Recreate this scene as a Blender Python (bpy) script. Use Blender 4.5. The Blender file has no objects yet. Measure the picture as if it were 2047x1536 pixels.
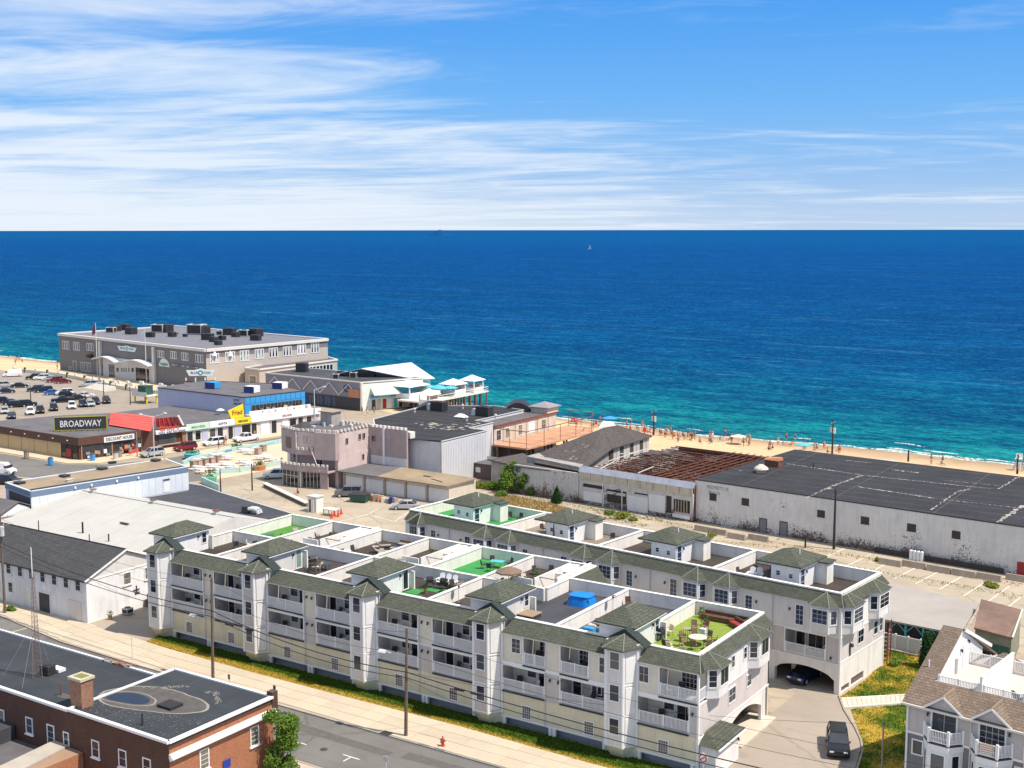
import bpy, math, random
from mathutils import Matrix, Vector
random.seed(7)
SC=bpy.context.scene; COL=SC.collection
# ---------------------------------------------------------------- camera, sky, sun
CAMZ=44.0; FPX=2480.0
def _basis(roll):
    cp,sp=math.cos(.12370),math.sin(.12370); cr,sr=math.cos(roll),math.sin(roll)
    F=Vector((0,cp,-sp)); R0=Vector((1,0,0)); U0=R0.cross(F)
    M=Matrix.Rotation(.5860,3,'Z')
    return M@(cr*R0+sr*U0), M@(-sr*R0+cr*U0), M@F
CR,CU,CF=_basis(-.005); VR,VU,VF=_basis(-.0012)      # survey axes for at() below; the camera itself hangs a touch straighter
cd=bpy.data.cameras.new('camera'); cam=bpy.data.objects.new('camera',cd); COL.objects.link(cam)
cd.sensor_width=36; cd.lens=36*FPX/2047; cd.clip_start=1; cd.clip_end=150000
m=Matrix((VR,VU,-VF)).transposed().to_4x4(); m.translation=(0,0,CAMZ); cam.matrix_world=m
SC.camera=cam
SUN_EL=math.radians(58); SUN_AZ=math.radians(9)      # azimuth from +x towards +y
sl=bpy.data.lights.new('sun','SUN'); sl.energy=4.9; sl.angle=math.radians(.53); sl.color=(1,.90,.77)
so=bpy.data.objects.new('sun',sl); COL.objects.link(so)
sd=Vector((math.cos(SUN_EL)*math.cos(SUN_AZ),math.cos(SUN_EL)*math.sin(SUN_AZ),math.sin(SUN_EL)))
so.rotation_euler=sd.to_track_quat('Z','Y').to_euler(); so.location=(0,0,80)
W=bpy.data.worlds.new('World'); SC.world=W; W.use_nodes=True
SC.view_settings.view_transform='Standard'; SC.view_settings.look='None'
SC.view_settings.gamma=1; SC.view_settings.use_curve_mapping=False; SC.view_settings.exposure=.28
SC.render.resolution_x=1024; SC.render.resolution_y=768
def world():
    nt=W.node_tree; n=nt.nodes; l=nt.links; n.clear()
    out=n.new('ShaderNodeOutputWorld'); bg=n.new('ShaderNodeBackground')
    sky=n.new('ShaderNodeTexSky'); sky.sky_type='NISHITA'; sky.sun_disc=False
    sky.sun_elevation=SUN_EL; sky.sun_rotation=math.pi/2-SUN_AZ
    sky.altitude=0; sky.air_density=1.0; sky.dust_density=.25; sky.ozone_density=2.2
    bg.inputs['Strength'].default_value=.115
    tc=n.new('ShaderNodeTexCoord'); sep=n.new('ShaderNodeSeparateXYZ'); l.new(tc.outputs['Generated'],sep.inputs[0])
    def math_(op,a,b=None,c=None,clamp=False):
        q=n.new('ShaderNodeMath'); q.operation=op; q.use_clamp=clamp
        for i,s in enumerate((a,b,c)):
            if s is None: continue
            if isinstance(s,(int,float)): q.inputs[i].default_value=s
            else: l.new(s,q.inputs[i])
        return q.outputs[0]
    # direction projected onto a cloud layer high above: (x,y)/(z+k)
    z=math_('MAXIMUM',sep.outputs[2],0.0)
    # axes along / across the view so that the cirrus bands lie across the sky
    ca,sa=math.cos(.586),math.sin(.586)
    ax=math_('ADD',math_('MULTIPLY',sep.outputs[0],ca),math_('MULTIPLY',sep.outputs[1],sa))
    ay=math_('ADD',math_('MULTIPLY',sep.outputs[0],-sa),math_('MULTIPLY',sep.outputs[1],ca))
    zz=math_('ADD',z,.055)
    px=math_('DIVIDE',ax,zz); py=math_('DIVIDE',ay,zz)
    def noise(sx,sy,off,scale,detail,rough,dist,shear=0.0):
        cb=n.new('ShaderNodeCombineXYZ')
        l.new(math_('MULTIPLY',math_('ADD',px,math_('MULTIPLY',py,shear)),sx),cb.inputs[0]); l.new(math_('MULTIPLY',py,sy),cb.inputs[1]); cb.inputs[2].default_value=off
        t=n.new('ShaderNodeTexNoise'); t.inputs['Scale'].default_value=scale; t.inputs['Detail'].default_value=detail
        t.inputs['Roughness'].default_value=rough; t.inputs['Distortion'].default_value=dist
        l.new(cb.outputs[0],t.inputs['Vector']); return t.outputs['Fac']
    def ramp(s,a,b,lo=0.,hi=1.):
        r=n.new('ShaderNodeMapRange'); r.interpolation_type='SMOOTHSTEP'
        r.inputs[1].default_value=a; r.inputs[2].default_value=b; r.inputs[3].default_value=lo; r.inputs[4].default_value=hi
        l.new(s,r.inputs[0]); return r.outputs[0]
    n1=noise(.30,.55,3.1,1.0,6,.55,1.4,.45); n2=noise(.9,1.5,9.7,1.3,7,.62,1.3,.5)
    cov=math_('ADD',math_('MULTIPLY',n1,.68),math_('MULTIPLY',n2,.32))
    # more cloud towards the left (negative ax) and towards the horizon
    side=ramp(ax,.30,-.34); low=ramp(z,.15,.02)
    bias=math_('ADD',math_('MULTIPLY',side,.20),math_('MULTIPLY',low,.10))
    cov=math_('ADD',cov,math_('SUBTRACT',bias,.13))
    cl=ramp(cov,.42,.74,0.,.90)
    # deepen the clear blue the way the photograph has it, hazier to the horizon
    hs=n.new('ShaderNodeHueSaturation'); hs.inputs['Saturation'].default_value=1.18; hs.inputs['Value'].default_value=1.0
    l.new(sky.outputs[0],hs.inputs['Color'])
    grad=n.new('ShaderNodeValToRGB'); grad.color_ramp.elements[0].position=0; grad.color_ramp.elements[1].position=.30
    grad.color_ramp.elements[0].color=(2.4,3.9,6.4,1); grad.color_ramp.elements[1].color=(.30,1.9,5.6,1)
    e=grad.color_ramp.elements.new(.10); e.color=(.92,3.15,6.8,1); e=grad.color_ramp.elements.new(.17); e.color=(.40,2.45,6.6,1)
    l.new(z,grad.inputs[0])
    mx=n.new('ShaderNodeMix'); mx.data_type='RGBA'; mx.inputs[0].default_value=.85
    l.new(hs.outputs[0],mx.inputs[6]); l.new(grad.outputs[0],mx.inputs[7])
    hz=n.new('ShaderNodeMix'); hz.data_type='RGBA'; hz.inputs[7].default_value=(6.0,6.5,6.8,1)
    l.new(math_('MULTIPLY',ramp(z,.05,0.),ramp(ax,.25,-.2,.25,.8)),hz.inputs[0]); l.new(mx.outputs[2],hz.inputs[6])
    # pale veil added to the unseen upper sky to take the blue out of shade
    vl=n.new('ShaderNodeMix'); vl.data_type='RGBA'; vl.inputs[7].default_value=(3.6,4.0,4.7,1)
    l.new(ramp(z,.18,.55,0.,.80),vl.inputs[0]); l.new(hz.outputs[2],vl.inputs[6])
    mc=n.new('ShaderNodeMix'); mc.data_type='RGBA'; mc.inputs[7].default_value=(5.9,6.5,7.2,1)
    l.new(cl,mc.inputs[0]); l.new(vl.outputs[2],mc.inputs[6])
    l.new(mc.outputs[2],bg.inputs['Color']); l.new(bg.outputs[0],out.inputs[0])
world()
# ---------------------------------------------------------------- helpers
def ray(px,py): return CF+CR*((px-1023.5)/FPX)-CU*((py-768)/FPX)
def at(px,py,z=0.0):                      # where a sight line meets the level z
    r=ray(px,py); t=(z-CAMZ)/r.z; return (r.x*t,r.y*t)
def at3(px,py,z=0.0): return (*at(px,py,z),z)
def onx(px,py,X): r=ray(px,py); t=X/r.x; return (r.y*t,CAMZ+r.z*t)
def ony(px,py,Y): r=ray(px,py); t=Y/r.y; return (r.x*t,CAMZ+r.z*t)
class _MM(dict):
    __getattr__=dict.__getitem__; __setattr__=dict.__setitem__
MATS=K=_MM()
class NT:
    def __init__(s,name):
        s.m=bpy.data.materials.new(name); s.m.use_nodes=True; s.t=s.m.node_tree; s.n=s.t.nodes; s.l=s.t.links
        s.b=s.n['Principled BSDF']; g=s.n.new('ShaderNodeNewGeometry'); s.pos=g.outputs['Position']; s.nor=g.outputs['Normal']
    def lk(s,a,b):
        if isinstance(a,(int,float)): b.default_value=a
        elif isinstance(a,tuple): b.default_value=a if len(a)==4 or len(b.default_value)==3 else (*a,1)
        else: s.l.new(a,b)
    def math(s,op,a,b=0.0,c=0.0,clamp=False):
        q=s.n.new('ShaderNodeMath'); q.operation=op; q.use_clamp=clamp
        s.lk(a,q.inputs[0]); s.lk(b,q.inputs[1]); s.lk(c,q.inputs[2]); return q.outputs[0]
    def xyz(s,v=None):
        q=s.n.new('ShaderNodeSeparateXYZ'); s.l.new(v or s.pos,q.inputs[0]); return q.outputs
    def comb(s,x,y,z=0.0):
        q=s.n.new('ShaderNodeCombineXYZ'); s.lk(x,q.inputs[0]); s.lk(y,q.inputs[1]); s.lk(z,q.inputs[2]); return q.outputs[0]
    def noise(s,scale,detail=4,rough=.6,vec=None,dist=0.0,sc=None):
        v=vec or s.pos
        if sc:
            mp=s.n.new('ShaderNodeMapping'); mp.inputs['Scale'].default_value=sc; s.l.new(v,mp.inputs[0]); v=mp.outputs[0]
        q=s.n.new('ShaderNodeTexNoise'); q.inputs['Scale'].default_value=scale; q.inputs['Detail'].default_value=detail
        q.inputs['Roughness'].default_value=rough; q.inputs['Distortion'].default_value=dist; s.l.new(v,q.inputs['Vector']); return q.outputs['Fac']
    def voro(s,scale,feat='F1',vec=None,rnd=1.0):
        q=s.n.new('ShaderNodeTexVoronoi'); q.feature=feat; q.inputs['Scale'].default_value=scale; q.inputs['Randomness'].default_value=rnd
        s.l.new(vec or s.pos,q.inputs['Vector']); return q.outputs['Distance']
    def ramp(s,v,a,b,lo=0.,hi=1.):
        r=s.n.new('ShaderNodeMapRange'); r.inputs[1].default_value=a; r.inputs[2].default_value=b; r.inputs[3].default_value=lo; r.inputs[4].default_value=hi
        s.l.new(v,r.inputs[0]); return r.outputs[0]
    def mix(s,f,a,b,mode='MIX'):
        q=s.n.new('ShaderNodeMix'); q.data_type='RGBA'; q.blend_type=mode; s.lk(f,q.inputs[0]); s.lk(a,q.inputs[6]); s.lk(b,q.inputs[7]); return q.outputs[2]
    def bump(s,h,strength=.4,dist=.05):
        q=s.n.new('ShaderNodeBump'); q.inputs['Strength'].default_value=strength; q.inputs['Distance'].default_value=dist
        s.l.new(h,q.inputs['Height']); s.l.new(q.outputs[0],s.b.inputs['Normal'])
    def done(s,col,rough=.8,metal=0.,spec=.4):
        s.lk(col,s.b.inputs['Base Color']); s.lk(rough,s.b.inputs['Roughness']); s.b.inputs['Metallic'].default_value=metal
        s.b.inputs['Specular IOR Level'].default_value=spec; MATS[s.m.name]=s.m; return s.m
def sc3(c,k): return tuple(min(1,x*k) for x in c)
def mat(name,col,rough=.75,var=.16,scale=.6,bump=0.,metal=0.,spec=.35,dirt=.0,rnd=0.):
    if name in MATS: return MATS[name]
    t=NT(name); a=t.noise(scale,5,.65); b=t.noise(scale*11,3,.6)
    f=t.math('ADD',t.math('MULTIPLY',a,.65),t.math('MULTIPLY',b,.35))
    c=t.mix(t.ramp(f,.3,.7),sc3(col,1-var),sc3(col,1+var))
    if dirt:
        g=t.ramp(t.noise(.9,6,.7,sc=(1,1,.25)),.48,.75,0,dirt); c=t.mix(g,c,(.12,.105,.085))
    if rnd:
        oi=t.n.new('ShaderNodeObjectInfo'); c=t.mix(t.ramp(oi.outputs['Random'],0,1,0,rnd),c,sc3(col,.55))
    if bump: t.bump(b,bump,.03)
    return t.done(c,rough,metal,spec)
def flat(name,col,rough=.5,metal=0.,spec=.5):
    if name in MATS: return MATS[name]
    return mat(name,col,rough,.06,2.,0,metal,spec)
FR={}; KIDS={}
class MB:
    def __init__(s,T=None): s.v=[];s.f=[];s.T=T
    def add(s,vs,fs):
        k=len(s.v)
        if s.T is not None: vs=[tuple(s.T@Vector(p)) for p in vs]
        s.v+=vs; s.f+=[tuple(i+k for i in f) for f in fs]; return s
    def box(s,x0,x1,y0,y1,z0,z1):
        if x0>x1:x0,x1=x1,x0
        if y0>y1:y0,y1=y1,y0
        if z0>z1:z0,z1=z1,z0
        return s.add([(x0,y0,z0),(x1,y0,z0),(x1,y1,z0),(x0,y1,z0),(x0,y0,z1),(x1,y0,z1),(x1,y1,z1),(x0,y1,z1)],
          [(3,2,1,0),(4,5,6,7),(0,1,5,4),(1,2,6,5),(2,3,7,6),(3,0,4,7)])
    def face(s,*p): return s.add([tuple(q) for q in p],[tuple(range(len(p)))])
    def prism(s,poly,z0,z1):
        n=len(poly); a=sum(poly[i][0]*poly[(i+1)%n][1]-poly[(i+1)%n][0]*poly[i][1] for i in range(n))
        if a<0: poly=poly[::-1]
        vs=[(p[0],p[1],z0) for p in poly]+[(p[0],p[1],z1) for p in poly]
        return s.add(vs,[tuple(range(n))[::-1],tuple(range(n,2*n))]+[(i,(i+1)%n,(i+1)%n+n,i+n) for i in range(n)])
    def loft(s,lo,hi):                      # two rings of 3-d points joined and capped
        n=len(lo); return s.add([tuple(p) for p in lo]+[tuple(p) for p in hi],[tuple(range(n))[::-1],tuple(range(n,2*n))]+[(i,(i+1)%n,(i+1)%n+n,i+n) for i in range(n)])
    def tube(s,p,q,r,n=6,r2=None):
        p=Vector(p);q=Vector(q);d=q-p
        if d.length<1e-6: return s
        d.normalize(); a=d.orthogonal().normalized(); b=d.cross(a); r2=r if r2 is None else r2
        lo=[p+(a*math.cos(t)+b*math.sin(t))*r for t in [2*math.pi*i/n for i in range(n)]]
        hi=[q+(a*math.cos(t)+b*math.sin(t))*r2 for t in [2*math.pi*i/n for i in range(n)]]
        return s.loft(lo,hi)
    def path(s,pts,r,n=4):
        for a,b in zip(pts,pts[1:]): s.tube(a,b,r,n)
        return s
    def cyl(s,x,y,z0,z1,r,n=10,r2=None): return s.tube((x,y,z0),(x,y,z1),r,n,r2)
    def bar(s,p,q,w,h):                     # rectangular bar along p-q
        p=Vector(p);q=Vector(q);d=(q-p).normalized(); side=d.cross(Vector((0,0,1)))
        if side.length<1e-4: side=Vector((1,0,0))
        side.normalize(); up=side.cross(d); o=[(-w/2,-h/2),(w/2,-h/2),(w/2,h/2),(-w/2,h/2)]
        return s.loft([p+side*a+up*b for a,b in o],[q+side*a+up*b for a,b in o])
    def hip(s,x0,x1,y0,y1,z,rise,over=0.,th=.12,inset=None):
        x0-=over;x1+=over;y0-=over;y1+=over; lx,ly=x1-x0,y1-y0; k=min(lx,ly)/2 if inset is None else inset
        if lx>=ly: a=(x0+k,(y0+y1)/2,z+rise);b=(x1-k,(y0+y1)/2,z+rise)
        else: a=((x0+x1)/2,y0+k,z+rise);b=((x0+x1)/2,y1-k,z+rise)
        c=[(x0,y0,z),(x1,y0,z),(x1,y1,z),(x0,y1,z)]; d=[(p[0],p[1],z-th) for p in c]
        vs=d+c+[a,b]
        side=[(0,1,5,4),(1,2,6,5),(2,3,7,6),(3,0,4,7),(3,2,1,0)]
        if lx>=ly: top=[(4,5,9,8),(5,6,9),(6,7,8,9),(7,4,8)]
        else: top=[(4,5,8),(5,6,9,8),(6,7,9),(7,4,8,9)]
        return s.add(vs,side+top)
    def gable(s,x0,x1,y0,y1,z,rise,axis='x',th=.15):   # a gable roof shell, ridge along axis
        if axis=='x': pr=[(y0,z),((y0+y1)/2,z+rise),(y1,z)]; mk=lambda t,p:(t,p[0],p[1]); a,b=x0,x1
        else: pr=[(x0,z),((x0+x1)/2,z+rise),(x1,z)]; mk=lambda t,p:(p[0],t,p[1]); a,b=y0,y1
        lo=[(p[0],p[1]-th) for p in pr]; ring=pr+lo[::-1]
        return s.loft([mk(a,p) for p in ring],[mk(b,p) for p in ring])
    def build(s,name,mt,parent=None,smooth=False,**kw):
        me=bpy.data.meshes.new(name); v=s.v
        fr=FR.get(parent.name) if parent else None
        if fr is not None: v=[(p[0]-fr[0],p[1]-fr[1],p[2]-fr[2]) for p in v]
        me.from_pydata(v,[],s.f); me.materials.append(mt)
        if smooth: me.polygons.foreach_set('use_smooth',[True]*len(me.polygons))
        me.update(); return link(name,me,parent,**kw)
def link(name,me,parent=None,loc=None,rz=0,kind=None,label=None,cat=None,group=None):
    o=bpy.data.objects.new(name,me); COL.objects.link(o)
    if parent:
        o.parent=parent
        KIDS.setdefault(parent.name,[]).append(o)
        if parent.name in FR: FR[o.name]=FR[parent.name]
    if loc is not None:
        fr=FR.get(parent.name) if parent else None
        if fr is not None: loc=(loc[0]-fr[0],loc[1]-fr[1],loc[2]-fr[2])
        o.location=loc; o.rotation_euler=(0,0,rz)
        FR.pop(o.name,None)
    if kind:o['kind']=kind
    if label:o['label']=label
    if cat:o['category']=cat
    if group:o['group']=group
    return o
def thing(name,label,cat,loc=(0,0,0),rz=0,group=None,world=False):
    o=bpy.data.objects.new(name,None); COL.objects.link(o); o.empty_display_size=.3
    o.location=loc; o.rotation_euler=(0,0,rz)
    o['label']=label
    if cat: o['category']=cat
    if group:o['group']=group
    if world: FR[o.name]=loc
    return o
def setting(name,loc=(0,0,0)):                # a piece of the setting with parts (world coordinates)
    o=bpy.data.objects.new(name,None); COL.objects.link(o); o.location=loc; o['kind']='structure'; FR[o.name]=loc; return o
def copy_tree(o,loc=None,rz=None,label=None,group=None,parent=None):
    c=o.copy(); COL.objects.link(c)
    if parent: c.parent=parent; KIDS.setdefault(parent.name,[]).append(c)
    if loc is not None: c.location=loc
    if rz is not None: c.rotation_euler=(0,0,rz)
    if label:c['label']=label
    if group:c['group']=group
    for ch in KIDS.get(o.name,[]): copy_tree(ch,parent=c)
    return c
def grid_wall(a0,a1,z0,z1,op,y0,y1,mb=None):
    """wall with rectangular openings [(a0,a1,z0,z1)] between y0 and y1, running along x"""
    mb=mb or MB(); xs=sorted({a0,a1,*[max(a0,min(a1,v)) for o in op for v in o[:2]]}); zs=sorted({z0,z1,*[max(z0,min(z1,v)) for o in op for v in o[2:]]})
    for i in range(len(xs)-1):
        run=None
        for j in range(len(zs)-1):
            cx=(xs[i]+xs[i+1])/2; cz=(zs[j]+zs[j+1])/2
            solid=not any(o[0]<cx<o[1] and o[2]<cz<o[3] for o in op)
            if solid: run=[zs[j],zs[j+1]] if run is None else [run[0],zs[j+1]]
            if (not solid or j==len(zs)-2) and run: mb.box(xs[i],xs[i+1],y0,y1,run[0],run[1]); run=None
    return mb
# a frame of reference laid along a wall: local x runs p->q, local -y points out of the wall
def wall_T(p,q,z=0.):
    d=Vector((q[0]-p[0],q[1]-p[1],0)); L=d.length; d.normalize(); n=Vector((-d.y,d.x,0))
    M=Matrix((d,n,Vector((0,0,1)))).transposed().to_4x4(); M.translation=(p[0],p[1],z); return M,L,math.atan2(d.y,d.x)
_wm={}
def window(parent,x,y,z,w,h,rz=0,nx=1,ny=2,trim='white_trim',glass='window_glass',tw=.1,dep=.06,name='window',sill=False):
    """window whose bottom centre is x,y,z; faces -y when rz=0"""
    k=(round(w,2),round(h,2),nx,ny,trim,glass,tw,dep,name,sill)
    if k not in _wm:
        f=MB()
        f.box(-w/2-tw,-w/2,-dep,0,-tw,h+tw); f.box(w/2,w/2+tw,-dep,0,-tw,h+tw); f.box(-w/2,w/2,-dep,0,-tw,0); f.box(-w/2,w/2,-dep,0,h,h+tw)
        b=.022
        for i in range(1,nx): f.box(-w/2+w*i/nx-b/2,-w/2+w*i/nx+b/2,-.035,-.004,0,h)
        for i in range(1,ny): f.box(-w/2,w/2,-.038,-.004,h*i/ny-b/2,h*i/ny+b/2)
        if sill: f.box(-w/2-.18,w/2+.18,-dep-.08,0,-tw-.1,-tw-.002)
        g=MB().box(-w/2,w/2,-.02,.02,0,h)
        fo=f.build('tmp',MATS[trim]); go=g.build('tmp',MATS[glass]); _wm[k]=(fo.data,go.data)
        fo.data.name=name; go.data.name='pane'; bpy.data.objects.remove(fo); bpy.data.objects.remove(go)
    a,b_=_wm[k]; o=link(name,a,parent,(x,y,z),rz); link('pane',b_,o); return o
def wwin(parent,T,a,z,w,h,**kw):           # window on a wall frame T=(M,L,ang), a = metres along the wall to the centre
    M,L,ang=T; p=M@Vector((a,-.003,0)); return window(parent,p.x,p.y,z,w,h,rz=ang,**kw)
def smooth_obj(o):
    o.data.polygons.foreach_set('use_smooth',[True]*len(o.data.polygons))
# ---------------------------------------------------------------- materials
def m_siding(name,col,pitch=.115,rough=.6,var=.07,dirt=.26):
    t=NT(name); x,y,z=t.xyz(); fr=t.math('FRACT',t.math('DIVIDE',z,pitch))
    a=t.noise(.5,5,.6); b=t.noise(6,3,.6,sc=(1,1,.2))
    c=t.mix(t.ramp(a,.3,.7),sc3(col,1-var),sc3(col,1+var)); c=t.mix(t.ramp(b,.46,.78,0,dirt),c,sc3(col,.55))
    c=t.mix(t.ramp(t.noise(2.6,3,.6,sc=(1,1,.05)),.5,.78,0,.22),c,sc3(col,.5))
    c=t.mix(t.ramp(fr,.0,.13,.28,0.),c,sc3(col,.45))
    t.bump(fr,.5,.02); return t.done(c,rough)
def m_shingle(name,c1,c2,sx=.33,sz=.13):
    t=NT(name); x,y,z=t.xyz(); n=t.xyz(t.nor)
    # run along the slope with z, across it with x or y, whichever the face follows
    w=t.math('GREATER_THAN',t.math('ABSOLUTE',n[0]),t.math('ABSOLUTE',n[1]))
    u=t.math('ADD',t.math('MULTIPLY',x,t.math('SUBTRACT',1.,w)),t.math('MULTIPLY',y,w))
    q=t.n.new('ShaderNodeTexBrick'); t.l.new(t.comb(u,z),q.inputs['Vector']); q.inputs['Scale'].default_value=1
    q.inputs['Brick Width'].default_value=sx; q.inputs['Row Height'].default_value=sz; q.inputs['Mortar Size'].default_value=.012
    q.inputs['Color1'].default_value=(*c1,1); q.inputs['Color2'].default_value=(*c2,1); q.inputs['Mortar'].default_value=(*sc3(c1,.45),1)
    a=t.noise(.35,6,.7); b=t.noise(9,3,.7); c=t.mix(t.ramp(a,.35,.7,0,.45),q.outputs['Color'],sc3(c1,.55)); c=t.mix(t.ramp(b,.45,.75,0,.4),c,sc3(c2,1.6))
    t.bump(q.outputs['Fac'],-.5,.02); return t.done(c,.9,spec=.2)
def m_brick(name,c1,c2,mortar,bw=.22,bh=.075,ms=.012,dirt=.3):
    t=NT(name); x,y,z=t.xyz(); q=t.n.new('ShaderNodeTexBrick'); t.l.new(t.comb(t.math('ADD',x,y),z),q.inputs['Vector']); q.inputs['Scale'].default_value=1
    q.inputs['Brick Width'].default_value=bw; q.inputs['Row Height'].default_value=bh; q.inputs['Mortar Size'].default_value=ms
    q.inputs['Color1'].default_value=(*c1,1); q.inputs['Color2'].default_value=(*c2,1); q.inputs['Mortar'].default_value=(*mortar,1)
    a=t.noise(.8,6,.7); b=t.noise(7,4,.7); c=t.mix(t.ramp(a,.45,.75,0,dirt),q.outputs['Color'],sc3(c1,.45)); c=t.mix(t.ramp(b,.5,.8,0,.35),c,sc3(c2,1.5))
    t.bump(q.outputs['Fac'],-.4,.015); return t.done(c,.85)
def m_membrane(name,col,seam=3.1,patch=.35,light=(.30,.28,.26),amt=.5):
    t=NT(name); x,y,z=t.xyz(); a=t.noise(.22,6,.72); b=t.noise(2.6,5,.75); s=t.noise(1.1,3,.6)
    c=t.mix(t.ramp(a,.3,.72),sc3(col,1-patch),sc3(col,1+patch)); c=t.mix(t.ramp(b,.62,.80,0,amt),c,light)
    f=t.math('FRACT',t.math('DIVIDE',t.math('ADD',y,t.math('MULTIPLY',s,.3)),seam)); c=t.mix(t.ramp(f,0,.03,.5*amt+.15,0),c,sc3(light,.8))
    f=t.math('FRACT',t.math('DIVIDE',x,seam*4.2)); c=t.mix(t.ramp(f,0,.008,.35,0),c,light)
    t.bump(b,.25,.03); return t.done(c,.8,spec=.3)
def m_paint_brick(name,col,peel=.5,scale=1.0,rust=(.09,.06,.045)):
    t=NT(name); x,y,z=t.xyz(); a=t.noise(.32*scale,7,.72,sc=(1,1,.8)); b=t.noise(5.0*scale,6,.72,sc=(1,1,1.4)); lo=t.noise(2.2,4,.6,sc=(1,1,.16))
    c=t.mix(t.ramp(a,.3,.7),sc3(col,.80),sc3(col,1.08)); c=t.mix(t.ramp(lo,.45,.8,0,.35),c,sc3(col,.5))
    low=t.ramp(z,2.2,.0,0,.13)
    m_=t.math('ADD',t.math('ADD',t.math('MULTIPLY',a,.45),t.math('MULTIPLY',b,.55)),low)
    c=t.mix(t.ramp(m_,.69-.1*peel,.73-.1*peel),c,rust)
    q=t.n.new('ShaderNodeTexBrick'); t.l.new(t.comb(t.math('ADD',x,y),z),q.inputs['Vector']); q.inputs['Scale'].default_value=1
    q.inputs['Brick Width'].default_value=.4; q.inputs['Row Height'].default_value=.2; q.inputs['Mortar Size'].default_value=.012
    c=t.mix(t.math('MULTIPLY',q.outputs['Fac'],.22),c,sc3(col,.5)); t.bump(q.outputs['Fac'],-.3,.02); return t.done(c,.85)
def m_concrete(name,col,crack=.5,stain=.35,cs=.16,joint=None):
    t=NT(name); a=t.noise(.12,7,.7); b=t.noise(3.5,5,.7); x,y,z=t.xyz()
    c=t.mix(t.ramp(a,.3,.7),sc3(col,1-stain*.5),sc3(col,1+stain*.3)); c=t.mix(t.ramp(b,.35,.75,0,.3),c,sc3(col,.7))
    if crack:
        w=t.noise(.9,4,.7); wv=t.n.new('ShaderNodeVectorMath'); wv.operation='ADD'; t.l.new(t.pos,wv.inputs[0]); t.l.new(t.comb(t.math('MULTIPLY',w,1.6),t.math('MULTIPLY',b,.8)),wv.inputs[1])
        v=t.voro(cs,'DISTANCE_TO_EDGE',wv.outputs[0]); c=t.mix(t.ramp(v,.0,.014,crack,0),c,(.07,.062,.045))
    tr=t.noise(1.1,4,.65,sc=(.03,1.,1)); c=t.mix(t.ramp(tr,.52,.72,0,stain*.8),c,sc3(col,.62))
    st=t.noise(.45,3,.5,dist=.4); c=t.mix(t.ramp(st,.60,.78,0,stain),c,sc3(col,.55))
    t.bump(b,.2,.02); return t.done(c,.88,spec=.25)
white_trim=mat('white_trim',(.78,.79,.80),.5,.05)
window_glass=None
def m_glass(name,col,rough=.08):
    t=NT(name); x,y,z=t.xyz(); oi=t.n.new('ShaderNodeObjectInfo'); a=t.noise(.9,3,.6)
    c=t.mix(t.ramp(a,.35,.7),sc3(col,.5),sc3(col,1.7)); c=t.mix(t.ramp(oi.outputs['Random'],.72,1.,0,.3),c,(.22,.25,.28))
    t.bump(t.noise(1.3,2,.5),.05,.03); return t.done(c,rough,spec=.75)
m_glass('window_glass',(.012,.02,.036)); m_glass('dark_glass',(.012,.014,.018),.1); m_glass('blue_glass',(.014,.034,.085),.12)
K.cream=m_siding('cream_siding',(.72,.68,.58)); K.grey_siding=m_siding('warm_grey_siding',(.56,.525,.51)); K.white_siding=m_siding('white_siding',(.82,.82,.81))
K.yellow_siding=m_siding('pale_yellow_siding',(.71,.66,.50),.18); K.ltgrey_siding=m_siding('light_grey_siding',(.70,.685,.67))
K.slate_siding=m_siding('slate_siding',(.20,.20,.22)); K.th_grey=m_siding('townhouse_siding',(.52,.49,.48))
K.green_shingle=m_shingle('green_shingle',(.070,.080,.062),(.112,.12,.095)); K.dark_green=m_shingle('dark_green_shingle',(.035,.05,.05),(.05,.065,.06))
K.brown_shingle=m_shingle('brown_shingle',(.17,.13,.10),(.25,.19,.15)); K.charcoal_shingle=m_shingle('charcoal_shingle',(.060,.062,.066),(.085,.088,.092))
K.old_shingle=m_shingle('old_shingle',(.075,.068,.066),(.13,.115,.11))
K.deck=m_membrane('deck_membrane',(.055,.045,.040),1.4,.35,(.20,.17,.15),.45); K.deck_tan=m_membrane('deck_tan',(.22,.185,.15),2.0,.25,(.34,.3,.25),.4)
K.black_roof=m_membrane('black_roof',(.032,.032,.036),3.4,.3,(.38,.36,.33),.75); K.dark_roof=m_membrane('dark_roof',(.060,.062,.075),2.4,.3,(.16,.16,.19),.45)
K.brick_roof=m_membrane('brick_house_roof',(.040,.046,.054),3.6,.25,(.15,.15,.15),.35)
K.grey_roof=m_membrane('grey_roof',(.13,.125,.135),5.,.25,(.25,.24,.25),.4); K.tan_roof=m_membrane('tan_roof',(.30,.235,.16),4.,.25,(.42,.36,.28),.4)
K.metal_roof=m_membrane('pale_metal_roof',(.46,.455,.43),5.5,.08,(.56,.55,.52),.3); K.carport_roof=m_membrane('carport_roof',(.36,.33,.30),6.,.12,(.5,.48,.47),.4)
K.brick=m_brick('red_brick',(.065,.023,.015),(.115,.040,.024),(.10,.075,.06)); K.old_brick=m_brick('old_brick',(.20,.055,.028),(.36,.15,.07),(.3,.25,.2))  # red brick darkened to carry the shade of the front wall
K.bright_brick=m_brick('orange_brick',(.30,.075,.028),(.42,.14,.055),(.32,.22,.15))  # sunlit copy of the brick, sunshine painted into its colour
K.white_wall=m_paint_brick('weathered_white_brick',(.70,.69,.675),1.15); K.peel_wall=m_paint_brick('peeling_white_brick',(.58,.575,.565),1.3)
K.white_brick=m_paint_brick('clean_white_brick',(.80,.81,.83),-.6)
K.concrete=m_concrete('pale_concrete',(.50,.43,.34),.0,.25); K.asphalt=m_concrete('street_asphalt',(.185,.178,.168),.45,.45,.07)
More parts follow.
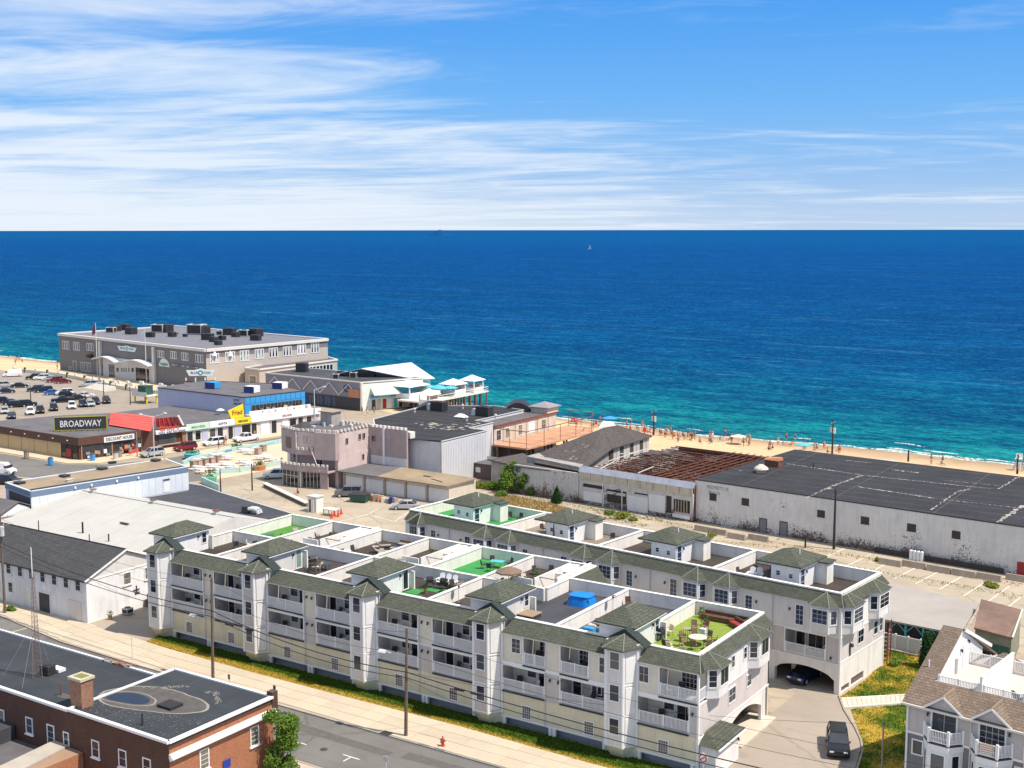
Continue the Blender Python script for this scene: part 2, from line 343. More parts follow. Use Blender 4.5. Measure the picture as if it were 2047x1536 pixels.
K.lot=m_concrete('cracked_lot',(.44,.375,.29),.55,.45,.16); K.lot2=m_concrete('tan_asphalt',(.33,.285,.24),.5,.3,.1)
K.drive=m_concrete('driveway_asphalt',(.36,.31,.26),.25,.25,.05); K.land=m_concrete('town_ground',(.38,.32,.245),.15,.4,.06)
K.plaza=m_concrete('plaza_paving',(.62,.50,.36),.0,.15); K.kerb=mat('kerb_stone',(.40,.36,.31),.8,.2,1.5)
mat('road_paint',(.70,.68,.62),.7,.15,3,dirt=.25); mat('orange_paint',(.55,.25,.13),.7,.2,3)
mat('stucco_white',(.77,.745,.70),.7,.09,.7,.1,dirt=.28); mat('pink_stucco',(.58,.47,.445),.85,.12,.5,.3,dirt=.22); mat('castle_grey',(.40,.32,.315),.85,.14,.5,.3,dirt=.25)
mat('pale_blue',(.58,.65,.74),.6,.07,.4,dirt=.10); mat('blue_band',(.15,.21,.31),.55,.08); mat('mauve_wall',(.46,.48,.62),.6,.05,.5,dirt=.08)
mat('black_metal',(.03,.03,.033),.5,.2); mat('dark_panel',(.055,.055,.06),.6,.2); mat('steel',(.42,.43,.44),.4,.15,metal=.6); mat('galv',(.55,.56,.56),.5,.15,3)
mat('pole_wood',(.15,.115,.085),.85,.3,3,.3); mat('wood_grey',(.33,.27,.22),.85,.25,3,.3); mat('brown_wood',(.12,.06,.04),.7,.25,2); mat('rust',(.19,.075,.05),.85,.35,1.5,.2)
mat('brown_fascia',(.11,.055,.042),.6,.2,1); mat('tan_panel',(.52,.39,.21),.7,.1,.8); mat('red_roof',(.80,.10,.075),.5,.12,1.2); mat('dark_red',(.33,.035,.04),.5,.3,2)
mat('orange_deck',(.52,.28,.17),.8,.22,.5); mat('teal_paint',(.28,.55,.53),.6,.12,1); mat('turquoise',(.10,.45,.52),.6,.1,1); mat('sign_yellow',(.78,.62,.03),.5,.08); mat('sign_green',(.05,.30,.12),.5)
mat('bright_blue',(.05,.30,.62),.4,.12,1); mat('navy',(.03,.05,.20),.5); mat('red',(.62,.06,.04),.5,.15); mat('orange',(.75,.22,.04),.5); mat('green_turf',(.04,.25,.065),.9,.2,2); mat('lime_turf',(.20,.27,.045),.95,.3,1.5,.3)
mat('deep_turf',(.07,.22,.035),.95,.25,1.5,.3); mat('tarp',(.01,.22,.72),.35,.25,1.2,.4); mat('black_rubber',(.02,.02,.02),.8); mat('chrome',(.7,.7,.7),.2,.1,metal=1.)
mat('casino_dark',(.19,.18,.178),.7,.08,.6); mat('casino_tan',(.46,.415,.37),.7,.06,.6); mat('casino_roof',(.17,.17,.20),.7,.2,.3,dirt=.1); mat('pale_stone',(.66,.63,.58),.7,.08)
mat('shop_grey',(.42,.39,.37),.75,.15,1,dirt=.2); mat('mauve_roof',(.27,.25,.28),.7,.08); mat('mint_wall',(.68,.76,.70),.6,.05); mat('white_metal_roof',(.68,.70,.78),.5,.04); mat('mint_awning',(.50,.66,.52),.6,.06)
mat('corrugated',(.60,.61,.64),.5,.08,1,dirt=.15); mat('wicker',(.20,.14,.10),.85,.3,6); mat('dark_fabric',(.055,.05,.05),.85,.3,5); mat('grey_fabric',(.30,.27,.26),.85,.2,5); mat('beige_fabric',(.62,.55,.45),.85,.15,4)
mat('skin',(.42,.24,.16),.6,.15); mat('straw',(.42,.30,.12),.95,.4,.6,.2); mat('terracotta',(.35,.14,.08),.8); mat('green_metal',(.03,.10,.075),.5,.2); mat('barrier_concrete',(.36,.30,.24),.85,.2,1.2,dirt=.3)
mat('sand_far',(.60,.43,.26),.95,.06,.1)
# ---------------------------------------------------------------- ground, beach and sea
def sheet(name,pts,z,mt,parent=None,kind='structure',th=None):
    mb=MB()
    if th: mb.prism([p[:2] for p in pts],z-th,z)
    else: mb.face(*[(p[0],p[1],z) for p in pts])
    return mb.build(name,mt,parent,kind=kind)
EDGE=[(-1500,236),(-345,236),(-300,234),(-240,232),(-200,236),(-165,222),(-128,206),(-96,202),(-74,200),(-46,198),(0,196),(120,196),(900,200)]
_g=[(p[0],p[1]+.3,-.02) for p in EDGE]
MB().face((-1500,-400,-.02),(900,-400,-.02),*_g[::-1]).build('ground',K.land,kind='structure')
SHORE=[(-1500,290),(-420,277),(-373,273),(-260,268),(-185,264),(-145,257.5),(-118,254.5),(-96,256.5),(-74,257.5),(-49,255.5),(0,253),(120,250),(900,240)]
def interp(tab,x):
    for (a,b),(c,d) in zip(tab,tab[1:]):
        if a<=x<=c: return b+(d-b)*(x-a)/(c-a)
    return tab[-1][1]
def beach():
    mb=MB(); xs=[-1500,-1000,-700]+[-500+i*2.5 for i in range(241)]+[200,400,900]; rows=[]
    rnd=random.Random(3)
    for x in xs:
        s=interp(SHORE,x); e0=interp(EDGE,x); r=[]
        for k,t in enumerate([0,.12,.25,.4,.55,.7,.82,.92,1.0,1.1,1.4,3.0]):
            y=e0+(s-e0)*t; z=-.02-2.0*t**1.3 if t<=1 else -2.02-(t-1)*2.2
            if 0<k<9: z+=rnd.uniform(-.07,.07)
            r.append((x,y,z))
        rows.append(r)
    n=len(rows[0]); vs=[p for r in rows for p in r]; fs=[]
    for i in range(len(rows)-1):
        for j in range(n-1): fs.append((i*n+j,(i+1)*n+j,(i+1)*n+j+1,i*n+j+1))
    mb.add(vs,fs)
    t=NT('beach_sand'); a=t.noise(.1,6,.7); b=t.noise(1.6,5,.75); x,y,z=t.xyz()
    c=t.mix(t.ramp(a,.3,.7),(.60,.42,.25),(.72,.53,.33)); c=t.mix(t.ramp(b,.4,.7,0,.5),c,(.47,.32,.19))
    c=t.mix(t.ramp(z,-1.35,-1.85,0,.85),c,(.30,.21,.135))          # wet sand by the water
    t.bump(b,.6,.12); t.done(c,.95,spec=.1)
    mb.build('beach',K.beach_sand,smooth=True,kind='structure')
beach()
def sea():
    t=NT('sea_water'); x,y,z=t.xyz()
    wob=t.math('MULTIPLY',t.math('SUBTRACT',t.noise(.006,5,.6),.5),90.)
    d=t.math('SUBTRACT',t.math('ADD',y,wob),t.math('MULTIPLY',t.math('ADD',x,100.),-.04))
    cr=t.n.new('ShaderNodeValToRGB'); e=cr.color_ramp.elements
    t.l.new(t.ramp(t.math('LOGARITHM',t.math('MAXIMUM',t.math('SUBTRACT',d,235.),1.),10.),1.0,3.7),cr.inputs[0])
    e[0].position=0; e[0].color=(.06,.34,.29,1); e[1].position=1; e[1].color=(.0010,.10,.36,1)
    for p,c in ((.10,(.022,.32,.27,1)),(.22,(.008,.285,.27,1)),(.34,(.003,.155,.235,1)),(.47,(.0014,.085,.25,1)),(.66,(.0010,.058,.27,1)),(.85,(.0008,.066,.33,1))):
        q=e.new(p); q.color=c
    # dark patches and pale wind streaks lying along the coast, thinning out with distance
    r1=t.noise(.011,7,.68,sc=(.45,1.6,1)); r2=t.noise(.10,7,.78,sc=(.45,1.5,1)); r3=t.noise(.45,5,.75,sc=(.5,1.3,1))
    c=t.mix(t.ramp(r1,.36,.64,.55,0),cr.outputs[0],(.0012,.035,.12)); 
    c=t.mix(t.ramp(r2,.40,.58,.75,0),c,(.0008,.03,.13)); c=t.mix(t.ramp(r2,.54,.74,0,.38),c,(.03,.30,.40))
    c=t.mix(t.ramp(r3,.56,.74,0,.38),c,(.08,.38,.45)); c=t.mix(t.ramp(r3,.50,.34,0,.75),c,(.001,.028,.08))
    rot=t.n.new('ShaderNodeMapping'); rot.inputs['Rotation'].default_value=(0,0,math.radians(-9)); rot.inputs['Scale'].default_value=(.0016,.016,1); t.l.new(t.pos,rot.inputs[0])
    stx=t.noise(1.,5,.55,vec=rot.outputs[0],dist=.5); fine=t.noise(.25,5,.8,sc=(.3,1,1))
    sm=t.math('MULTIPLY',t.ramp(t.math('ABSOLUTE',t.math('SUBTRACT',stx,.56)),.006,.0,0,.8),t.ramp(fine,.40,.66))
    c=t.mix(t.math('MULTIPLY',sm,.55),c,(.10,.34,.55))
    cap=t.math('MULTIPLY',t.ramp(t.noise(1.1,3,.6,sc=(.35,1.2,1)),.74,.78),t.ramp(r1,.5,.62)); c=t.mix(t.math('MULTIPLY',cap,.5),c,(.4,.55,.65))
    h=t.math('ADD',t.math('MULTIPLY',r3,.35),t.math('ADD',t.math('MULTIPLY',r2,1.4),t.math('MULTIPLY',t.noise(2.2,3,.6,sc=(.6,1.3,1)),.06)))
    r4=t.noise(1.3,4,.8,sc=(.45,1.,1)); c=t.mix(t.ramp(r4,.52,.38,0,.7),c,(.0008,.03,.10)); c=t.mix(t.ramp(r4,.54,.68,0,.42),c,(.02,.34,.48))
    t.bump(h,.6,1.0); t.done(c,.5,spec=.02); df=t.n.new('ShaderNodeBsdfDiffuse'); gl=t.n.new('ShaderNodeBsdfGlossy'); ms=t.n.new('ShaderNodeMixShader'); ms.inputs[0].default_value=.012; gl.inputs['Roughness'].default_value=.35
    t.l.new(c,df.inputs[0]); bn=t.b.inputs['Normal'].links[0].from_socket; t.l.new(bn,df.inputs['Normal']); t.l.new(bn,gl.inputs['Normal']); t.l.new(df.outputs[0],ms.inputs[1]); t.l.new(gl.outputs[0],ms.inputs[2]); t.l.new(ms.outputs[0],t.n['Material Output'].inputs[0])
    mb=MB(); mb.face((-90000,200,-2.0),(90000,200,-2.0),(90000,110000,-2.0),(-90000,110000,-2.0)); mb.build('sea',K.sea_water,kind='structure')
sea()
def surf():                                   # low broken rolls of foam along the shore
    t=NT('surf_foam'); f=t.noise(.7,6,.75,sc=(.35,1.1,1)); c=t.mix(t.ramp(f,.38,.6),(.30,.52,.50),(.80,.82,.80)); t.done(c,.7); tr=t.n.new('ShaderNodeBsdfTransparent'); ms=t.n.new('ShaderNodeMixShader'); t.l.new(t.ramp(t.noise(1.4,5,.8),.40,.52),ms.inputs[0]); t.l.new(tr.outputs[0],ms.inputs[1]); t.l.new(t.b.outputs[0],ms.inputs[2]); t.l.new(ms.outputs[0],t.n['Material Output'].inputs[0])
    rnd=random.Random(5); mb=MB()
    for off,w0,den in ((-.6,1.2,.97),(1.9,.5,.45),(4.6,.4,.22),(9,.35,.07)):
        x=-460
        while x<110:
            L=rnd.uniform(3,11)
            if rnd.random()<den:
                n=int(L/1.1)+2; up=[];lo=[]
                k=w0*rnd.uniform(.55,1.3)*(1.6 if -80<x<-20 or x<-330 else 1); sh=rnd.uniform(-.9,.9)
                for i in range(n+1):
                    xx=x+L*i/n; s=interp(SHORE,xx)+off+sh*math.sin(i*.6)*.8+math.sin(xx*.13)*.9; e=math.sin(math.pi*i/n)**.5*k*rnd.uniform(.6,1.1)
                    up.append((xx,s+e,-1.98)); lo.append((xx,s-e*.7,-1.98))
                for i in range(n):
                    m1=((lo[i][0]),(lo[i][1]+up[i][1])/2,-1.86); m2=(lo[i+1][0],(lo[i+1][1]+up[i+1][1])/2,-1.86)
                    mb.add([lo[i],lo[i+1],m2,m1],[(0,1,2,3)]); mb.add([m1,m2,up[i+1],up[i]],[(0,1,2,3)])
            x+=L*rnd.uniform(.7,1.15)
    mb.build('surf_foam',K.surf_foam,kind='stuff',smooth=True)
surf()
# far low islands on the horizon
def island(x0,x1,y,hh,label):
    mb=MB(); rnd=random.Random(int(x0)); n=24; a=[];b=[]
    prof=[hh*math.sin(math.pi*i/n)**.6*rnd.uniform(.5,1.) for i in range(n+1)]
    for i in range(n+1):
        x=x0+(x1-x0)*i/n; a.append((x,y-60,-2.2)); b.append((x,y,prof[i]-2))
    c=[(p[0],p[1]+120,-2.2) for p in a]
    for i in range(n): mb.add([a[i],a[i+1],b[i+1],b[i]],[(0,1,2,3)]); mb.add([b[i],b[i+1],c[i+1],c[i]],[(0,1,2,3)])
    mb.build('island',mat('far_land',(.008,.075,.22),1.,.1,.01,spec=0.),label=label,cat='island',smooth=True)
def far(px,d):                                # a point d metres out under a column of the horizon
    r=ray(px,463); k=d/math.hypot(r.x,r.y); return r.x*k,r.y*k
for pa,pb,hh,lb in ((848,905,54,'low dark island on the horizon left of the picture centre'),):
    a=far(pa,10500); b=far(pb,10500); island(a[0],b[0],(a[1]+b[1])/2,hh,lb)
def yacht(px,py,hh,label):
    x,y=at(px,py,-2.0); k=hh/12.
    t=thing('sailboat',label,'sailboat',(x,y,-2.0))
    MB().loft([(-4.5*k,0,.1),(0,-1.3*k,.1),(4.5*k,-.8*k,.1),(4.5*k,.8*k,.1),(0,1.3*k,.1)],[(-5.5*k,0,1.3*k),(0,-1.6*k,1.2*k),(4.8*k,-1*k,1.2*k),(4.8*k,1*k,1.2*k),(0,1.6*k,1.2*k)]).build('hull',K.white_trim,t)
    MB().cyl(0,0,1.2*k,12*k,.09*k,6).build('mast',K.steel,t)
    MB().loft([(-.2*k,-.05,2*k),(4.4*k,-.05,2*k),(0,-.05,11.5*k)],[(-.2*k,.05,2*k),(4.4*k,.05,2*k),(0,.05,11.5*k)]).build('sail',K.white_trim,t)
yacht(182,466,15,'white sailboat far out near the horizon at the left'); yacht(1177,498,12,'small white sailboat out at sea right of the centre')

# street in front: asphalt, kerbs, concrete slabs of the pavement, painted parking marks
KY=80.3
sheet('street',[(-320,84.4),(-126,82.6),(-112,80.6),(-100,KY),(60,KY+1.5),(60,73.2),(-100,72.6),(-150,74),(-320,77)],.004,K.asphalt)
kb=MB(); kp=[(-200,83.8),(-126,82.7),(-112,80.7),(-100,KY+.05),(-20,KY+.6),(30,KY+1.4)]
for a,b in zip(kp,kp[1:]): kb.bar((a[0],a[1],.05),(b[0],b[1],.05),.16,.15)
kb.build('kerb',K.kerb,kind='structure')
kb=MB(); kp2=[(-150,73.8),(-100,72.4),(-72,72.35),(-62,72.3),(-20,72.6)]
for a,b in zip(kp2,kp2[1:]): kb.bar((a[0],a[1],.05),(b[0],b[1],.05),.16,.15)
kb.build('kerb',K.kerb,kind='structure')
sheet('verge',[(-150,60),(-20,60),(-20,72.4),(-72,72.25),(-100,72.3),(-150,73.7)],.09,K.concrete)
def paving(name,x0,x1,rows,dx,mt,z=.12,seed=1,yf=lambda x:0.,skip=lambda x:False):
    root=setting(name); rnd=random.Random(seed); x=x0
    cache={}
    while x<x1:
        for (y0,y1) in rows:
            if skip(x): continue
            w=dx-.02; key=(round(y1-y0,2),)
            if key not in cache:
                o=MB().box(0,w,0,y1-y0-.02,-.12,0).build('tmp',mt); cache[key]=o.data; o.data.name='slab'; bpy.data.objects.remove(o)
            link('slab',cache[key],root,(x,y0+yf(x),z+rnd.uniform(-.006,.008)))
        x+=dx
    return root
sheet('pavement_bed',[(-200,83.8),(-126,82.8),(-112,80.8),(-100,KY+.1),(-20,KY+.7),(30,KY+1.4),(30,87),(-60,85.6),(-104,85.9),(-118,86.6),(-200,90)],.06,K.concrete)
mat('slab_concrete',(.55,.47,.36),.88,.12,.9,.1,dirt=.16,rnd=.30)
def pyf(x): return interp([(-200,3.4),(-126,2.4),(-112,.4),(-100,0.),(-20,.6),(30,1.2)],x)
paving('pavement',-175,10,((KY+.14,KY+1.9),(KY+1.92,KY+3.5),(KY+3.52,KY+5.1)),2.3,K.slab_concrete,yf=pyf)
mk=setting('road_markings')
def stripe(p,q,w=.12,parent=mk,mt='road_paint',z=.010,name='painted_line'):
    p=Vector((*p,0));q=Vector((*q,0));d=(q-p).normalized();s=Vector((-d.y,d.x,0))*w/2
    return MB().face(*[(v.x,v.y,z) for v in (p-s,q-s,q+s,p+s)]).build(name,MATS[mt],parent)
for px,py in ((600,1486),(705,1515),(30,1303)):
    x,y=at(px,py); stripe((x,y-1.0),(x,y-.07)); stripe((x-.9,y),(x+.9,y))
a=at(24,1268);b=at(58,1259); stripe(a,b)
a=at(1030,1536);b=at(640,1441)
for k,(px,py) in enumerate(((745,1462),(650,1500),(330,1335),(180,1290))):
    x,y=at(px,py); MB().cyl(x,y,.004,.018,.34,16).build('manhole_cover',mat('iron_cover',(.06,.058,.055),.6),mk)
for a_,b_ in (((600,1440),(800,1500)),((830,1500),(1000,1545)),((120,1270),(300,1330))):
    p=Vector(at(*a_));q=Vector(at(*b_)); p.y-=1.2;q.y-=1.2; MB().face((p.x,p.y-.7,.0095),(q.x,q.y-.5,.0095),(q.x,q.y+.5,.0095),(p.x,p.y+.6,.0095)).build('asphalt_patch',mat('patch_asphalt',(.115,.11,.105),.9,.25,1.5,.1),mk)
# lawn strip in front of the long building, lawns at the right
def m_lawn(name,edge):
    t=NT(name); x,y,z=t.xyz(); a=t.noise(.35,6,.75); b=t.noise(6.,5,.8); s=t.noise(1.6,4,.7)
    f=t.math('ADD',edge(t,x,y),t.math('MULTIPLY',t.math('SUBTRACT',a,.5),2.2))
    f=t.math('ADD',f,t.math('MULTIPLY',t.math('SUBTRACT',b,.5),1.2),clamp=True)
    c=t.mix(f,(.075,.135,.014),(.52,.36,.06)); c=t.mix(t.ramp(b,.35,.6,.55,0),c,(.03,.055,.01)); c=t.mix(t.ramp(s,.6,.75,0,.35),c,(.60,.44,.10))
    t.bump(b,.9,.10); t.done(c,.97,spec=.05); return t.m
K.lawn_strip=m_lawn('lawn_strip',lambda t,x,y:t.ramp(t.math('SUBTRACT',y,t.math('MULTIPLY',t.math('ADD',x,100.),-.012)),87.0,86.2,-.35,1.05))
K.lawn=m_lawn('lawn_side',lambda t,x,y:t.ramp(t.noise(.28,3,.5),.40,.60,-.1,1.0))
LS=[at(296,1287),at(380,1313),at(520,1352),at(900,1449),at(1190,1530),(-20,86.2),(-20,88.25),(-104.6,88.25)]
sheet('lawn_strip',LS,.145,K.lawn_strip,th=.1)
LAWN1=[at(1682,1392),at(1730,1360),at(1764,1322),at(1768,1300),at(1850,1300),at(1990,1330),at(1990,1395),at(1811,1391)]
LAWN2=[at(1703,1416),at(1811,1406),at(1990,1410),at(1990,1600),at(1690,1600),at(1712,1536),at(1722,1500),at(1726,1477)]
sheet('lawn_upper',LAWN1,.05,K.lawn); sheet('lawn_lower',LAWN2,.05,K.lawn)
def grass(name,poly,z,n,mt,hh=.13,seed=2):
    rnd=random.Random(seed); mb=MB(); xs=[p[0] for p in poly]; ys=[p[1] for p in poly]
    def inside(x,y):
        c=False; j=len(poly)-1
        for i in range(len(poly)):
            if (poly[i][1]>y)!=(poly[j][1]>y) and x<(poly[j][0]-poly[i][0])*(y-poly[i][1])/(poly[j][1]-poly[i][1])+poly[i][0]: c=not c
            j=i
        return c
    k=0
    while k<n:
        x=rnd.uniform(min(xs),max(xs)); y=rnd.uniform(min(ys),max(ys))
        if not inside(x,y): continue
        k+=1; a=rnd.uniform(0,6.28); w=rnd.uniform(.03,.08); h=rnd.uniform(.4,1.3)*hh; dx,dy=math.cos(a)*w,math.sin(a)*w; l=rnd.uniform(-.05,.05)
        mb.add([(x-dx,y-dy,z),(x+dx,y+dy,z),(x+l,y+l,z+h)],[(0,1,2)])
    return mb.build(name,mt,kind='stuff')
grass('grass',LS,.14,26000,K.lawn_strip); grass('grass',LAWN1,.045,9000,K.lawn,.12); grass('grass',LAWN2,.045,9000,K.lawn,.12)
# driveway right, footpath of slabs across the lawn, kerb round the drive
DR=[at(1540,1340),at(1678,1390),at(1690,1420),at(1712,1455),at(1724,1480),at(1726,1500),at(1712,1536),(-32,80.4),(-46,80.4),(-46,88.3),(-40.5,88.3),(-40.5,110)]
sheet('driveway',DR,.02,K.drive)
kr=MB(); pk=[at(1679,1389),at(1690,1418),at(1712,1453),at(1724,1478),at(1727,1500),at(1716,1536),at(1700,1575)]
for a,b in zip(pk,pk[1:]): kr.bar((*a,.06),(*b,.06),.16,.14)
kr.build('kerb',K.barrier_concrete,kind='structure')
pr=setting('footpath'); A,B=Vector(at(1684,1396)),Vector(at(1690,1414)); Cc,D=Vector(at(1812,1388)),Vector(at(1812,1404))
mat('path_slab',(.60,.53,.44),.85,.1,1.,rnd=.15)
for i in range(13):
    t0,t1=i/13,(i+.93)/13; q=[A.lerp(Cc,t0),A.lerp(Cc,t1),B.lerp(D,t1),B.lerp(D,t0)]
    MB().prism([(v.x,v.y) for v in q],.0,.09).build('slab',K.path_slab,pr)
for P,Q in ((A,Cc),(B,D)): MB().bar((P.x,P.y,.1),(Q.x,Q.y,.1),.12,.12).build('edging',K.stucco_white,pr)
# yard left of the long building
sheet('side_drive',[(-114,86.0),(-104.2,86.0),(-104.2,104),(-110,110),(-114.2,99)],.065,K.drive)
# cracked concrete lot between the rear building and the warehouse
sheet('rear_lot',[(-160,140),(-40.5,104),(-20,104),(15,120),(15,152),(-30,164.4),(-79,169.2),(-124,172),(-150,176)],.012,K.lot)
lm=setting('lot_markings')
for px0,py0,px1,py1 in ((1790,1162,1840,1136),(1832,1172,1882,1146),(1880,1183,1930,1154),(1928,1196,1976,1165),(1976,1208,2020,1176),(1740,1150,1790,1124),(1690,1139,1742,1114),(2015,1219,2047,1195),(1640,1125,1690,1102)):
    stripe(at(px0,py0-8),at(px1,py1-8),.14,lm,z=.016)
for q in (((735,1030),(790,1044)),((790,1044),(838,1010)),((760,1018),(735,1030)),((652,1052),(735,1030))): stripe(at(*q[0]),at(*q[1]),.13,lm,z=.016)
# left: parking lot, shopping street and plaza
sheet('parking_lot',[(-345,170),(-247,181),(-226,200),(-250,236),(-420,236),(-420,170)],.006,K.lot2)
RD=[at(0,935),at(140,972),at(330,960),(-196.5,158.6)]
sheet('side_road',[(-260,146.9),(-199,146),(-192,150),(-187,160),(-186,200),(-178,206),(-172,200),(-160,176),(-164,152),(-170,140),(-200,133),(-260,136)],.005,K.asphalt)
sheet('shop_pavement',[(-260,151.8),(-199.6,150),(-189.6,206),(-185.5,206),(-191,165),(-194,150),(-199,146.6),(-260,148.2)],.10,K.plaza,th=.1)
PZ=[at(365,935),at(390,905),at(470,892),at(575,884),at(575,935),at(430,962)]
sheet('plaza',PZ,.03,K.plaza,th=.03)
# ---------------------------------------------------------------- furniture that stands on decks and balconies
PROTO={}
def proto(key,fn):
    if key not in PROTO:
        o=fn(); PROTO[key]=[o,False]
    return PROTO[key]
def put(key,fn,x,y,z,rz,label,group=None):
    """first use moves the prototype itself, later uses copy the thing with its parts"""
    p=proto(key,fn)
    if not p[1]:
        p[1]=True; o=p[0]; o.location=(x,y,z); o.rotation_euler=(0,0,rz); o['label']=label
        if group:o['group']=group
        return o
    return copy_tree(p[0],(x,y,z),rz,label,group)
def chair_fn(fr,fab,nm='patio_chair'):
    def f():
        t=thing(nm,'chair','chair')
        MB().box(-.26,.26,-.26,.24,.40,.45).build('seat',MATS[fab],t)
        MB(Matrix.Translation((0,.24,.45))@Matrix.Rotation(-.18,4,'X')).box(-.26,.26,-.025,.025,0,.50).build('backrest',MATS[fab],t)
        for sx in (-1,1):
            for sy in (-1,1): MB().tube((sx*.25,sy*.23,0),(sx*.24,sy*.22,.41),.02,5).build('leg',MATS[fr],t)
            MB().box(sx*.25-.03*(sx>0),sx*.25+.03*(sx<0),-.24,.24,.62,.65).tube((sx*.25,-.22,.42),(sx*.25,-.22,.63),.018,4).build('armrest',MATS[fr],t)
        return t
    return f
def adirondack_fn(mt):
    def f():
        t=thing('slatted_chair','chair','chair')
        for i in range(5):
            MB(Matrix.Translation((-.24+i*.12,.22,.36))@Matrix.Rotation(-.42,4,'X')).box(-.05,.05,-.015,.015,0,.82-.06*abs(i-2)).build('slat',MATS[mt],t)
        MB(Matrix.Rotation(.14,4,'X')).box(-.30,.30,-.32,.26,.33,.37).build('seat',MATS[mt],t)
        for sx in (-1,1):
            MB().box(sx*.31,sx*.37,-.34,-.26,0,.56).build('leg',MATS[mt],t); MB().box(sx*.31,sx*.37,.20,.28,0,.5).build('leg',MATS[mt],t)
            MB().box(sx*.27,sx*.43,-.40,.34,.56,.59).build('armrest',MATS[mt],t)
        return t
    return f
def table_fn(top,leg,r=.5,round_=True,h=.72):
    def f():
        t=thing('patio_table','table','table')
        (MB().cyl(0,0,h-.03,h,r,16) if round_ else MB().box(-r,r,-r*.6,r*.6,h-.03,h)).build('tabletop',MATS[top],t)
        for a in (45,135,225,315):
            c,s=math.cos(math.radians(a))*r*.66,math.sin(math.radians(a))*r*.66*(1 if round_ else .6); MB().tube((c*1.1,s*1.1,0),(c,s,h-.03),.022,5).build('leg',MATS[leg],t)
        return t
    return f
def lounger_fn(fr,fab):
    def f():
        t=thing('sun_lounger','lounger','sun lounger')
        MB().box(-.31,.31,-.95,.25,.30,.35).build('seat',MATS[fab],t)
        MB(Matrix.Translation((0,.25,.32))@Matrix.Rotation(.75,4,'X')).box(-.31,.31,0,.75,0,.05).build('backrest',MATS[fab],t)
        for sx in (-1,1):
            for y in (-.85,.2): MB().box(sx*.27-.02,sx*.27+.02,y-.02,y+.02,0,.3).build('leg',MATS[fr],t)
            MB().box(sx*.33-.015,sx*.33+.015,-.95,.25,.29,.33).build('side_rail',MATS[fr],t)
        return t
    return f
def sofa_fn(w,fab='wicker',cush='grey_fabric'):
    def f():
        t=thing('outdoor_sofa','sofa','sofa')
        MB().box(-w/2,w/2,-.4,.4,.08,.36).build('base',MATS[fab],t); MB().box(-w/2,w/2,.28,.42,.36,.78).build('backrest',MATS[fab],t)
        for s in (-1,1): MB().box(s*w/2-.12*(s>0),s*w/2+.12*(s<0),-.4,.27,.36,.6).build('armrest',MATS[fab],t)
        n=max(1,round((w-.24)/.75)); cw=(w-.26)/n
        for i in range(n): MB().box(-w/2+.13+i*cw,-w/2+.13+(i+.96)*cw,-.39,.26,.36,.48).build('cushion',MATS[cush],t)
        return t
    return f
def grill_fn():
    t=thing('barbecue','barbecue','barbecue')
    MB().box(-.35,.35,-.25,.25,.5,.85).build('firebox',K.black_metal,t)
    MB().loft([(-.35,-.25,.85),(.35,-.25,.85),(.35,.25,.85),(-.35,.25,.85)],[(-.33,-.1,1.1),(.33,-.1,1.1),(.33,.15,1.1),(-.33,.15,1.1)]).build('lid',K.black_metal,t)
    for sx in (-1,1):
        MB().box(sx*.37,sx*.62,-.2,.2,.80,.84).build('side_shelf',K.steel,t)
        for y in (-.22,.2): MB().box(sx*.32-.02,sx*.32+.02,y-.02,y+.02,0,.5).build('leg',K.black_metal,t)
    return t
def planter_fn():
    t=thing('potted_plant','plant','plant')
    MB().cyl(0,0,0,.35,.17,10,.23).build('pot',K.terracotta,t)
    mb=MB(); rnd=random.Random(11)
    for i in range(60):
        a=rnd.uniform(0,6.28); r=rnd.uniform(0,.33); z=rnd.uniform(.35,.95); c=Vector((math.cos(a)*r,math.sin(a)*r,z)); d=Vector((rnd.uniform(-1,1),rnd.uniform(-1,1),rnd.uniform(-.4,1))).normalized()*.16; e=d.orthogonal().normalized()*.05
        mb.face(c-e,c+d*.5+e,c+d,c+d*.4-e*2)
    mb.build('foliage',mat('leaf_green',(.06,.13,.025),.8,.35,4),t,kind='stuff'); return t
def umbrella_fn(mt,openn=True):
    def f():
        t=thing('parasol','parasol','parasol')
        MB().cyl(0,0,0,.08,.28,10).build('base',K.dark_panel,t); MB().cyl(0,0,.08,2.45,.03,6).build('pole',K.galv,t)
        if openn:
            n=8; pts=[(1.35*math.cos(2*math.pi*i/n),1.35*math.sin(2*math.pi*i/n),1.95) for i in range(n)]; mb=MB()
            for i in range(n): mb.face((0,0,2.45),pts[i],pts[(i+1)%n]); a=pts[i];b=pts[(i+1)%n]; mb.face(a,(a[0],a[1],1.8),(b[0],b[1],1.8),b)
            mb.build('canopy',MATS[mt],t)
        else: MB().tube((0,0,.9),(0,0,2.4),.13,8,.05).build('canopy',MATS[mt],t)
        return t
    return f
G_PATIO='patio chairs on the roof decks and balconies'
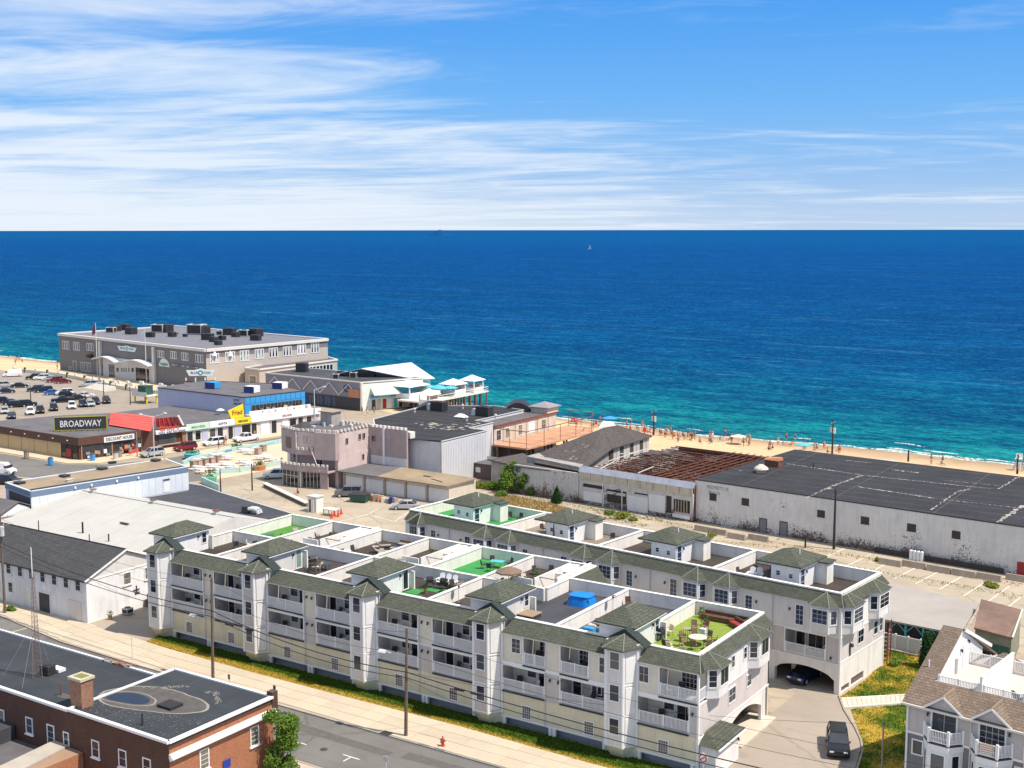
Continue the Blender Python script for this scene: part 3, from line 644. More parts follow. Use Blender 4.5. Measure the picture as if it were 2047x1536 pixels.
# ---------------------------------------------------------------- the long building along the street
B1=thing('condo_building','long three storey condominium along the street with green shingle band and walled roof decks','apartment building',(-73,88.3,0),world=True)
TW=[-104.3,-89.95,-75.55,-61.2,-47.65]; Y0=88.3; DZ=8.35; PZT=9.65; XE=-40.6
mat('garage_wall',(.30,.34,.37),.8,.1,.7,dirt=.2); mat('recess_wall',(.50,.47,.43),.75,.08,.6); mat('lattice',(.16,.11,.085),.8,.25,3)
_rail={}
def railing(parent,x,y,z,L,rz=0,h=1.05,mid=True,mt='white_trim'):
    k=(round(L,2),h,mid,mt)
    if k not in _rail:
        r=MB(); r.box(0,L,-.035,.035,h-.06,h); r.box(0,L,-.03,.03,.08,.14); r.box(0,.09,-.05,.05,0,h+.07); r.box(L-.09,L,-.05,.05,0,h+.07)
        if mid: r.box(L/2-.05,L/2+.05,-.05,.05,0,h+.07)
        b=MB(); n=int(L/.115)
        for i in range(1,n): xx=L*i/n; b.box(xx-.028,xx+.028,-.018,.018,.14,h-.06)
        a=r.build('tmp',MATS[mt]); c=b.build('tmp',MATS[mt]); _rail[k]=(a.data,c.data); a.data.name='railing'; c.data.name='balusters'
        bpy.data.objects.remove(a); bpy.data.objects.remove(c)
    o=link('railing',_rail[k][0],parent,(x,y,z),rz); link('balusters',_rail[k][1],o,kind='stuff'); return o
def trimbox(parent,x0,x1,z0,z1,y=Y0,t=.12,name='trim'):
    mb=MB(); d=.05
    mb.box(x0-t,x0,y-d,y+.10,z0,z1); mb.box(x1,x1+t,y-d,y+.10,z0,z1); mb.box(x0-t,x1+t,y-d,y+.10,z1,z1+t)
    return mb.build(name,K.white_trim,parent)
def sconce(parent,x,y,z,rz=0):
    if 'sc' not in _rail:
        o=MB().box(-.07,.07,-.16,0,-.06,.06).cyl(0,-.13,-.18,.02,.085,8,.05).build('tmp',K.black_metal); _rail['sc']=o.data; o.data.name='wall_lamp'; bpy.data.objects.remove(o)
    return link('wall_lamp',_rail['sc'],parent,(x,y,z),rz)
def cap(parent,x0,x1,y0,y1,zt=PZT,zb=DZ,w=.26,name='parapet'):
    """a parapet wall with a wider white coping; runs along its longer side"""
    mb=MB()
    if abs(x1-x0)>abs(y1-y0): ym=(y0+y1)/2; mb.box(x0,x1,ym-w/2,ym+w/2,zb,zt-.07)
    else: xm=(x0+x1)/2; mb.box(xm-w/2,xm+w/2,y0,y1,zb,zt-.07)
    o=mb.build(name,K.stucco_white,parent); mb=MB(); k=w/2+.06
    if abs(x1-x0)>abs(y1-y0): mb.box(x0-.0,x1+.0,ym-k,ym+k,zt-.07,zt)
    else: mb.box(xm-k,xm+k,y0,y1,zt-.066,zt+.004)
    mb.build('coping',K.stucco_white,o); return o
def b1():
    B=B1; rnd=random.Random(4)
    # openings per module: second and third floor, x offsets from the tower on their left
    op2=[];op3=[];wins=[]
    for i in range(3):
        c=TW[i]
        for a,b in ((1.55,6.35),(8.15,12.85)): op2.append((c+a,c+b,3.4,5.6)); op3.append((c+a,c+b,6.1,8.45))
    c=TW[3]; op2+= [(c+1.55,c+5.95,3.4,5.6),(c+7.6,c+12.0,3.4,5.6)]; op3+=[(c+3.8,c+6.0,6.15,8.45),(c+7.6,c+10.35,6.15,8.45)]
    c=TW[4]; op2+=[(c+1.6,c+6.2,3.4,5.6)]; op3+=[(c+3.55,XE-.12,6.15,8.45)]
    X0=-105.6
    lowop=[]
    for i in range(5):
        c=TW[i]
        if i<4:
            nx=TW[i+1]; md=(c+nx)/2
            lowop+=[(c+1.9,md-.35,.0,.82),(md+.35,nx-1.75,.0,.82)]
        else: lowop+=[(c+1.9,XE-.6,.0,.75)]
    grid_wall(X0,XE,.02,3.12,lowop,Y0,Y0+.2).build('ground_floor_wall',K.yellow_siding,B)
    grid_wall(X0,XE,3.12,5.84,op2,Y0+.01,Y0+.2).build('second_floor_wall',K.grey_siding,B)
    grid_wall(X0,XE,5.84,8.62,op3,Y0,Y0+.2).build('third_floor_wall',K.cream,B)
    # white piers, plinth rail and bands
    mb=MB(); mb.box(X0,XE+.02,Y0-.045,Y0+.0,.82,.97)
    mb.build('sill_band',K.white_trim,B)
    for o in lowop: 
        for xx in (o[0]-.28,o[1]): MB().box(xx,xx+.28,Y0-.09,Y0-.003,.0,.82).build('pier',K.white_trim,B)
    mb=MB(); mb.box(TW[3]+1.55,TW[4]-1.55,Y0-.06,Y0-.002,5.72,6.02); mb.build('band',K.white_trim,B)
    mb=MB(); mb.box(TW[4]+1.55,XE+.05,Y0-.06,Y0-.002,5.72,6.02); mb.build('band',K.white_trim,B)
    for i in range(3):
        for a,b in ((1.4,6.5),(8.0,13.0)): MB().box(TW[i]+a,TW[i]+b,Y0-.06,Y0-.002,5.62,6.05).build('band',K.white_trim,B)
        MB().box(TW[i]+6.5,TW[i]+8.0,Y0-.03,Y0-.002,5.68,5.82).build('band',K.white_trim,B)
    MB().box(X0,XE-.01,Y0-.10,Y0-.003,8.50,8.63).build('eave_board',K.white_trim,B)
    # interiors of the garages and balconies
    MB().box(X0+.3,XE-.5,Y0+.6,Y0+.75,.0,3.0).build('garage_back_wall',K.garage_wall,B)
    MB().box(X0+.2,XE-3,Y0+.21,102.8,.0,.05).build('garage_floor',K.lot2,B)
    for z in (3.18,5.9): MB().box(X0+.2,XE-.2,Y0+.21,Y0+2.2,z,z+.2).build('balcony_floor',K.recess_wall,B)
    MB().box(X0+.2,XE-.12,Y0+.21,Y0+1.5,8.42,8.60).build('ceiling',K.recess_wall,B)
    for zi,ops in ((3.38,op2),(6.10,op3)):
        for k,(a,b,z0,z1) in enumerate(ops):
            ht=z1-z0; yb=Y0+1.75; wide=b-a>3.5; corner=b>XE-.3
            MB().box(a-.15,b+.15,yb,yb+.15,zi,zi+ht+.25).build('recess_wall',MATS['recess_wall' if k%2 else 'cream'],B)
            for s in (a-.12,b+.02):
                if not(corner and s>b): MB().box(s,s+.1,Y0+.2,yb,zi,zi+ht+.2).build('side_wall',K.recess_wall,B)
            if wide and (k%2==0) and not corner:
                window(B,a+2.0,yb-.005,zi+.9,.9,1.1,name='window'); window(B,a+3.5,yb-.005,zi+.05,1.5,2.0,nx=2,ny=1,name='sliding_door',glass='dark_glass')
                if k%4==0: window(B,b-.45,yb-.005,zi+.9,.7,1.1,name='window')
            elif wide:
                window(B,a+.65,yb-.005,zi+.05,.8,2.0,ny=1,name='door',glass='dark_glass'); window(B,a+2.6,yb-.005,zi+.8,.9,1.2,name='window'); window(B,b-.95,yb-.005,zi+.05,1.5,2.0,nx=2,ny=1,name='sliding_door',glass='dark_glass')
            else: window(B,(a+b)/2+.2,yb-.005,zi+.05,1.4,2.0,nx=4,ny=5,name='sliding_door',glass='dark_glass')
            trimbox(B,a,b,z0-.02,z1)
            railing(B,a+.01,Y0+.04,zi-.04,b-a-.02)
            MB().box(a-.05,b+.05,Y0-.16,Y0-.062,zi-.20,zi-.08).build('deck_edge',K.black_metal,B)
    railing(B,XE-.06,Y0+.16,6.06,1.45,math.pi/2,mid=False)
    MB().box(XE-.16,XE+.02,Y0-.04,Y0+.14,5.9,8.5).build('corner_post',K.white_trim,B)
    for a,b in ((0,1),(2,3),(4,5)):     # lamps between the balconies
        for z in (5.2,7.95):
            for dx in (.45,1.15): sconce(B,TW[a//2]+6.45+dx,Y0-.005,z)
    for dx in (.45,1.3): sconce(B,TW[3]+6.1+dx,Y0-.005,5.2)
    sconce(B,XE-.5,Y0-.005,5.15)
    # windows of the two right-hand modules and the tall louvres of the garage storey
    c=TW[3]; window(B,c+3.0,Y0-.003,6.95,.85,1.25,nx=2,ny=3); window(B,c+11.75,Y0-.003,6.9,.6,1.3,ny=2); window(B,TW[4]+2.1,Y0-.003,6.9,.85,1.3,nx=2,ny=2)
    for i in range(5):
        for d in ((4.05,10.4) if i<4 else (3.9,)): window(B,TW[i]+d+.05,Y0-.003,1.15,.85,1.1,nx=4,ny=5,glass='lattice_pane',name='louvre',tw=.09)
    for x in (TW[0]+6.65,TW[1]+6.6,TW[2]+6.6,TW[3]+6.05): MB().tube((x,Y0-.09,.9),(x,Y0-.09,8.45),.035,6).build('downpipe',K.galv,B)
    # towers: half-hexagon bays with their own small roofs against a dark gable
    for i,c in enumerate(TW):
        P=lambda k,z,o=0: [(c-1.55-o,Y0+.0,z),(c-.75-o*.5,Y0-1.2-o,z),(c+.75+o*.5,Y0-1.2-o,z),(c+1.55+o,Y0+.0,z)]
        MB().loft(P(0,1.25),P(0,9.75)).build('bay_wall',MATS['grey_siding' if i%2 else 'ltgrey_siding'],B)
        MB().loft([(c-1.2,Y0,.05),(c-.6,Y0-.55,.05),(c+.6,Y0-.55,.05),(c+1.2,Y0,.05)],P(0,1.25)).build('bay_base',K.yellow_siding,B)
        MB().loft([(c-1.5,Y0-.02,9.7),(c+1.55,Y0-.02,9.7),(c+1.5,Y0+1.5,9.7),(c-1.5,Y0+1.5,9.7)],[(c-1.5,Y0-.02,9.9),(c+1.5,Y0-.02,9.9),(c+1.5,Y0+1.5,9.9),(c-1.5,Y0+1.5,9.9)]).build('tower_head',K.ltgrey_siding,B)
        MB().box(c-1.5,c+1.5,Y0+.25,Y0+1.6,8.63,9.7).build('tower_neck',K.ltgrey_siding,B)
        # corner posts and string courses
        for q in ((c-1.5,Y0-.06),(c-.78,Y0-1.18),(c+.78,Y0-1.18),(c+1.5,Y0-.06)): MB().cyl(q[0],q[1],1.2,9.72,.13,6).build('corner_post',K.white_trim,B)
        for z in (1.25,3.9,6.55,9.62): MB().loft(P(0,z,.05),P(0,z+.10,.05)).build('string_course',K.white_trim,B)
        for z,hh in ((2.35,1.3),(5.2,1.35),(7.95,1.4)): window(B,c,Y0-1.204,z,.84,hh,ny=2)
        # louvred panels on the chamfer that faces the drive
        T=wall_T((c+.75,Y0-1.2),(c+1.55,Y0),0)
        M_=T[0]
        for z0,z1 in ((1.5,3.75),(4.1,6.4),(6.8,8.9)):
            mb=MB(M_); mb.box(.28,1.16,-.05,-.003,z0,z1)
            pn=mb.build('panel',K.white_siding,B)
        E=[(c-1.95,Y0+.35,9.72),(c-1.0,Y0-1.62,9.72),(c+1.0,Y0-1.62,9.72),(c+1.95,Y0+.35,9.72)]; A=(c+.0,Y0+.42,10.5)
        mb=MB(); E2=[(p[0],p[1],9.62) for p in E]
        mb.face(E[0],E[1],A);mb.face(E[1],E[2],A);mb.face(E[2],E[3],A);mb.face(*E2[::-1])
        for a_,b_ in ((0,1),(1,2),(2,3)): mb.face(E2[a_],E2[b_],E[b_],E[a_])
        mb.build('bay_roof',K.green_shingle,B)
        MB().loft([(c-2.0,Y0+.45,9.66),(c+2.0,Y0+.45,9.66),(c+.0,Y0+.45,10.92)],[(c-2.0,Y0+1.6,9.66),(c+2.0,Y0+1.6,9.66),(c+.0,Y0+1.6,10.92)]).build('gable',K.dark_green,B)
        mb=MB()
        for a_,b_ in ((E[1],A),(E[2],A)): mb.tube(a_,b_,.03,5)
        mb.build('hip_cap',K.pale_shingle,B)
    # shingled mansard band between the towers, with raking ends
    for i in range(5):
        a=TW[i]+1.55; b=TW[i+1]-1.55 if i<4 else None
        yt,zt_,yb_,zb_=Y0+1.35,9.58,Y0-.28,8.62
        if b: MB().loft([(a,yb_,zb_),(b,yb_,zb_),(b,Y0+.3,zb_),(a,Y0+.3,zb_)],[(a+.35,yt-.05,zt_),(b,yt-.05,zt_),(b,yt+.05,zt_),(a+.35,yt+.05,zt_)]).build('mansard',K.green_shingle,B)
        else:
            MB().loft([(a,yb_,zb_),(XE+.28,yb_,zb_),(XE+.28,Y0+.5,zb_),(a,Y0+.5,zb_)],[(a+.35,yt-.05,zt_),(-41.25,yt-.05,zt_),(-41.25,yt+.05,zt_),(a+.35,yt+.05,zt_)]).build('mansard',K.green_shingle,B)
    mb=MB(); mb.face((XE+.28,Y0-.28,8.62),(XE+.28,103.55,8.62),(-41.25,103.2,9.58),(-41.25,Y0+1.3,9.58)); mb.face((XE+.28,103.55,8.62),(-46,103.55,8.62),(-46,103.2,9.58),(-41.25,103.2,9.58))
    mb.face((XE+.28,Y0-.28,8.62),(-41.25,Y0-.28,8.62),(-41.25,103.55,8.62),(XE+.28,103.55,8.62)); mb.build('mansard',K.green_shingle,B)
    MB().loft([(-61.35,103.4,8.0),(-60.4,103.4,8.0),(-60.4,108.9,8.0),(-61.35,108.9,8.0)],[(-61.65,103.4,9.58),(-61.55,103.4,9.58),(-61.55,108.6,9.58),(-61.65,108.6,9.58)]).build('mansard',K.green_shingle,B)
    MB().tube((XE+.28,Y0-.28,8.64),(-41.2,Y0+1.35,9.6),.035,5).build('hip_cap',K.pale_shingle,B)
    # end wall towards the drive
    X=XE; arch=[]; n=18
    def az(y): 
        t=(y-94.0)/(101.55-94.0); return 1.0+1.55*math.sin(math.pi*min(1,max(0,.10+t*.80)))**.8 if 0<t<1 else 0
    for zz0,zz1,mt,nm in ((3.0,5.86,'stucco_pink','second_floor_wall'),(5.86,8.62,'white_siding','third_floor_wall')):
        MB().box(X-.2,X,Y0+ (.21 if zz0<5 else 1.75),103.2,zz0,zz1).build(nm,MATS[mt],B)
    mb=MB(); ys=[Y0+.2+ (94-Y0-.2)*k/4 for k in range(4)]+[94+(7.55)*k/n for k in range(n+1)]+[102.4]
    for y0,y1 in zip(ys,ys[1:]):
        za,zb=az(y0+1e-4),az(y1-1e-4)
        mb.loft([(X-.25,y0,za),(X+.01,y0,za),(X+.01,y1,zb),(X-.25,y1,zb)],[(X-.25,y0,3.0),(X+.01,y0,3.0),(X+.01,y1,3.0),(X-.25,y1,3.0)])
    mb.build('arched_beam',K.stucco_white,B)
    MB().box(X-.3,X+.03,101.9,102.45,0,3.0).build('post',K.stucco_white,B)
    MB().box(X-.02,X+.05,Y0,103.2,2.96,3.08).build('string_course',K.white_trim,B); MB().box(X-.02,X+.05,Y0+.1,103.2,5.80,5.92).build('string_course',K.white_trim,B)
    MB().box(X-.12,X+.045,Y0-.04,Y0+.2,0,5.9).build('corner_post',K.white_trim,B)
    MB().box(-50,-49.8,90,102.8,0,3.0).build('garage_wall',K.brown_wood,B)
    MB().box(-46,X-.05,102.35,102.5,2.2,3.1).build('lintel',K.stucco_white,B)
    MB().box(X-1.6,X+.9,95.2,103.0,.02,.16).build('entrance_slab',K.path_slab,B)
    for y0,y1 in ((89.75,92.9),(98.2,101.8)):   # bay windows on the end wall
        ya,yb=y0+.6,y1-.65; lo=[(X,y0,6.0),(X+.85,ya,6.05),(X+.85,yb,6.05),(X,y1,6.0)]; hi=[(p[0],p[1],8.62) for p in lo]
        MB().loft(lo,hi).build('bay',K.white_siding,B)
        T=wall_T((X,y0),(X+.85,ya)); wwin(B,T,T[1]/2,7.0,.62,1.4,ny=3,glass='window_glass')
        T=wall_T((X+.85,ya),(X+.85,yb)); wwin(B,T,T[1]/2,7.0,min(1.5,T[1]-.3),1.35,nx=2,ny=1)
        e=[(X-.1,y0-.25,8.6),(X+1.15,ya-.15,8.6),(X+1.15,yb+.15,8.6),(X-.1,y1+.25,8.6)]; ap=(X-.55,(y0+y1)/2-.3,9.62)
        mb=MB(); mb.face(e[0],e[1],ap);mb.face(e[1],e[2],ap);mb.face(e[2],e[3],ap);mb.face(*e[::-1]); mb.build('bay_roof',K.green_shingle,B)
        mb=MB(); [mb.tube(e[k],ap,.03,5) for k in (1,2)]; mb.build('hip_cap',K.pale_shingle,B)
    r90=math.pi/2
    for y,z,w,h in ((95.0,7.1,.6,1.0),(97.6,7.1,.6,1.0),(94.95,4.1,1.35,1.2),(98.6,4.35,.9,1.0)): window(B,X+.003,y,z,w,h,r90,nx=2 if w>1 else 1,ny=2,glass='window_glass')
    # small entrance porch with hip roof at the corner
    P=thing('entrance_porch','low green shingled porch with white walls at the street corner of the long condominium','porch',(-39.7,91,0),world=True)
    MB().box(-40.55,-39.15,Y0+.3,93.2,.02,2.45).build('wall',K.white_siding,P)
    mb=MB(); e=[(-40.58,Y0,2.55),(-38.75,Y0,2.55),(-38.75,93.9,2.55),(-40.58,93.9,2.55)]; a,b=(-40.5,Y0+1.4,3.35),(-40.5,92.4,3.35)
    mb.face(e[0],e[1],a); mb.face(e[1],e[2],b,a); mb.face(e[2],e[3],b); mb.face(*e[::-1]); mb.build('roof',K.green_shingle,P)
    MB().box(-38.8,-38.7,Y0,93.9,2.42,2.56).build('gutter',K.white_trim,P); sconce(P,-39.14,92.9,1.9,r90)
    # other walls (back and left), plainly sided
    for a,b,y in ((-104.3,-61.6,108.65),(-61.6,XE,103.2)): MB().box(a,b,y-.2,y,0,DZ+.1).build('rear_wall',K.cream,B)
    MB().box(-104.4,-104.2,95,108.45,0,DZ+.1).build('side_wall',K.cream,B); MB().box(-61.7,-61.5,103.2,108.45,0,DZ).build('side_wall',K.cream,B)
    MB().box(-107.4,-104.2,89.2,95.4,0,DZ+.2).build('stair_wing',K.cream,B); MB().box(-105.8,-105.6,Y0,89.3,.02,8.6).build('side_wall',K.cream,B)
    # roof decks, one mesh for each deck cell
    cells=[(-104.2,-97.6,90,98.75,'deck'),(-97.6,-83.2,90,98.75,'deck'),(-83.2,-69.1,90,98.75,'deck'),(-69.1,-61.7,90,98.75,'deck'),(-55,-48,90,103.2,'dark_roof'),(-48,-41.5,90,103.2,'lime_turf'),
           (-104.2,-97.6,98.75,108.5,'deep_turf'),(-97.6,-90.1,98.75,108.5,'deck'),(-90.1,-83.2,98.75,108.5,'deck'),(-83.2,-76,98.75,108.5,'deck'),(-76,-69.2,98.75,108.5,'green_turf'),(-69.2,-61.7,98.75,108.5,'deck'),(-61.7,-55,90,103.2,'dark_roof')]
    for a,b,c_,d_,m_ in cells: MB().box(a,b,c_,d_,DZ-.25,DZ).build('roof_deck',MATS[m_],B)
    cap(B,-104.2,-41.2,89.75,89.75,w=.3)
    for a,b in ((-104.2,-61.7),): cap(B,a,b,108.5,108.5)
    cap(B,-61.7,-41.2,103.2,103.2); cap(B,-41.3,-41.3,89.9,103.07,w=.3); cap(B,-104.2,-104.2,95.3,108.37); cap(B,-61.7,-61.7,103.33,108.37)
    cap(B,-104.07,-61.83,98.75,98.75)
    for x,y0,y1 in ((-97.6,98.88,108.37),(-90.1,98.88,108.37),(-83.2,89.9,98.62),(-83.2,98.88,108.37),(-97.6,89.9,98.62),(-76,98.88,108.37),(-69.2,98.88,108.37),(-69.1,89.9,98.62),(-55,89.9,103.07),(-48,92.5,103.07),(-61.7,98.9,103.07)): cap(B,x,x,y0,y1)
    # stair heads on the roof
    for i,c in enumerate(TW):
        x0,x1,y0,y1=c-3.1,c+.2,89.95,95.0
        R=MB().box(x0,x1,y0,y1,DZ,10.72).build('stair_head',MATS['ltgrey_siding' if i in(1,3) else 'white_siding'],B)
        MB().hip(x0,x1,y0,y1,10.8,.95,.38,.14).build('hip_roof',K.green_shingle,R); MB().box(x0-.40,x1+.40,y0-.40,y1+.40,10.60,10.67).build('eave_board',K.white_trim,R)
        MB().tube(((x0+x1)/2,y0+1.6,11.76),((x0+x1)/2,y1-1.6,11.76),.035,4).build('ridge_cap',K.pale_shingle,R)
        window(B,x1+.003,y1-.75,DZ+.15,.72,1.9,r90,ny=1,name='door',glass='sage_door' if i==1 else 'window_glass') if i in(1,2) else window(B,x1+.003,y1-.75,DZ+.85,.6,1.1,r90,ny=2)
        sconce(B,x1+.003,y1-1.6,10.1,r90)
        MB().box(x1,x1+.55,y1-.05,y1+.13,DZ,10.2 if i in (1,2) else 9.9).build('screen_wall',K.stucco_white,B)
    # stair enclosures in the back row: low white walls with a sloping top
    for c in (-91.2,-77.1,-63.0):
        x0=c-3.6; pass
        mb=MB(); mb.box(c-1.0,c-.85,100.2,107.2,DZ,9.95); mb.box(c+.75,c+.9,101.6,108.3,DZ,9.95); mb.box(c-1.0,c+.9,104.0,104.15,DZ,9.6); mb.box(c-3.2,c-1.0,99.9,100.05,DZ,9.9)
        mb.build('stair_enclosure',K.stucco_white,B)
        MB().loft([(c-.85,105.6,9.3),(c+.1,105.6,9.3),(c+.1,107.4,9.7),(c-.85,107.4,9.7)],[(c-.85,105.6,9.4),(c+.1,105.6,9.4),(c+.1,107.4,9.8),(c-.85,107.4,9.8)]).build('stair_cover',K.stucco_white,B)
        MB().tube((c-.9,101,9.9),(c+.8,103.6,9.0),.04,5).tube((c+.8,103.6,9.0),(c+.8,103.6,DZ),.04,5).build('handrail',K.black_metal,B)
    MB().box(-97.4,-93.2,98.9,99.5,DZ,9.0).build('bench_wall',K.stucco_white,B)
K.pale_shingle=mat('pale_shingle_cap',(.27,.29,.24),.9,.2,2); K.stucco_pink=m_siding('pale_pink_siding',(.66,.61,.60)); mat('sage_door',(.20,.30,.26),.5); K.lattice_pane=K.lattice
b1()
# things on the roof decks of the long building
def roof_things():
    CH=chair_fn('black_metal','dark_fabric'); BR=chair_fn('brown_wood','brown_wood','wooden_chair'); WH=adirondack_fn('white_trim')
    TB=table_fn('dark_glass','black_metal',.55); WT=table_fn('white_trim','galv',.5); LG=lounger_fn('black_metal','grey_fabric')
    z=DZ
    def chairs(lst,key,fn,where,grp=G_PATIO):
        for (x,y,a,lab) in lst: put(key,fn,x,y,z,math.radians(a),lab+' '+where,grp)
    put('lounger',LG,-99.6,104.6,z,1.2,'grey reclined sun lounger on the grass green deck at the back left corner'); put('dtable',TB,-100.8,101.2,z,0,'small dark table on the grass green back left roof deck')
    put('chair',CH,-99.2,101.8,z,2.2,'dark chair beside the small table on the back left green deck',G_PATIO)
    put('wtable',WT,-95.2,100.9,z,0,'white round table on the dark back deck beside the stair wall'); 
    chairs([(-96.2,100.4,120,'dark chair left of'),(-94.2,100.6,240,'dark chair right of'),(-95.4,101.9,10,'dark chair behind')],'chair',CH,'the white round table on the back deck')
    put('dtable',TB,-93.8,105.9,z,0,'dark round dining table by the back parapet second deck from the left')
    chairs([(-94.9,105.4,100,'dark chair at the left of'),(-93.9,107.0,0,'dark chair behind'),(-92.7,106.0,260,'dark chair at the right of'),(-93.7,104.8,180,'dark chair in front of')],'chair',CH,'the dark dining table by the back parapet')
    put('sofa',sofa_fn(2.2),-85.6,107.3,z,0,'dark wicker sofa against the back parapet on the third deck'); put('lounger',LG,-87.8,105.8,z,2.4,'grey sun lounger turned to the sofa on the third back deck')
    put('lounger',LG,-86.6,103.8,z,1.9,'second grey lounger nearer the stair on the third back deck'); put('chair',CH,-88.9,102.2,z,1.4,'single dark chair near the left wall of the third back deck',G_PATIO)
    put('wtable',WT,-88.6,100.6,z,0,'white table by the left wall of the third back deck'); put('dtable',TB,-85.0,105.0,z,.4,'dark glass table before the wicker sofa')
    put('shelf',lambda:shelf_fn(),-80.2,99.5,z,0,'white slatted shelf unit against the middle wall of the roof')
    for k,(x,y) in enumerate(((-80.3,105.2),(-79.5,106.4),(-78.6,105.7),(-77.6,107.2),(-77.2,106.0))): put('pot',planter_fn,x,y,z,k,['leftmost potted plant on the planted back deck','second potted plant from the left on the planted back deck','middle potted plant of the planted back deck','tall potted plant at the back wall of the planted deck','rightmost potted plant of the planted back deck'][k],'potted plants on the back deck')
    MB().box(-79.8,-78.0,103.2,104.8,z+.25,z+.5).build('raised_bed',K.wood_grey,label='low wooden raised bed on the planted back deck',cat='planter')
    put('teal_table',table_fn('turquoise','galv',.75,False),-72.4,106.2,z,.2,'teal dining table on the bright green roof deck')
    chairs([(-73.5,106.9,40,'dark chair at the far left of'),(-71.5,107.2,330,'dark chair behind'),(-70.9,105.9,260,'dark chair at the right end of'),(-73.4,105.1,140,'dark chair at the near left of'),(-72.2,104.6,180,'dark chair in front of')],'chair',CH,'the teal table')
    put('sofa',sofa_fn(2.2),-72.3,100.2,z,math.pi,'dark wicker sofa at the front edge of the bright green deck'); put('wchair',sofa_fn(.9),-74.6,100.4,z,math.pi,'single wicker armchair at the front left of the bright green deck')
    put('wchair',sofa_fn(.9),-70.3,100.9,z,2.6,'wicker armchair at the front right of the bright green deck')
    MB().box(-70.6,-69.6,102,105.8,z,z+.55).build('storage_bench',K.stucco_white,label='long white bench along the right wall of the bright green deck',cat='bench')
    put('lounger',LG,-64.4,106.4,z,2.8,'dark lounger against the back parapet left of its neighbour deck right of the green one'); put('lounger',LG,-62.9,106.9,z,3.3,'dark lounger in the back right corner behind the blue tub deck')
    chairs([(-66.2,107.0,20,'dark folding chair near the stair wall')],'chair',CH,'on the deck behind the blue tub')
    put('dtable',TB,-66.4,100.6,z,0,'dark table on the deck left of the blue covered tub'); chairs([(-67.6,100.5,90,'dark chair left of the dark table'),(-65.2,100.9,270,'dark chair right of the dark table'),(-66.2,101.9,0,'dark chair behind the dark table')],'chair',CH,'beside the blue tub deck')
    put('sunshade',umbrella_fn('wicker'),-66.8,100.0,z,0,'brown parasol over the dark table next to the blue tub deck')
    # front row
    put('grill',grill_fn,-89.2,95.8,z,1.2,'black barbecue beside the stair door of the second deck'); put('dtable',TB,-87.0,95.4,z,0,'dark table on the second front deck')
    wl=['leftmost','second','third']
    for k,x in enumerate((-73.7,-72.9,-72.1)): put('adir',WH,x,97.9,z,.1,wl[k]+' white slatted chair in the row against the middle wall of the green patched deck','white slatted chairs on the green patched deck')
    chairs([(-71.2,97.8,10,'first grey chair right of the white slatted chairs'),(-70.4,98.0,0,'second grey chair right of the white slatted chairs'),(-70.0,96.9,280,'grey chair in the back right corner')],'gchair',chair_fn('galv','grey_fabric'),'on the green patched deck')
    put('grill',grill_fn,-73.9,96.4,z,.6,'black barbecue in front of the white slatted chairs'); put('grill',grill_fn,-72.4,96.7,z,.1,'second black barbecue beside the first on the green patched deck')
    MB().box(-69.9,-69.3,94.6,95.7,z,z+.8).build('cabinet',K.dark_red,label='dark red cabinet by the right wall of the green patched deck',cat='cabinet')
    for n_,(a,b,c_,d_) in enumerate(((-75.1,-72.6,92.0,93.6),(-75.0,-73.5,93.7,95.2),(-74.2,-72.0,95.3,96.2),(-72.3,-69.5,95.4,96.7))): MB().box(a,b,c_,d_,z,z+.025).build('turf_mat',K.green_turf,label=['green turf mat nearest the parapet on the patched deck','green turf mat beside the stair door','narrow green turf mat in the middle of the patched deck','green turf mat nearest the grey chairs'][n_],cat='mat')
    put('lampstand',heater_fn,-68.3,93.6,z,0,'tall standing heater in the deck behind the fourth stair head')
    # blue tarpaulin over the hot tub
    t=thing('covered_hot_tub','hot tub wrapped in a bright blue tarpaulin on the black roof deck','hot tub',(-58.3,99.9,z),math.radians(6))
    rnd=random.Random(2); n=28; lo=[];hi=[];mid=[]
    for i in range(n):
        a=2*math.pi*i/n; sx=abs(math.cos(a))**.5*(1 if math.cos(a)>0 else -1); sy=abs(math.sin(a))**.5*(1 if math.sin(a)>0 else -1); r=1+rnd.uniform(-.05,.05)
        lo.append((sx*1.32*r,sy*1.05*r,.0)); mid.append((sx*1.12,sy*.9,.72+rnd.uniform(-.05,.05))); hi.append((sx*1.15,sy*.92,.98))
    mb=MB(); vs=lo+mid+hi+[(p[0]*.55,p[1]*.55,1.03) for p in hi]
    fs=[(i+k*n,(i+1)%n+k*n,(i+1)%n+(k+1)*n,i+(k+1)*n) for k in range(3) for i in range(n)]+[tuple(range(3*n,4*n))]; mb.add(vs,fs); mb.build('tarpaulin',K.tarp,t)
    MB().box(-1.05,1.05,-.82,.82,0,.7).build('tub',K.dark_panel,t)
    t=thing('roof_hatch','low tan topped hatch on the black deck beside the fourth stair head','hatch',(*at(1052,1228,DZ+.3),z)); MB().box(-1.2,1.2,-.8,.8,0,.42).build('curb',K.dark_panel,t); MB().box(-1.3,1.3,-.9,.9,.42,.5).build('lid',K.tan_roof,t)
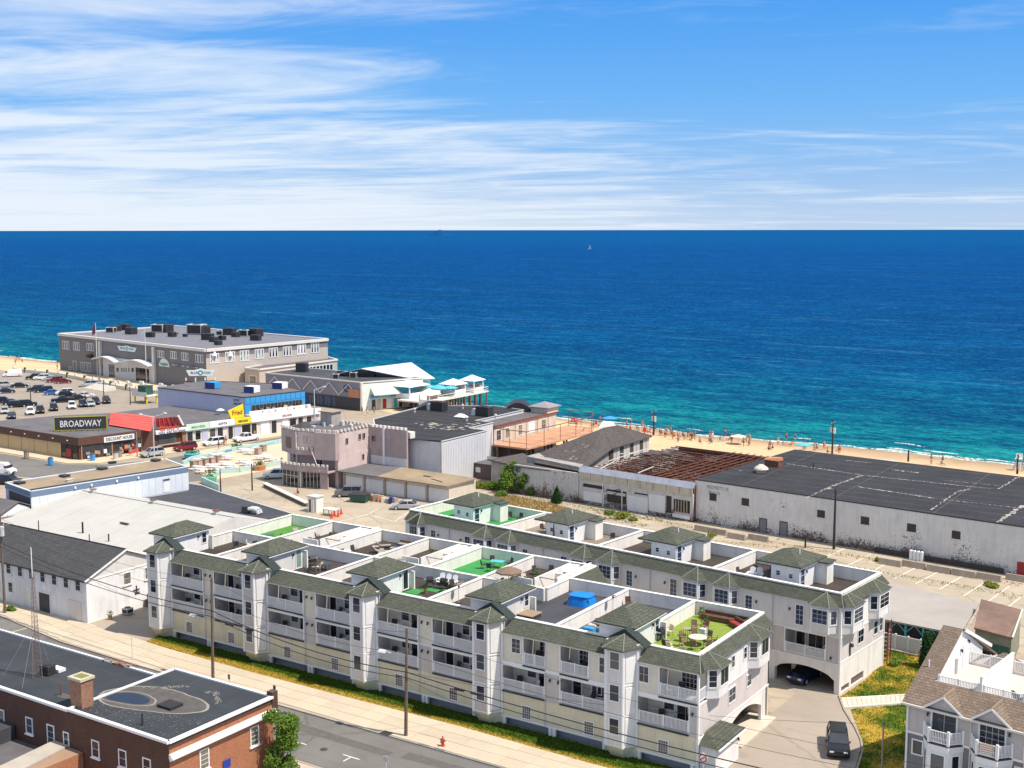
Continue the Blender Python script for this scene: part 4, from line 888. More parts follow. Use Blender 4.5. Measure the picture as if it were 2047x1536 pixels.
    # cluttered deck left of the last stair head
    for k,(x,y,w,d,h,m_,lb) in enumerate(((-54.0,92.6,1.1,.6,.45,'bright_blue','blue covered pile'),(-53.2,92.0,.8,.5,.3,'turquoise','teal box'),(-54.2,93.8,.9,.6,.35,'beige_fabric','pale cushion stack'),(-52.4,92.7,1.1,.5,.25,'beige_fabric','cream folded sheet'),(-52.0,93.7,.7,.7,.5,'brown_wood','brown crate'),(-53.2,93.3,.6,.4,.4,'steel','grey bin'))):
        MB().box(x,x+w,y,y+d,z,z+h).box(x+.05,x+w-.05,y+.05,y+d-.05,z+h,z+h+.06).build('stored_goods',MATS[m_],label=lb+' on the cluttered deck left of the last stair head',cat='stored goods')
    put('wood_chair',BR,-53.2,94.3,z,1.2,'brown wooden chair on the cluttered deck nearer the wall'); put('wood_chair',BR,-52.1,95.4,z,.6,'second brown wooden chair on the cluttered deck'); put('wood_chair',BR,-54.2,101.6,z,.6,'brown wooden chair in the back left corner of the cluttered deck')
    put('heater_b',heater_fn,-54.2,98.6,z,0,'thin standing heater along the wall of the cluttered deck')
    # lime green deck at the corner
    put('firetable',table_fn('beige_fabric','brown_wood',.8),-44.0,95.3,z,0,'round pale table with chairs on the lime green corner deck')
    lab=['far left','far','far right','right','near right','near left','left']
    for k in range(7):
        a=2*math.pi*k/7+.4; x,y=-44.0+1.35*math.cos(a),95.3+1.35*math.sin(a); put('wickchair',chair_fn('brown_wood','wicker','wicker_chair'),x,y,z,a-math.pi/2,['wicker chair on the right side of','wicker chair at the back right of','wicker chair behind','wicker chair at the back left of','wicker chair at the left of','wicker chair at the front left of','wicker chair at the front right of'][k]+' the round table on the lime deck','wicker chairs round the lime deck table')
    put('longsofa',sofa_fn(4.2,'brown_wood','brown_wood'),-44.6,102.3,z,0,'long dark brown sofa against the back wall of the lime deck'); put('redsofa',sofa_fn(1.9,'brown_wood','dark_red'),-42.9,101.4,z,-.6,'sofa with dark red cushions at the right of the lime deck')
    put('wickchair',chair_fn('brown_wood','wicker','wicker_chair'),-45.9,98.6,z,.5,'wicker chair standing alone in the middle of the lime deck'); put('wickchair',chair_fn('brown_wood','wicker','wicker_chair'),-45.1,99.1,z,-.4,'wicker chair beside the blue cooler of the lime deck')
    MB().box(-45.0,-44.5,97.8,98.2,z,z+.5).box(-45.02,-44.48,97.78,98.22,z+.5,z+.57).build('cooler',K.pale_blue,label='pale blue cooler on the lime green deck behind the round table',cat='cooler')
    put('tallchair',chair_fn('brown_wood','beige_fabric','high_chair'),-47.2,96.2,z,-.4,'pale high backed chair beside the last stair head on the lime deck'); put('grill',grill_fn,-47.2,94.6,z,1.6,'black barbecue by the last stair head door'); put('pot',planter_fn,-47.0,102.4,z,0,'potted shrub in the back left corner of the lime deck')
    put('tallchair',chair_fn('brown_wood','beige_fabric','high_chair'),-45.2,92.4,z,2.9,'pale chair at the front parapet of the lime deck'); put('tallchair',chair_fn('brown_wood','beige_fabric','high_chair'),-43.8,92.0,z,3.3,'second pale chair at the front parapet of the lime deck')
    # more seats and pots standing about the decks
    rr=random.Random(23); spots=[(-96.8,-91.0,100,107.5,'on the second back deck'),(-89.5,-84,99.8,107.8,'on the third back deck'),(-82,-77,99.8,103,'on the planted back deck'),(-68.2,-66,102,107,'on the back deck beside the green one'),(-88.5,-84.5,91,97.8,'on the second front deck'),(-74,-70,91,97.5,'on the green patched deck'),(-101.5,-98.5,91,97.8,'on the first front deck'),(-46.5,-42.5,92,101,'on the lime green deck')]
    num=['one','another','a third','a fourth']
    for (xa,xb,ya,yb,wh) in spots:
        for k in range(4):
            x,y=rr.uniform(xa,xb),rr.uniform(ya,yb); q=(k+int(-x))%4
            if q==0: put('xt',table_fn('wood_grey','black_metal',.4),x,y,z,0,'low grey side table, %s, %s'%(num[k],wh),'side tables on the roof decks')
            elif q==1: put('xc',chair_fn('brown_wood','dark_fabric'),x,y,z,rr.uniform(0,6),'brown framed chair, %s, %s'%(num[k],wh),'brown framed chairs on the roof decks')
            elif q==2: put('pot',planter_fn,x,y,z,rr.uniform(0,6),'potted plant, %s, %s'%(num[k],wh),'potted plants on the roof decks')
            else: put('xl',chair_fn('galv','beige_fabric'),x,y,z,rr.uniform(0,6),'pale cloth chair, %s, %s'%(num[k],wh),'pale cloth chairs on the roof decks')
    # balcony furniture
    for zi,nm in ((3.38,'second floor'),(6.10,'third floor')):
        for i in range(5):
            for j,(d) in enumerate((2.6,10.0)):
                if i==4 and j==1: continue
                if i>=3 and zi>5: d=4.6 if j==0 else 9.1
                if i==4: d=3.2 if zi<5 else 5.0
                side=('left' if j==0 else 'right'); bay=['first','second','third','fourth','last'][i]
                put('balc',CH,TW[i]+d,Y0+1.1,zi,.4-j*.7,'dark chair on the '+nm+' '+side+' balcony of the '+bay+' bay group',G_PATIO)
                if (i+j)%2==0 and not (i>=3 and zi>5): put('balct',table_fn('white_trim','galv',.35),TW[i]+d+.9,Y0+1.0,zi,0,'small white table on the '+nm+' '+side+' balcony after the '+bay+' tower')
                if (i+j)%3!=1 and not (i>=3 and zi>5): put('balcw',chair_fn('galv','white_trim','plastic_chair'),TW[i]+d+1.7,Y0+1.1,zi,-.5,'white chair on the '+nm+' '+side+' balcony after the '+bay+' tower',G_PATIO)
def shelf_fn():
    t=thing('shelf_unit','shelf','shelf'); 
    for s in (-.6,.55): MB().box(s,s+.05,-.2,.2,0,1.15).build('side_panel',K.white_trim,t)
    for k in range(4): MB().box(-.55,.55,-.19,.19,.1+k*.32,.14+k*.32).build('shelf',K.white_trim,t)
    return t
def heater_fn():
    t=thing('standing_heater','heater','heater'); MB().cyl(0,0,0,.1,.25,10).build('base',K.black_metal,t); MB().cyl(0,0,.1,1.6,.03,6).build('pole',K.galv,t)
    MB().cyl(0,0,1.6,1.85,.1,8).cyl(0,0,1.85,1.92,.3,10,.05).build('head',K.wicker,t); return t
roof_things()
# ---------------------------------------------------------------- rear condominium, turned a few degrees
def topz(x,y,py):                             # height over (x,y) that meets picture row py
    lo,hi=-5.,60.
    for _ in range(40):
        m=(lo+hi)/2; d=Vector((x,y,m-CAMZ)); r=768-FPX*(d.dot(CU))/(d.dot(CF))
        if r>py: lo=m
        else: hi=m
    return lo
def hvac_fn(col='galv',w=1.6,d=1.1,h=1.1):
    def f():
        t=thing('air_conditioner','unit','air conditioner')
        MB().box(-w/2,w/2,-d/2,d/2,.12,h).build('housing',MATS[col],t)
        for s in (-1,1): MB().box(-w/2,w/2,s*d*.38-.06,s*d*.38+.06,0,.12).build('skid',K.black_metal,t)
        MB().box(-w*.42,w*.42,-d/2-.02,-d/2+.002,.25,h-.15).build('grille',K.black_metal,t)
        MB().box(w/2-.002,w/2+.02,-d*.42,d*.42,.25,h-.15).build('grille',K.black_metal,t)
        MB().cyl(0,0,h,h+.06,min(w,d)*.38,12).build('fan_guard',K.black_metal,t)
        return t
    return f
def b2():
    O=(-36.93,111.83,0); B=thing('rear_condo_building','rear three storey white condominium with green shingled band, window bays and four hipped stair heads','apartment building',O,-.1002)
    L=-57.2; D=10.3; r90=math.pi/2
    op=[];arch=[]
    for k in range(4):
        a=-14.25*k
        op+=[(a-5.7,a-1.5,3.1,5.4),(a-12.6,a-8.4,3.1,5.4)]
    def arched(x0,x1):
        mb=MB(); n=10
        for i in range(n):
            t0,t1=i/n,(i+1)/n; z=lambda t:1.25+.85*math.sin(math.pi*t)**.55
            mb.loft([(x0+(x1-x0)*t0,0,z(t0)),(x0+(x1-x0)*t1,0,z(t1)),(x0+(x1-x0)*t1,.3,z(t1)),(x0+(x1-x0)*t0,.3,z(t0))],[(x0+(x1-x0)*t0,0,2.9),(x0+(x1-x0)*t1,0,2.9),(x0+(x1-x0)*t1,.3,2.9),(x0+(x1-x0)*t0,.3,2.9)])
        return mb.build('garage_arch',K.stucco_white,B)
    for k in range(4):
        a=-14.25*k
        for x0,x1 in ((a-6.75,a-.5),(a-13.75,a-7.5)): arched(x0,x1)
        for x0,x1 in ((a-.5,a-.0),(a-7.5,a-6.75)): MB().box(x0,x1,-.02,.5,0,2.9).build('pier',K.stucco_white,B)
    MB().box(L,L+.9,-.02,.5,0,2.9).build('pier',K.stucco_white,B)
    grid_wall(L,0,2.9,5.6,op,.01,.25).build('second_floor_wall',K.grey_siding,B)
    MB().box(L,0,0,.25,5.6,8.6).build('third_floor_wall',K.ltgrey_siding,B)
    MB().box(L,0.02,-.05,0-.002,2.86,2.98).build('band',K.white_trim,B); MB().box(L,0.02,-.05,-.002,5.52,5.64).build('band',K.white_trim,B)
    MB().box(L+.2,-.3,.26,9.9,0,.05).build('garage_floor',K.lot2,B); MB().box(L+.2,-.25,5.2,5.4,0.05,2.85).build('garage_back_wall',K.garage_wall,B)
    MB().box(-5.7,-5.2,1.5,2.0,.05,2.85).build('post',K.yellow_siding,B)
    for z in (2.98,5.5): MB().box(L+.2,-.2,.26,1.9,z-.02,z+.12).build('balcony_floor',K.recess_wall,B)
    for (x0,x1,z0,z1) in op:
        MB().box(x0-.1,x1+.1,1.75,1.9,z0,z1+.1).build('recess_wall',K.recess_wall,B)
        for s in (x0-.12,x1+.02): MB().box(s,s+.1,.25,1.75,z0,z1+.1).build('side_wall',K.recess_wall,B)
        mb=MB(); t=.11; mb.box(x0-t,x0,-.05,.1,z0,z1); mb.box(x1,x1+t,-.05,.1,z0,z1); mb.box(x0-t,x1+t,-.05,.1,z1,z1+t); mb.build('trim',K.white_trim,B)
        railing(B,x0+.01,.02,z0-.05,x1-x0-.02)
        window(B,x0+.8,1.745,z0+.1,.9,1.95,ny=1,glass='dark_glass',name='door'); window(B,x0+2.4,1.745,z0+.1,1.5,1.95,nx=2,ny=1,glass='dark_glass',name='sliding_door'); window(B,x1-.6,1.745,z0+.8,.7,1.1)
    for k in range(4):
        a=-14.25*k
        for c in (a-1.75,a-12.35):
            if c<L+1.6: continue
            bayf(B,c,2.9,.9,6.0,8.6)
        for x,w,z,h in ((a-4.25,.78,6.08,1.9),(a-9.75,.72,6.3,1.6)): window(B,x,-.003,z,w,h,nx=2,ny=4,name='window',glass='blue_glass')
        sconce(B,a-5.3,-.005,7.5); sconce(B,a-8.9,-.005,7.5); sconce(B,a-.9,-.005,3.5)
        MB().tube((a-7.12,-.08,2.9),(a-7.12,-.08,8.5),.05,6).build('downpipe',K.galv,B)
    bayf(B,-55.0,2.6,.9,6.0,8.6)
    # mansard
    MB().loft([(L,-.3,8.6),(.35,-.3,8.6),(.35,.4,8.6),(L,.4,8.6)],[(L+.3,.72,9.68),(-.42,.72,9.68),(-.42,.82,9.68),(L+.3,.82,9.68)]).build('mansard',K.green_shingle,B)
    mb=MB(); mb.face((.35,-.3,8.6),(.35,D+.3,8.6),(-.42,D-.35,9.68),(-.42,.75,9.68)); mb.face((.35,D+.3,8.6),(-4,D+.3,8.6),(-4,D-.35,9.68),(-.42,D-.35,9.68)); mb.face((.35,-.3,8.6),(-.42,-.3,8.6),(-.42,D+.3,8.6),(.35,D+.3,8.6)); mb.build('mansard',K.green_shingle,B)
    mb=MB(); mb.face((L,-.3,8.6),(L+.3,.75,9.68),(L+.3,D-.3,9.68),(L,D,8.6)); mb.build('mansard',K.green_shingle,B)
    MB().tube((.35,-.3,8.62),(-.4,.75,9.7),.035,5).build('hip_cap',K.pale_shingle,B); MB().box(L,.3,-.12,-.052,8.48,8.6).build('eave_board',K.white_trim,B)
    # end wall
    MB().box(-.25,0,.3,D,5.6,8.6).build('third_floor_wall',K.white_siding,B); MB().box(-.25,0,.3,D,3.1,5.6).build('second_floor_wall',K.stucco_pink,B)
    grid_T=Matrix.Rotation(r90,4,'Z')
    grid_wall(.3,D,.0,3.1,[(.5,2.3,.08,.62),(2.7,5.6,.08,.85)],-.01,.24,MB(grid_T)).build('ground_floor_wall',K.stucco_white,B)
    for y0,y1,z1 in ((.5,2.3,.62),(2.7,5.6,.85)): MB().box(-.2,-.15,y0,y1,.0,z1).build('vent_panel',K.lattice,B)
    MB().box(-.02,.05,0,D,3.04,3.16).build('string_course',K.white_trim,B); MB().box(-.02,.05,0,D,5.54,5.66).build('string_course',K.white_trim,B)
    MB().box(-.12,.06,-.06,.12,0,8.6).build('corner_post',K.white_trim,B); MB().box(-.1,.06,D-.12,D+.06,0,8.6).build('corner_post',K.white_trim,B)
    for y0,y1 in ((.25,3.6),(6.3,9.8)): bayf(B,(y0+y1)/2,y1-y0,.85,6.0,8.6,end=True)
    for y,z,w,h in ((4.6,3.95,1.3,1.3),(8.2,3.9,.9,1.3),(9.5,3.9,.7,1.3)): window(B,.003,y,z,w,h,r90,nx=2 if w>1 else 1,ny=2)
    MB().box(.05,.12,2.05,2.2,3.3,4.6).box(.05,.35,2.0,2.3,4.2,4.5).build('lamp_bracket',K.dark_panel,B)
    # rear and left walls, decks, parapets
    MB().box(L,-.25,D-.25,D,0,8.6).build('rear_wall',K.cream,B); MB().box(L,L+.25,.5,D-.25,0,8.6).build('side_wall',K.ltgrey_siding,B)
    for i,m_ in enumerate(('deck','deck','deck_tan','green_turf')): MB().box(-14.35*(i+1)+.0,-14.35*i,.5,D,8.15,8.4).build('roof_deck',MATS[m_],B)
    cap(B,L,-.3,.78,.78,9.75,8.4,.3); cap(B,L,-.3,D-.35,D-.35,9.75,8.4,.28); cap(B,-.42,-.42,.94,D-.5,9.75,8.4,.3); cap(B,L+.2,L+.2,.94,D-.5,9.75,8.4)
    for x in (-14.35,-28.75,-42.9): cap(B,x,x,.94,D-.5,9.75,8.4)
    for k in range(4):
        a=-14.3*k
        x0,x1,y0,y1=a-9.0,a-5.9,3.1,8.3
        R=MB().box(x0,x1,y0,y1,8.4,10.75).build('stair_head',K.white_siding,B)
        MB().hip(x0-1.2,x1,y0,y1,10.85,1.0,.35,.14).build('hip_roof',K.green_shingle,R); MB().box(x0-1.45,x1+.33,y0-.33,y1+.33,10.66,10.71).build('eave_board',K.white_trim,R)
        MB().box(x1,x1+1.25,y0+3.6,y1-.1,8.4,10.6).build('chimney_stack',K.stucco_white,R); MB().box(x1+.3,x1+1.45,y0+3.4,y1+.1,10.6,10.72).build('stack_cap',K.green_shingle,R)
        MB().cyl(x1-1.2,y0+2.4,11.2,11.9,.06,6).build('vent_pipe',K.white_trim,R)
        window(B,x0+.8,y0-.003,9.6,.4,.45,nx=1,ny=2); window(B,x0+2.2,y0-.003,9.5,.4,.45,nx=1,ny=2)
        window(B,x1+.003,y0+.65,8.5,.8,1.95,r90,ny=3,name='door',glass='blue_glass' ) ; sconce(B,x1+.003,y0+1.45,10.1,r90)
        MB().box(x0+1.0,x0+2.6,.95,1.7,8.4,9.35).build('stair_hood',K.stucco_white,B)
    def pl(x,y): c,s=math.cos(-.1002),math.sin(-.1002); return O[0]+c*x-s*y,O[1]+s*x+c*y
    CH=chair_fn('black_metal','dark_fabric'); z=8.4
    for (x,y,a,lb) in ((-47.6,8.6,.5,'dark chair at the back wall of the green rear building deck'),(-46.2,8.9,0,'second dark chair at the back wall of the green rear deck'),(-40.5,6.2,1.2,'dark chair left in the group by the tall plant on the second rear deck'),(-39.3,7.1,.2,'dark chair behind the table on the second rear deck'),(-38.4,6.0,-1,'dark chair right of the table on the second rear deck'),(-31.5,7.6,.3,'dark chair behind the second stair head of the rear building'),
                      (-13.0,4.0,1.4,'dark chair on the left of the white furnished rear deck'),(-12.2,5.6,.2,'dark chair at the back of the white furnished rear deck'),(-10.4,5.8,0,'dark chair nearest the stair head on the white furnished rear deck')):
        X,Y=pl(x,y); put('r2chair',CH,X,Y,z,a,lb,G_PATIO)
    X,Y=pl(-39.4,6.0); put('wt2',table_fn('white_trim','galv',.5),X,Y,z,0,'white table among dark chairs on the second deck of the rear building')
    for (x,y,a,lb) in ((-11.8,4.2,0,'white slatted chair at the left of the furnished rear deck'),(-11.0,4.4,.3,'white slatted chair in the middle of the furnished rear deck'),(-10.2,3.3,3,'white slatted chair facing the others on the furnished rear deck')): X,Y=pl(x,y); put('adir2',adirondack_fn('white_trim'),X,Y,z,a,lb)
    X,Y=pl(-11.4,3.0); put('wt2',table_fn('white_trim','galv',.5),X,Y,z,0,'white table on the furnished deck of the rear building')
    for (x,lb) in ((-36.6,'dark closed parasol beside the second stair head'),(-36.0,'second dark closed parasol by the second stair head')): X,Y=pl(x,3.3+(x+36.6)*-1.5); put('cpar',umbrella_fn('dark_fabric',False),X,Y,z,0,lb)
def bayf(B,c,w,dep,z0,z1,end=False):
    """a window bay on the front wall (or on the end wall when end) centred at c"""
    ch=.55; R=Matrix.Rotation(math.pi/2,4,'Z') if end else Matrix.Identity(4); off=math.pi/2 if end else 0
    P=lambda z:[(c-w/2,0,z),(c-w/2+ch,-dep,z),(c+w/2-ch,-dep,z),(c+w/2,0,z)]
    MB(R).loft([(c-w/2,0,z0-.15),(c-w/2+ch+.1,-dep+.3,z0-.15),(c+w/2-ch-.1,-dep+.3,z0-.15),(c+w/2,0,z0-.15)],P(z0)).build('bay_base',K.white_siding,B)
    MB(R).loft(P(z0),P(z1)).build('bay',MATS['ltgrey_siding' if not end else 'white_siding'],B)
    def wn(p,q,h,z,nx,ww):
        T=wall_T(p,q); M=R@T[0]; pos=M@Vector((T[1]/2,-.004,0)); window(B,pos.x,pos.y,z,ww,h,T[2]+off,nx=nx,ny=3 if nx>1 else 2,glass='blue_glass' if not end else 'window_glass')
    a,b,d_,e=P(0); wn(a,b,1.3,z0+.9,1,.62); wn(b,d_,1.3,z0+.9,3 if not end else 2,w-2*ch-.3); wn(d_,e,1.3,z0+.9,1,.62)
    for q in (b,d_): MB(R).cyl(q[0],q[1],z0-.02,z1-.02,.09,6).build('corner_post',K.white_trim,B)
    e=[(c-w/2-.3,-.1,z1),(c-w/2+ch-.15,-dep-.25,z1),(c+w/2-ch+.15,-dep-.25,z1),(c+w/2+.3,-.1,z1)]; ap=(c,.55,z1+1.05)
    mb=MB(R); mb.face(e[0],e[1],ap);mb.face(e[1],e[2],ap);mb.face(e[2],e[3],ap);mb.face(*e[::-1])
    mb.build('bay_roof',K.green_shingle,B)
    mb=MB(R); [mb.tube(e[k],ap,.035,5) for k in (1,2)]; mb.build('hip_cap',K.pale_shingle,B)
b2()
def box_on(name,x0,x1,y0,y1,z0,z1,mt,label,cat):
    return MB().box(x0,x1,y0,y1,z0,z1).build(name,MATS[mt],label=label,cat=cat)
# ---------------------------------------------------------------- white gabled building left of it
def s3():
    X=-114.6; Yf=86.25; Yb=97.3; L=-175; ez=5.0; r90=math.pi/2
    B=thing('white_brick_building','two storey white painted brick building with dark gabled roof beside the pavement','building',(-130,88,0),world=True)
    MB().box(L,X,Yf,Yb,0,ez).build('wall',K.white_brick,B); ym=(Yf+Yb)/2
    MB().loft([(X-.2,Yf,ez),(X-.2,Yb,ez),(X-.2,ym,7.2)],[(X+.0,Yf,ez),(X+.0,Yb,ez),(X+.0,ym,7.2)]).build('gable_end',K.ltgrey_siding,B)
    MB().gable(L,X+.25,Yf-.35,Yb+.35,ez+.02,2.45,'x',.16).build('roof',K.charcoal_shingle,B)
    MB().box(X+.0,X+.06,Yf,Yb,ez-.12,ez+.02).build('trim_board',K.white_trim,B)
    MB().bar((X+.27,Yf-.36,ez-.02),(X+.27,ym,ez+2.42),.06,.2).bar((X+.27,Yb+.36,ez-.02),(X+.27,ym,ez+2.42),.06,.2).build('rake_board',K.white_trim,B)
    MB().tube((L,ym,ez+2.5),(X+.25,ym,ez+2.5),.07,5).build('ridge_cap',K.black_metal,B)
    for x in [-116.0-2.12*i for i in range(0,5)]+[-126.6,-128.8,-131.2,-133.5,-135.8,-138]: window(B,x,Yf-.003,3.7,.8,1.15,ny=2,sill=True)
    for x in (-128.6,-131.2,-133.6,-136.2): window(B,x,Yf-.003,1.45,.75,1.15,ny=2,sill=True)
    MB().box(-123.2,-121.2,Yf-.02,Yf+.6,.1,2.35).build('doorway',K.dark_panel,B)
    mb=MB(); mb.box(-123.35,-123.2,Yf-.08,Yf,.1,2.5); mb.box(-121.2,-121.05,Yf-.08,Yf,.1,2.5); mb.box(-123.2,-121.2,Yf-.08,Yf,2.35,2.5); mb.build('door_frame',K.white_trim,B)
    window(B,-125.0,Yf-.003,.9,.7,1.4,glass='stucco_white'); MB().box(-117.8,-115.6,Yf-.06,Yf+.1,.1,2.35).build('shutter',K.ltgrey_siding,B)
    for y,z in ((91.9,3.3),(95.0,3.25)): window(B,X+.003,y,z,.95,1.3,r90,ny=2,sill=True,glass='sash_beige')
    MB().box(X,X+.12,92.7,93.6,2.28,2.36).box(X,X+.12,93.1,93.2,2.0,2.8).box(X,X+.05,92.9,93.6,1.75,2.0).build('wall_bracket',K.dark_panel,B)
    t=put('acunit',hvac_fn('galv',.9,.9,.8),-113.6,91.0,.06,0,'small grey air conditioner at the foot of the bright white brick wall')
    t=thing('brown_compressor','stack of brown equipment leaning at the back of the bright white wall','equipment',(-113.6,94.6,0.06)); MB().box(-.6,.6,-.5,.5,0,.9).build('lower_case',K.brown_wood,t); MB().box(-.45,.5,-.4,.35,.9,1.6).build('upper_case',K.wood_grey,t)
    put('pot',planter_fn,-113.7,88.6,.06,1,'small shrub growing at the foot of the white brick wall')
    for k,(x,y,h) in enumerate(((-133,93.5,.5),(-121.5,92.2,.6))): MB().cyl(x,y,6.8,7.6+h,.06,6).build('vent_pipe',K.black_metal,B)
    # little white gabled shed at the far left
    S=thing('white_shed','small white gabled outbuilding at the left edge behind the dark shingled roof','shed',(-150,104,0),world=True)
    MB().box(-176,-149.6,98.6,105.5,0,5.2).build('wall',K.white_siding,S); MB().gable(-176,-149.3,98.2,105.9,5.25,1.7,'x').build('roof',K.grey_roof,S)
    MB().loft([(-149.62,98.7,5.1),(-149.62,105.4,5.1),(-149.62,102.05,6.6)],[(-149.5,98.7,5.1),(-149.5,105.4,5.1),(-149.5,102.05,6.6)]).build('gable_end',K.white_siding,S)
K.sash_beige=m_glass('beige_glass',(.16,.15,.11),.25)
s3()
# ---------------------------------------------------------------- big pale metal roof hall, white flat-roofed block and black roof
def s4():
    B=thing('metal_roof_hall','wide low hall with a pale grey metal roof between the white block and the condominium','hall',(-133,109,0),world=True)
    x0,x1=-149,-117.5
    MB().box(x0,x1,98.3,119.8,0,4.6).build('wall',K.ltgrey_siding,B)
    th=.15; pr=[(98.1,4.7),(111.5,7.0),(120.3,4.6)]
    for i in range(8):           # roof sheets side by side on each slope
        a=x0+(x1-x0)*i/8; b=x0+(x1-x0)*(i+1)/8-.05
        for (p,q) in ((pr[0],pr[1]),(pr[1],pr[2])):
            MB().loft([(a,p[0],p[1]-th),(b,p[0],p[1]-th),(b,q[0],q[1]-th),(a,q[0],q[1]-th)],[(a,p[0],p[1]),(b,p[0],p[1]),(b,q[0],q[1]),(a,q[0],q[1])]).build('roof_sheet',K.metal_roof,B)
    MB().loft([(x1-.1,98.3,4.6),(x1-.1,119.8,4.6),(x1-.1,111.5,6.9)],[(x1,98.3,4.6),(x1,119.8,4.6),(x1,111.5,6.9)]).build('gable_end',K.ltgrey_siding,B)
    mb=MB().bar((x0,111.5,7.04),(x1,111.5,7.04),.35,.06); mb.build('ridge_cap',K.metal_roof,B)
    for i,(px,py) in enumerate(((203,984),(305,1009),(411,1036))):
        x,y=at(px,py,7.0); MB().box(x-.3,x+.3,111.2,111.8,6.9,7.45).build('vent_box',K.galv,B); MB().box(x-.4,x+.4,111.1,111.9,7.45,7.52).build('vent_cap',MATS['rust' if i else 'tan_roof'],B)
    MB().cyl(-133.3,100.2,5,6.5,.12,8).build('flue',K.black_metal,B); MB().cyl(-127.3,99.5,5,5.9,.09,8).build('flue',K.black_metal,B); MB().box(-131,-129.4,104.2,104.5,5.9,6.0).build('tool',K.dark_panel,B)
    # dark small gable beyond the first stair head
    S=thing('dark_roof_shed','small tan shed with dark gable roof behind the first stair head','shed',(-112,112,0),world=True)
    MB().box(-116.5,-107.5,110.5,114.5,0,5.6).build('wall',K.recess_wall,S); MB().gable(-116.8,-107.2,110.2,114.8,5.6,1.2,'y').build('roof',K.charcoal_shingle,S)
    window(S,-111,110.497,3.9,.9,1.2)
    # black flat roof
    KB=thing('black_roof_building','low building with a seamed blue black flat roof behind the pale metal roof','building',(-133,124,0),world=True)
    poly=[(-149.2,120.4),(-117.9,119.9),(-118.2,124.6),(-139.4,129.6),(-145,131.5),(-149.4,131.5)]
    MB().prism(poly,0,4.2).build('wall',K.shop_grey,KB)
    MB().prism(poly,4.2,4.35).build('roof',K.dark_roof,KB)
    for (p,q) in zip(poly,poly[1:]+poly[:1]): MB().bar((*p,4.42),(*q,4.42),.2,.22).build('edge_coping',K.galv,KB)
    put('duct',duct_fn,-125.2,122.4,4.35,.2,'twin curved white exhaust ducts on the black flat roof')
    for k,px in enumerate(((408,1000),(443,1010),(474,1000),(500,1008),(568,1010))):
        x,y=at(px[0],px[1],4.35); 
    # white block with tan roof
    W_=thing('tan_roof_block','white walled block with blue fascia, dark panelled end and tan gravel roof','building',(-153,116,0),world=True)
    P=[(-149.2,103.9),(-144.8,128.3),(-153.0,131.0),(-157.6,105.7)]; zr=8.0
    MB().prism(P,0,zr-.12).build('wall',K.pale_blue,W_); MB().prism(P,zr-.12,zr).build('roof',K.tan_roof,W_)
    def seg(p,q,w,h,z,m_,nm,o=0.):
        d=Vector((q[0]-p[0],q[1]-p[1],0)).normalized(); n=Vector((d.y,-d.x,0))*o
        return MB().bar((p[0]+n.x,p[1]+n.y,z),(q[0]+n.x,q[1]+n.y,z),w,h).build(nm,MATS[m_],W_)
    for p,q in zip(P,P[1:]+P[:1]): seg(p,q,.1,.75,7.6,'blue_band','fascia',.03); seg(p,q,.32,.09,8.04,'pale_blue','coping',-.06)
    T=wall_T(P[0],P[1]); 
    seg(Vector(P[0]).lerp(Vector(P[1]),.0)+Vector((-.9,.2)),Vector(P[1])+Vector((-.9,-.2)),1.3,.02,8.02,'black_roof','roof_edge')
    for k in range(22):           # upright wall panels
        MB(T[0]).box(.1+k*T[1]/22,.1+(k+.985)*T[1]/22-.02,-.035,-.003,4.5,7.2).build('wall_panel',K.pale_panel,W_)
    for s,m_ in ((.26,.0),(.36,.0),(.52,.0),(.66,.0)): MB(T[0]).box(T[1]*s-.12,T[1]*s+.12,-.28,-.09,7.45,7.75).build('flood_light',K.white_trim,W_)
    MB(T[0]).box(T[1]*.83,T[1]*.83+.95,-.09,-.04,4.7,6.5).build('door',K.white_trim,W_); MB(T[0]).box(T[1]*.83-.05,T[1]*.83+1.0,-.2,-.04,6.55,6.7).build('door_hood',K.dark_panel,W_)
    MB(T[0]).box(T[1]*.14,T[1]*.14+.5,-.06,-.036,5.6,7.1).build('wall_patch',K.white_trim,W_)
    T2=wall_T(P[3],P[0]); MB(T2[0]).box(1.3,T2[1]-.15,-.06,-.003,2.2,7.1).build('dark_cladding',K.dark_panel,W_); MB(T2[0]).box(.25,1.1,-.05,-.003,2.0,7.1).build('light_cladding',K.mauve_wall,W_)
    for k,(px,py,sx) in enumerate(((130,957,1.3),(205,942,1.3),(225,930,.8),(312,925,1.2),(40,971,1.4),(140,966,.4))):
        x,y=at(px,py,zr); MB().box(x-sx/2,x+sx/2,y-.5,y+.5,zr,zr+.28).box(x-sx/2-.08,x+sx/2+.08,y-.58,y+.58,zr+.28,zr+.34).build('roof_hatch',MATS['dark_panel' if k<5 else 'galv'],W_)
K.pale_panel=mat('pale_panel',(.66,.71,.76),.55,.07,.5,dirt=.12)
def duct_fn():
    t=thing('exhaust_duct','duct','duct')
    MB().box(-1.5,-.4,-.4,.5,.1,1.0).build('fan_housing',K.dark_panel,t)
    for k in (0,1):
        pts=[(-.4+k*.0,-.3+k*.65,.7),(.5,-.3+k*.65,.75),(1.0,-.3+k*.65,.6),(1.2,-.3+k*.65,.1)]
        mb=MB(); [mb.tube(a,b,.27,10) for a,b in zip(pts,pts[1:])]; mb.build('duct_pipe',K.galv,t)
    return t
s4()
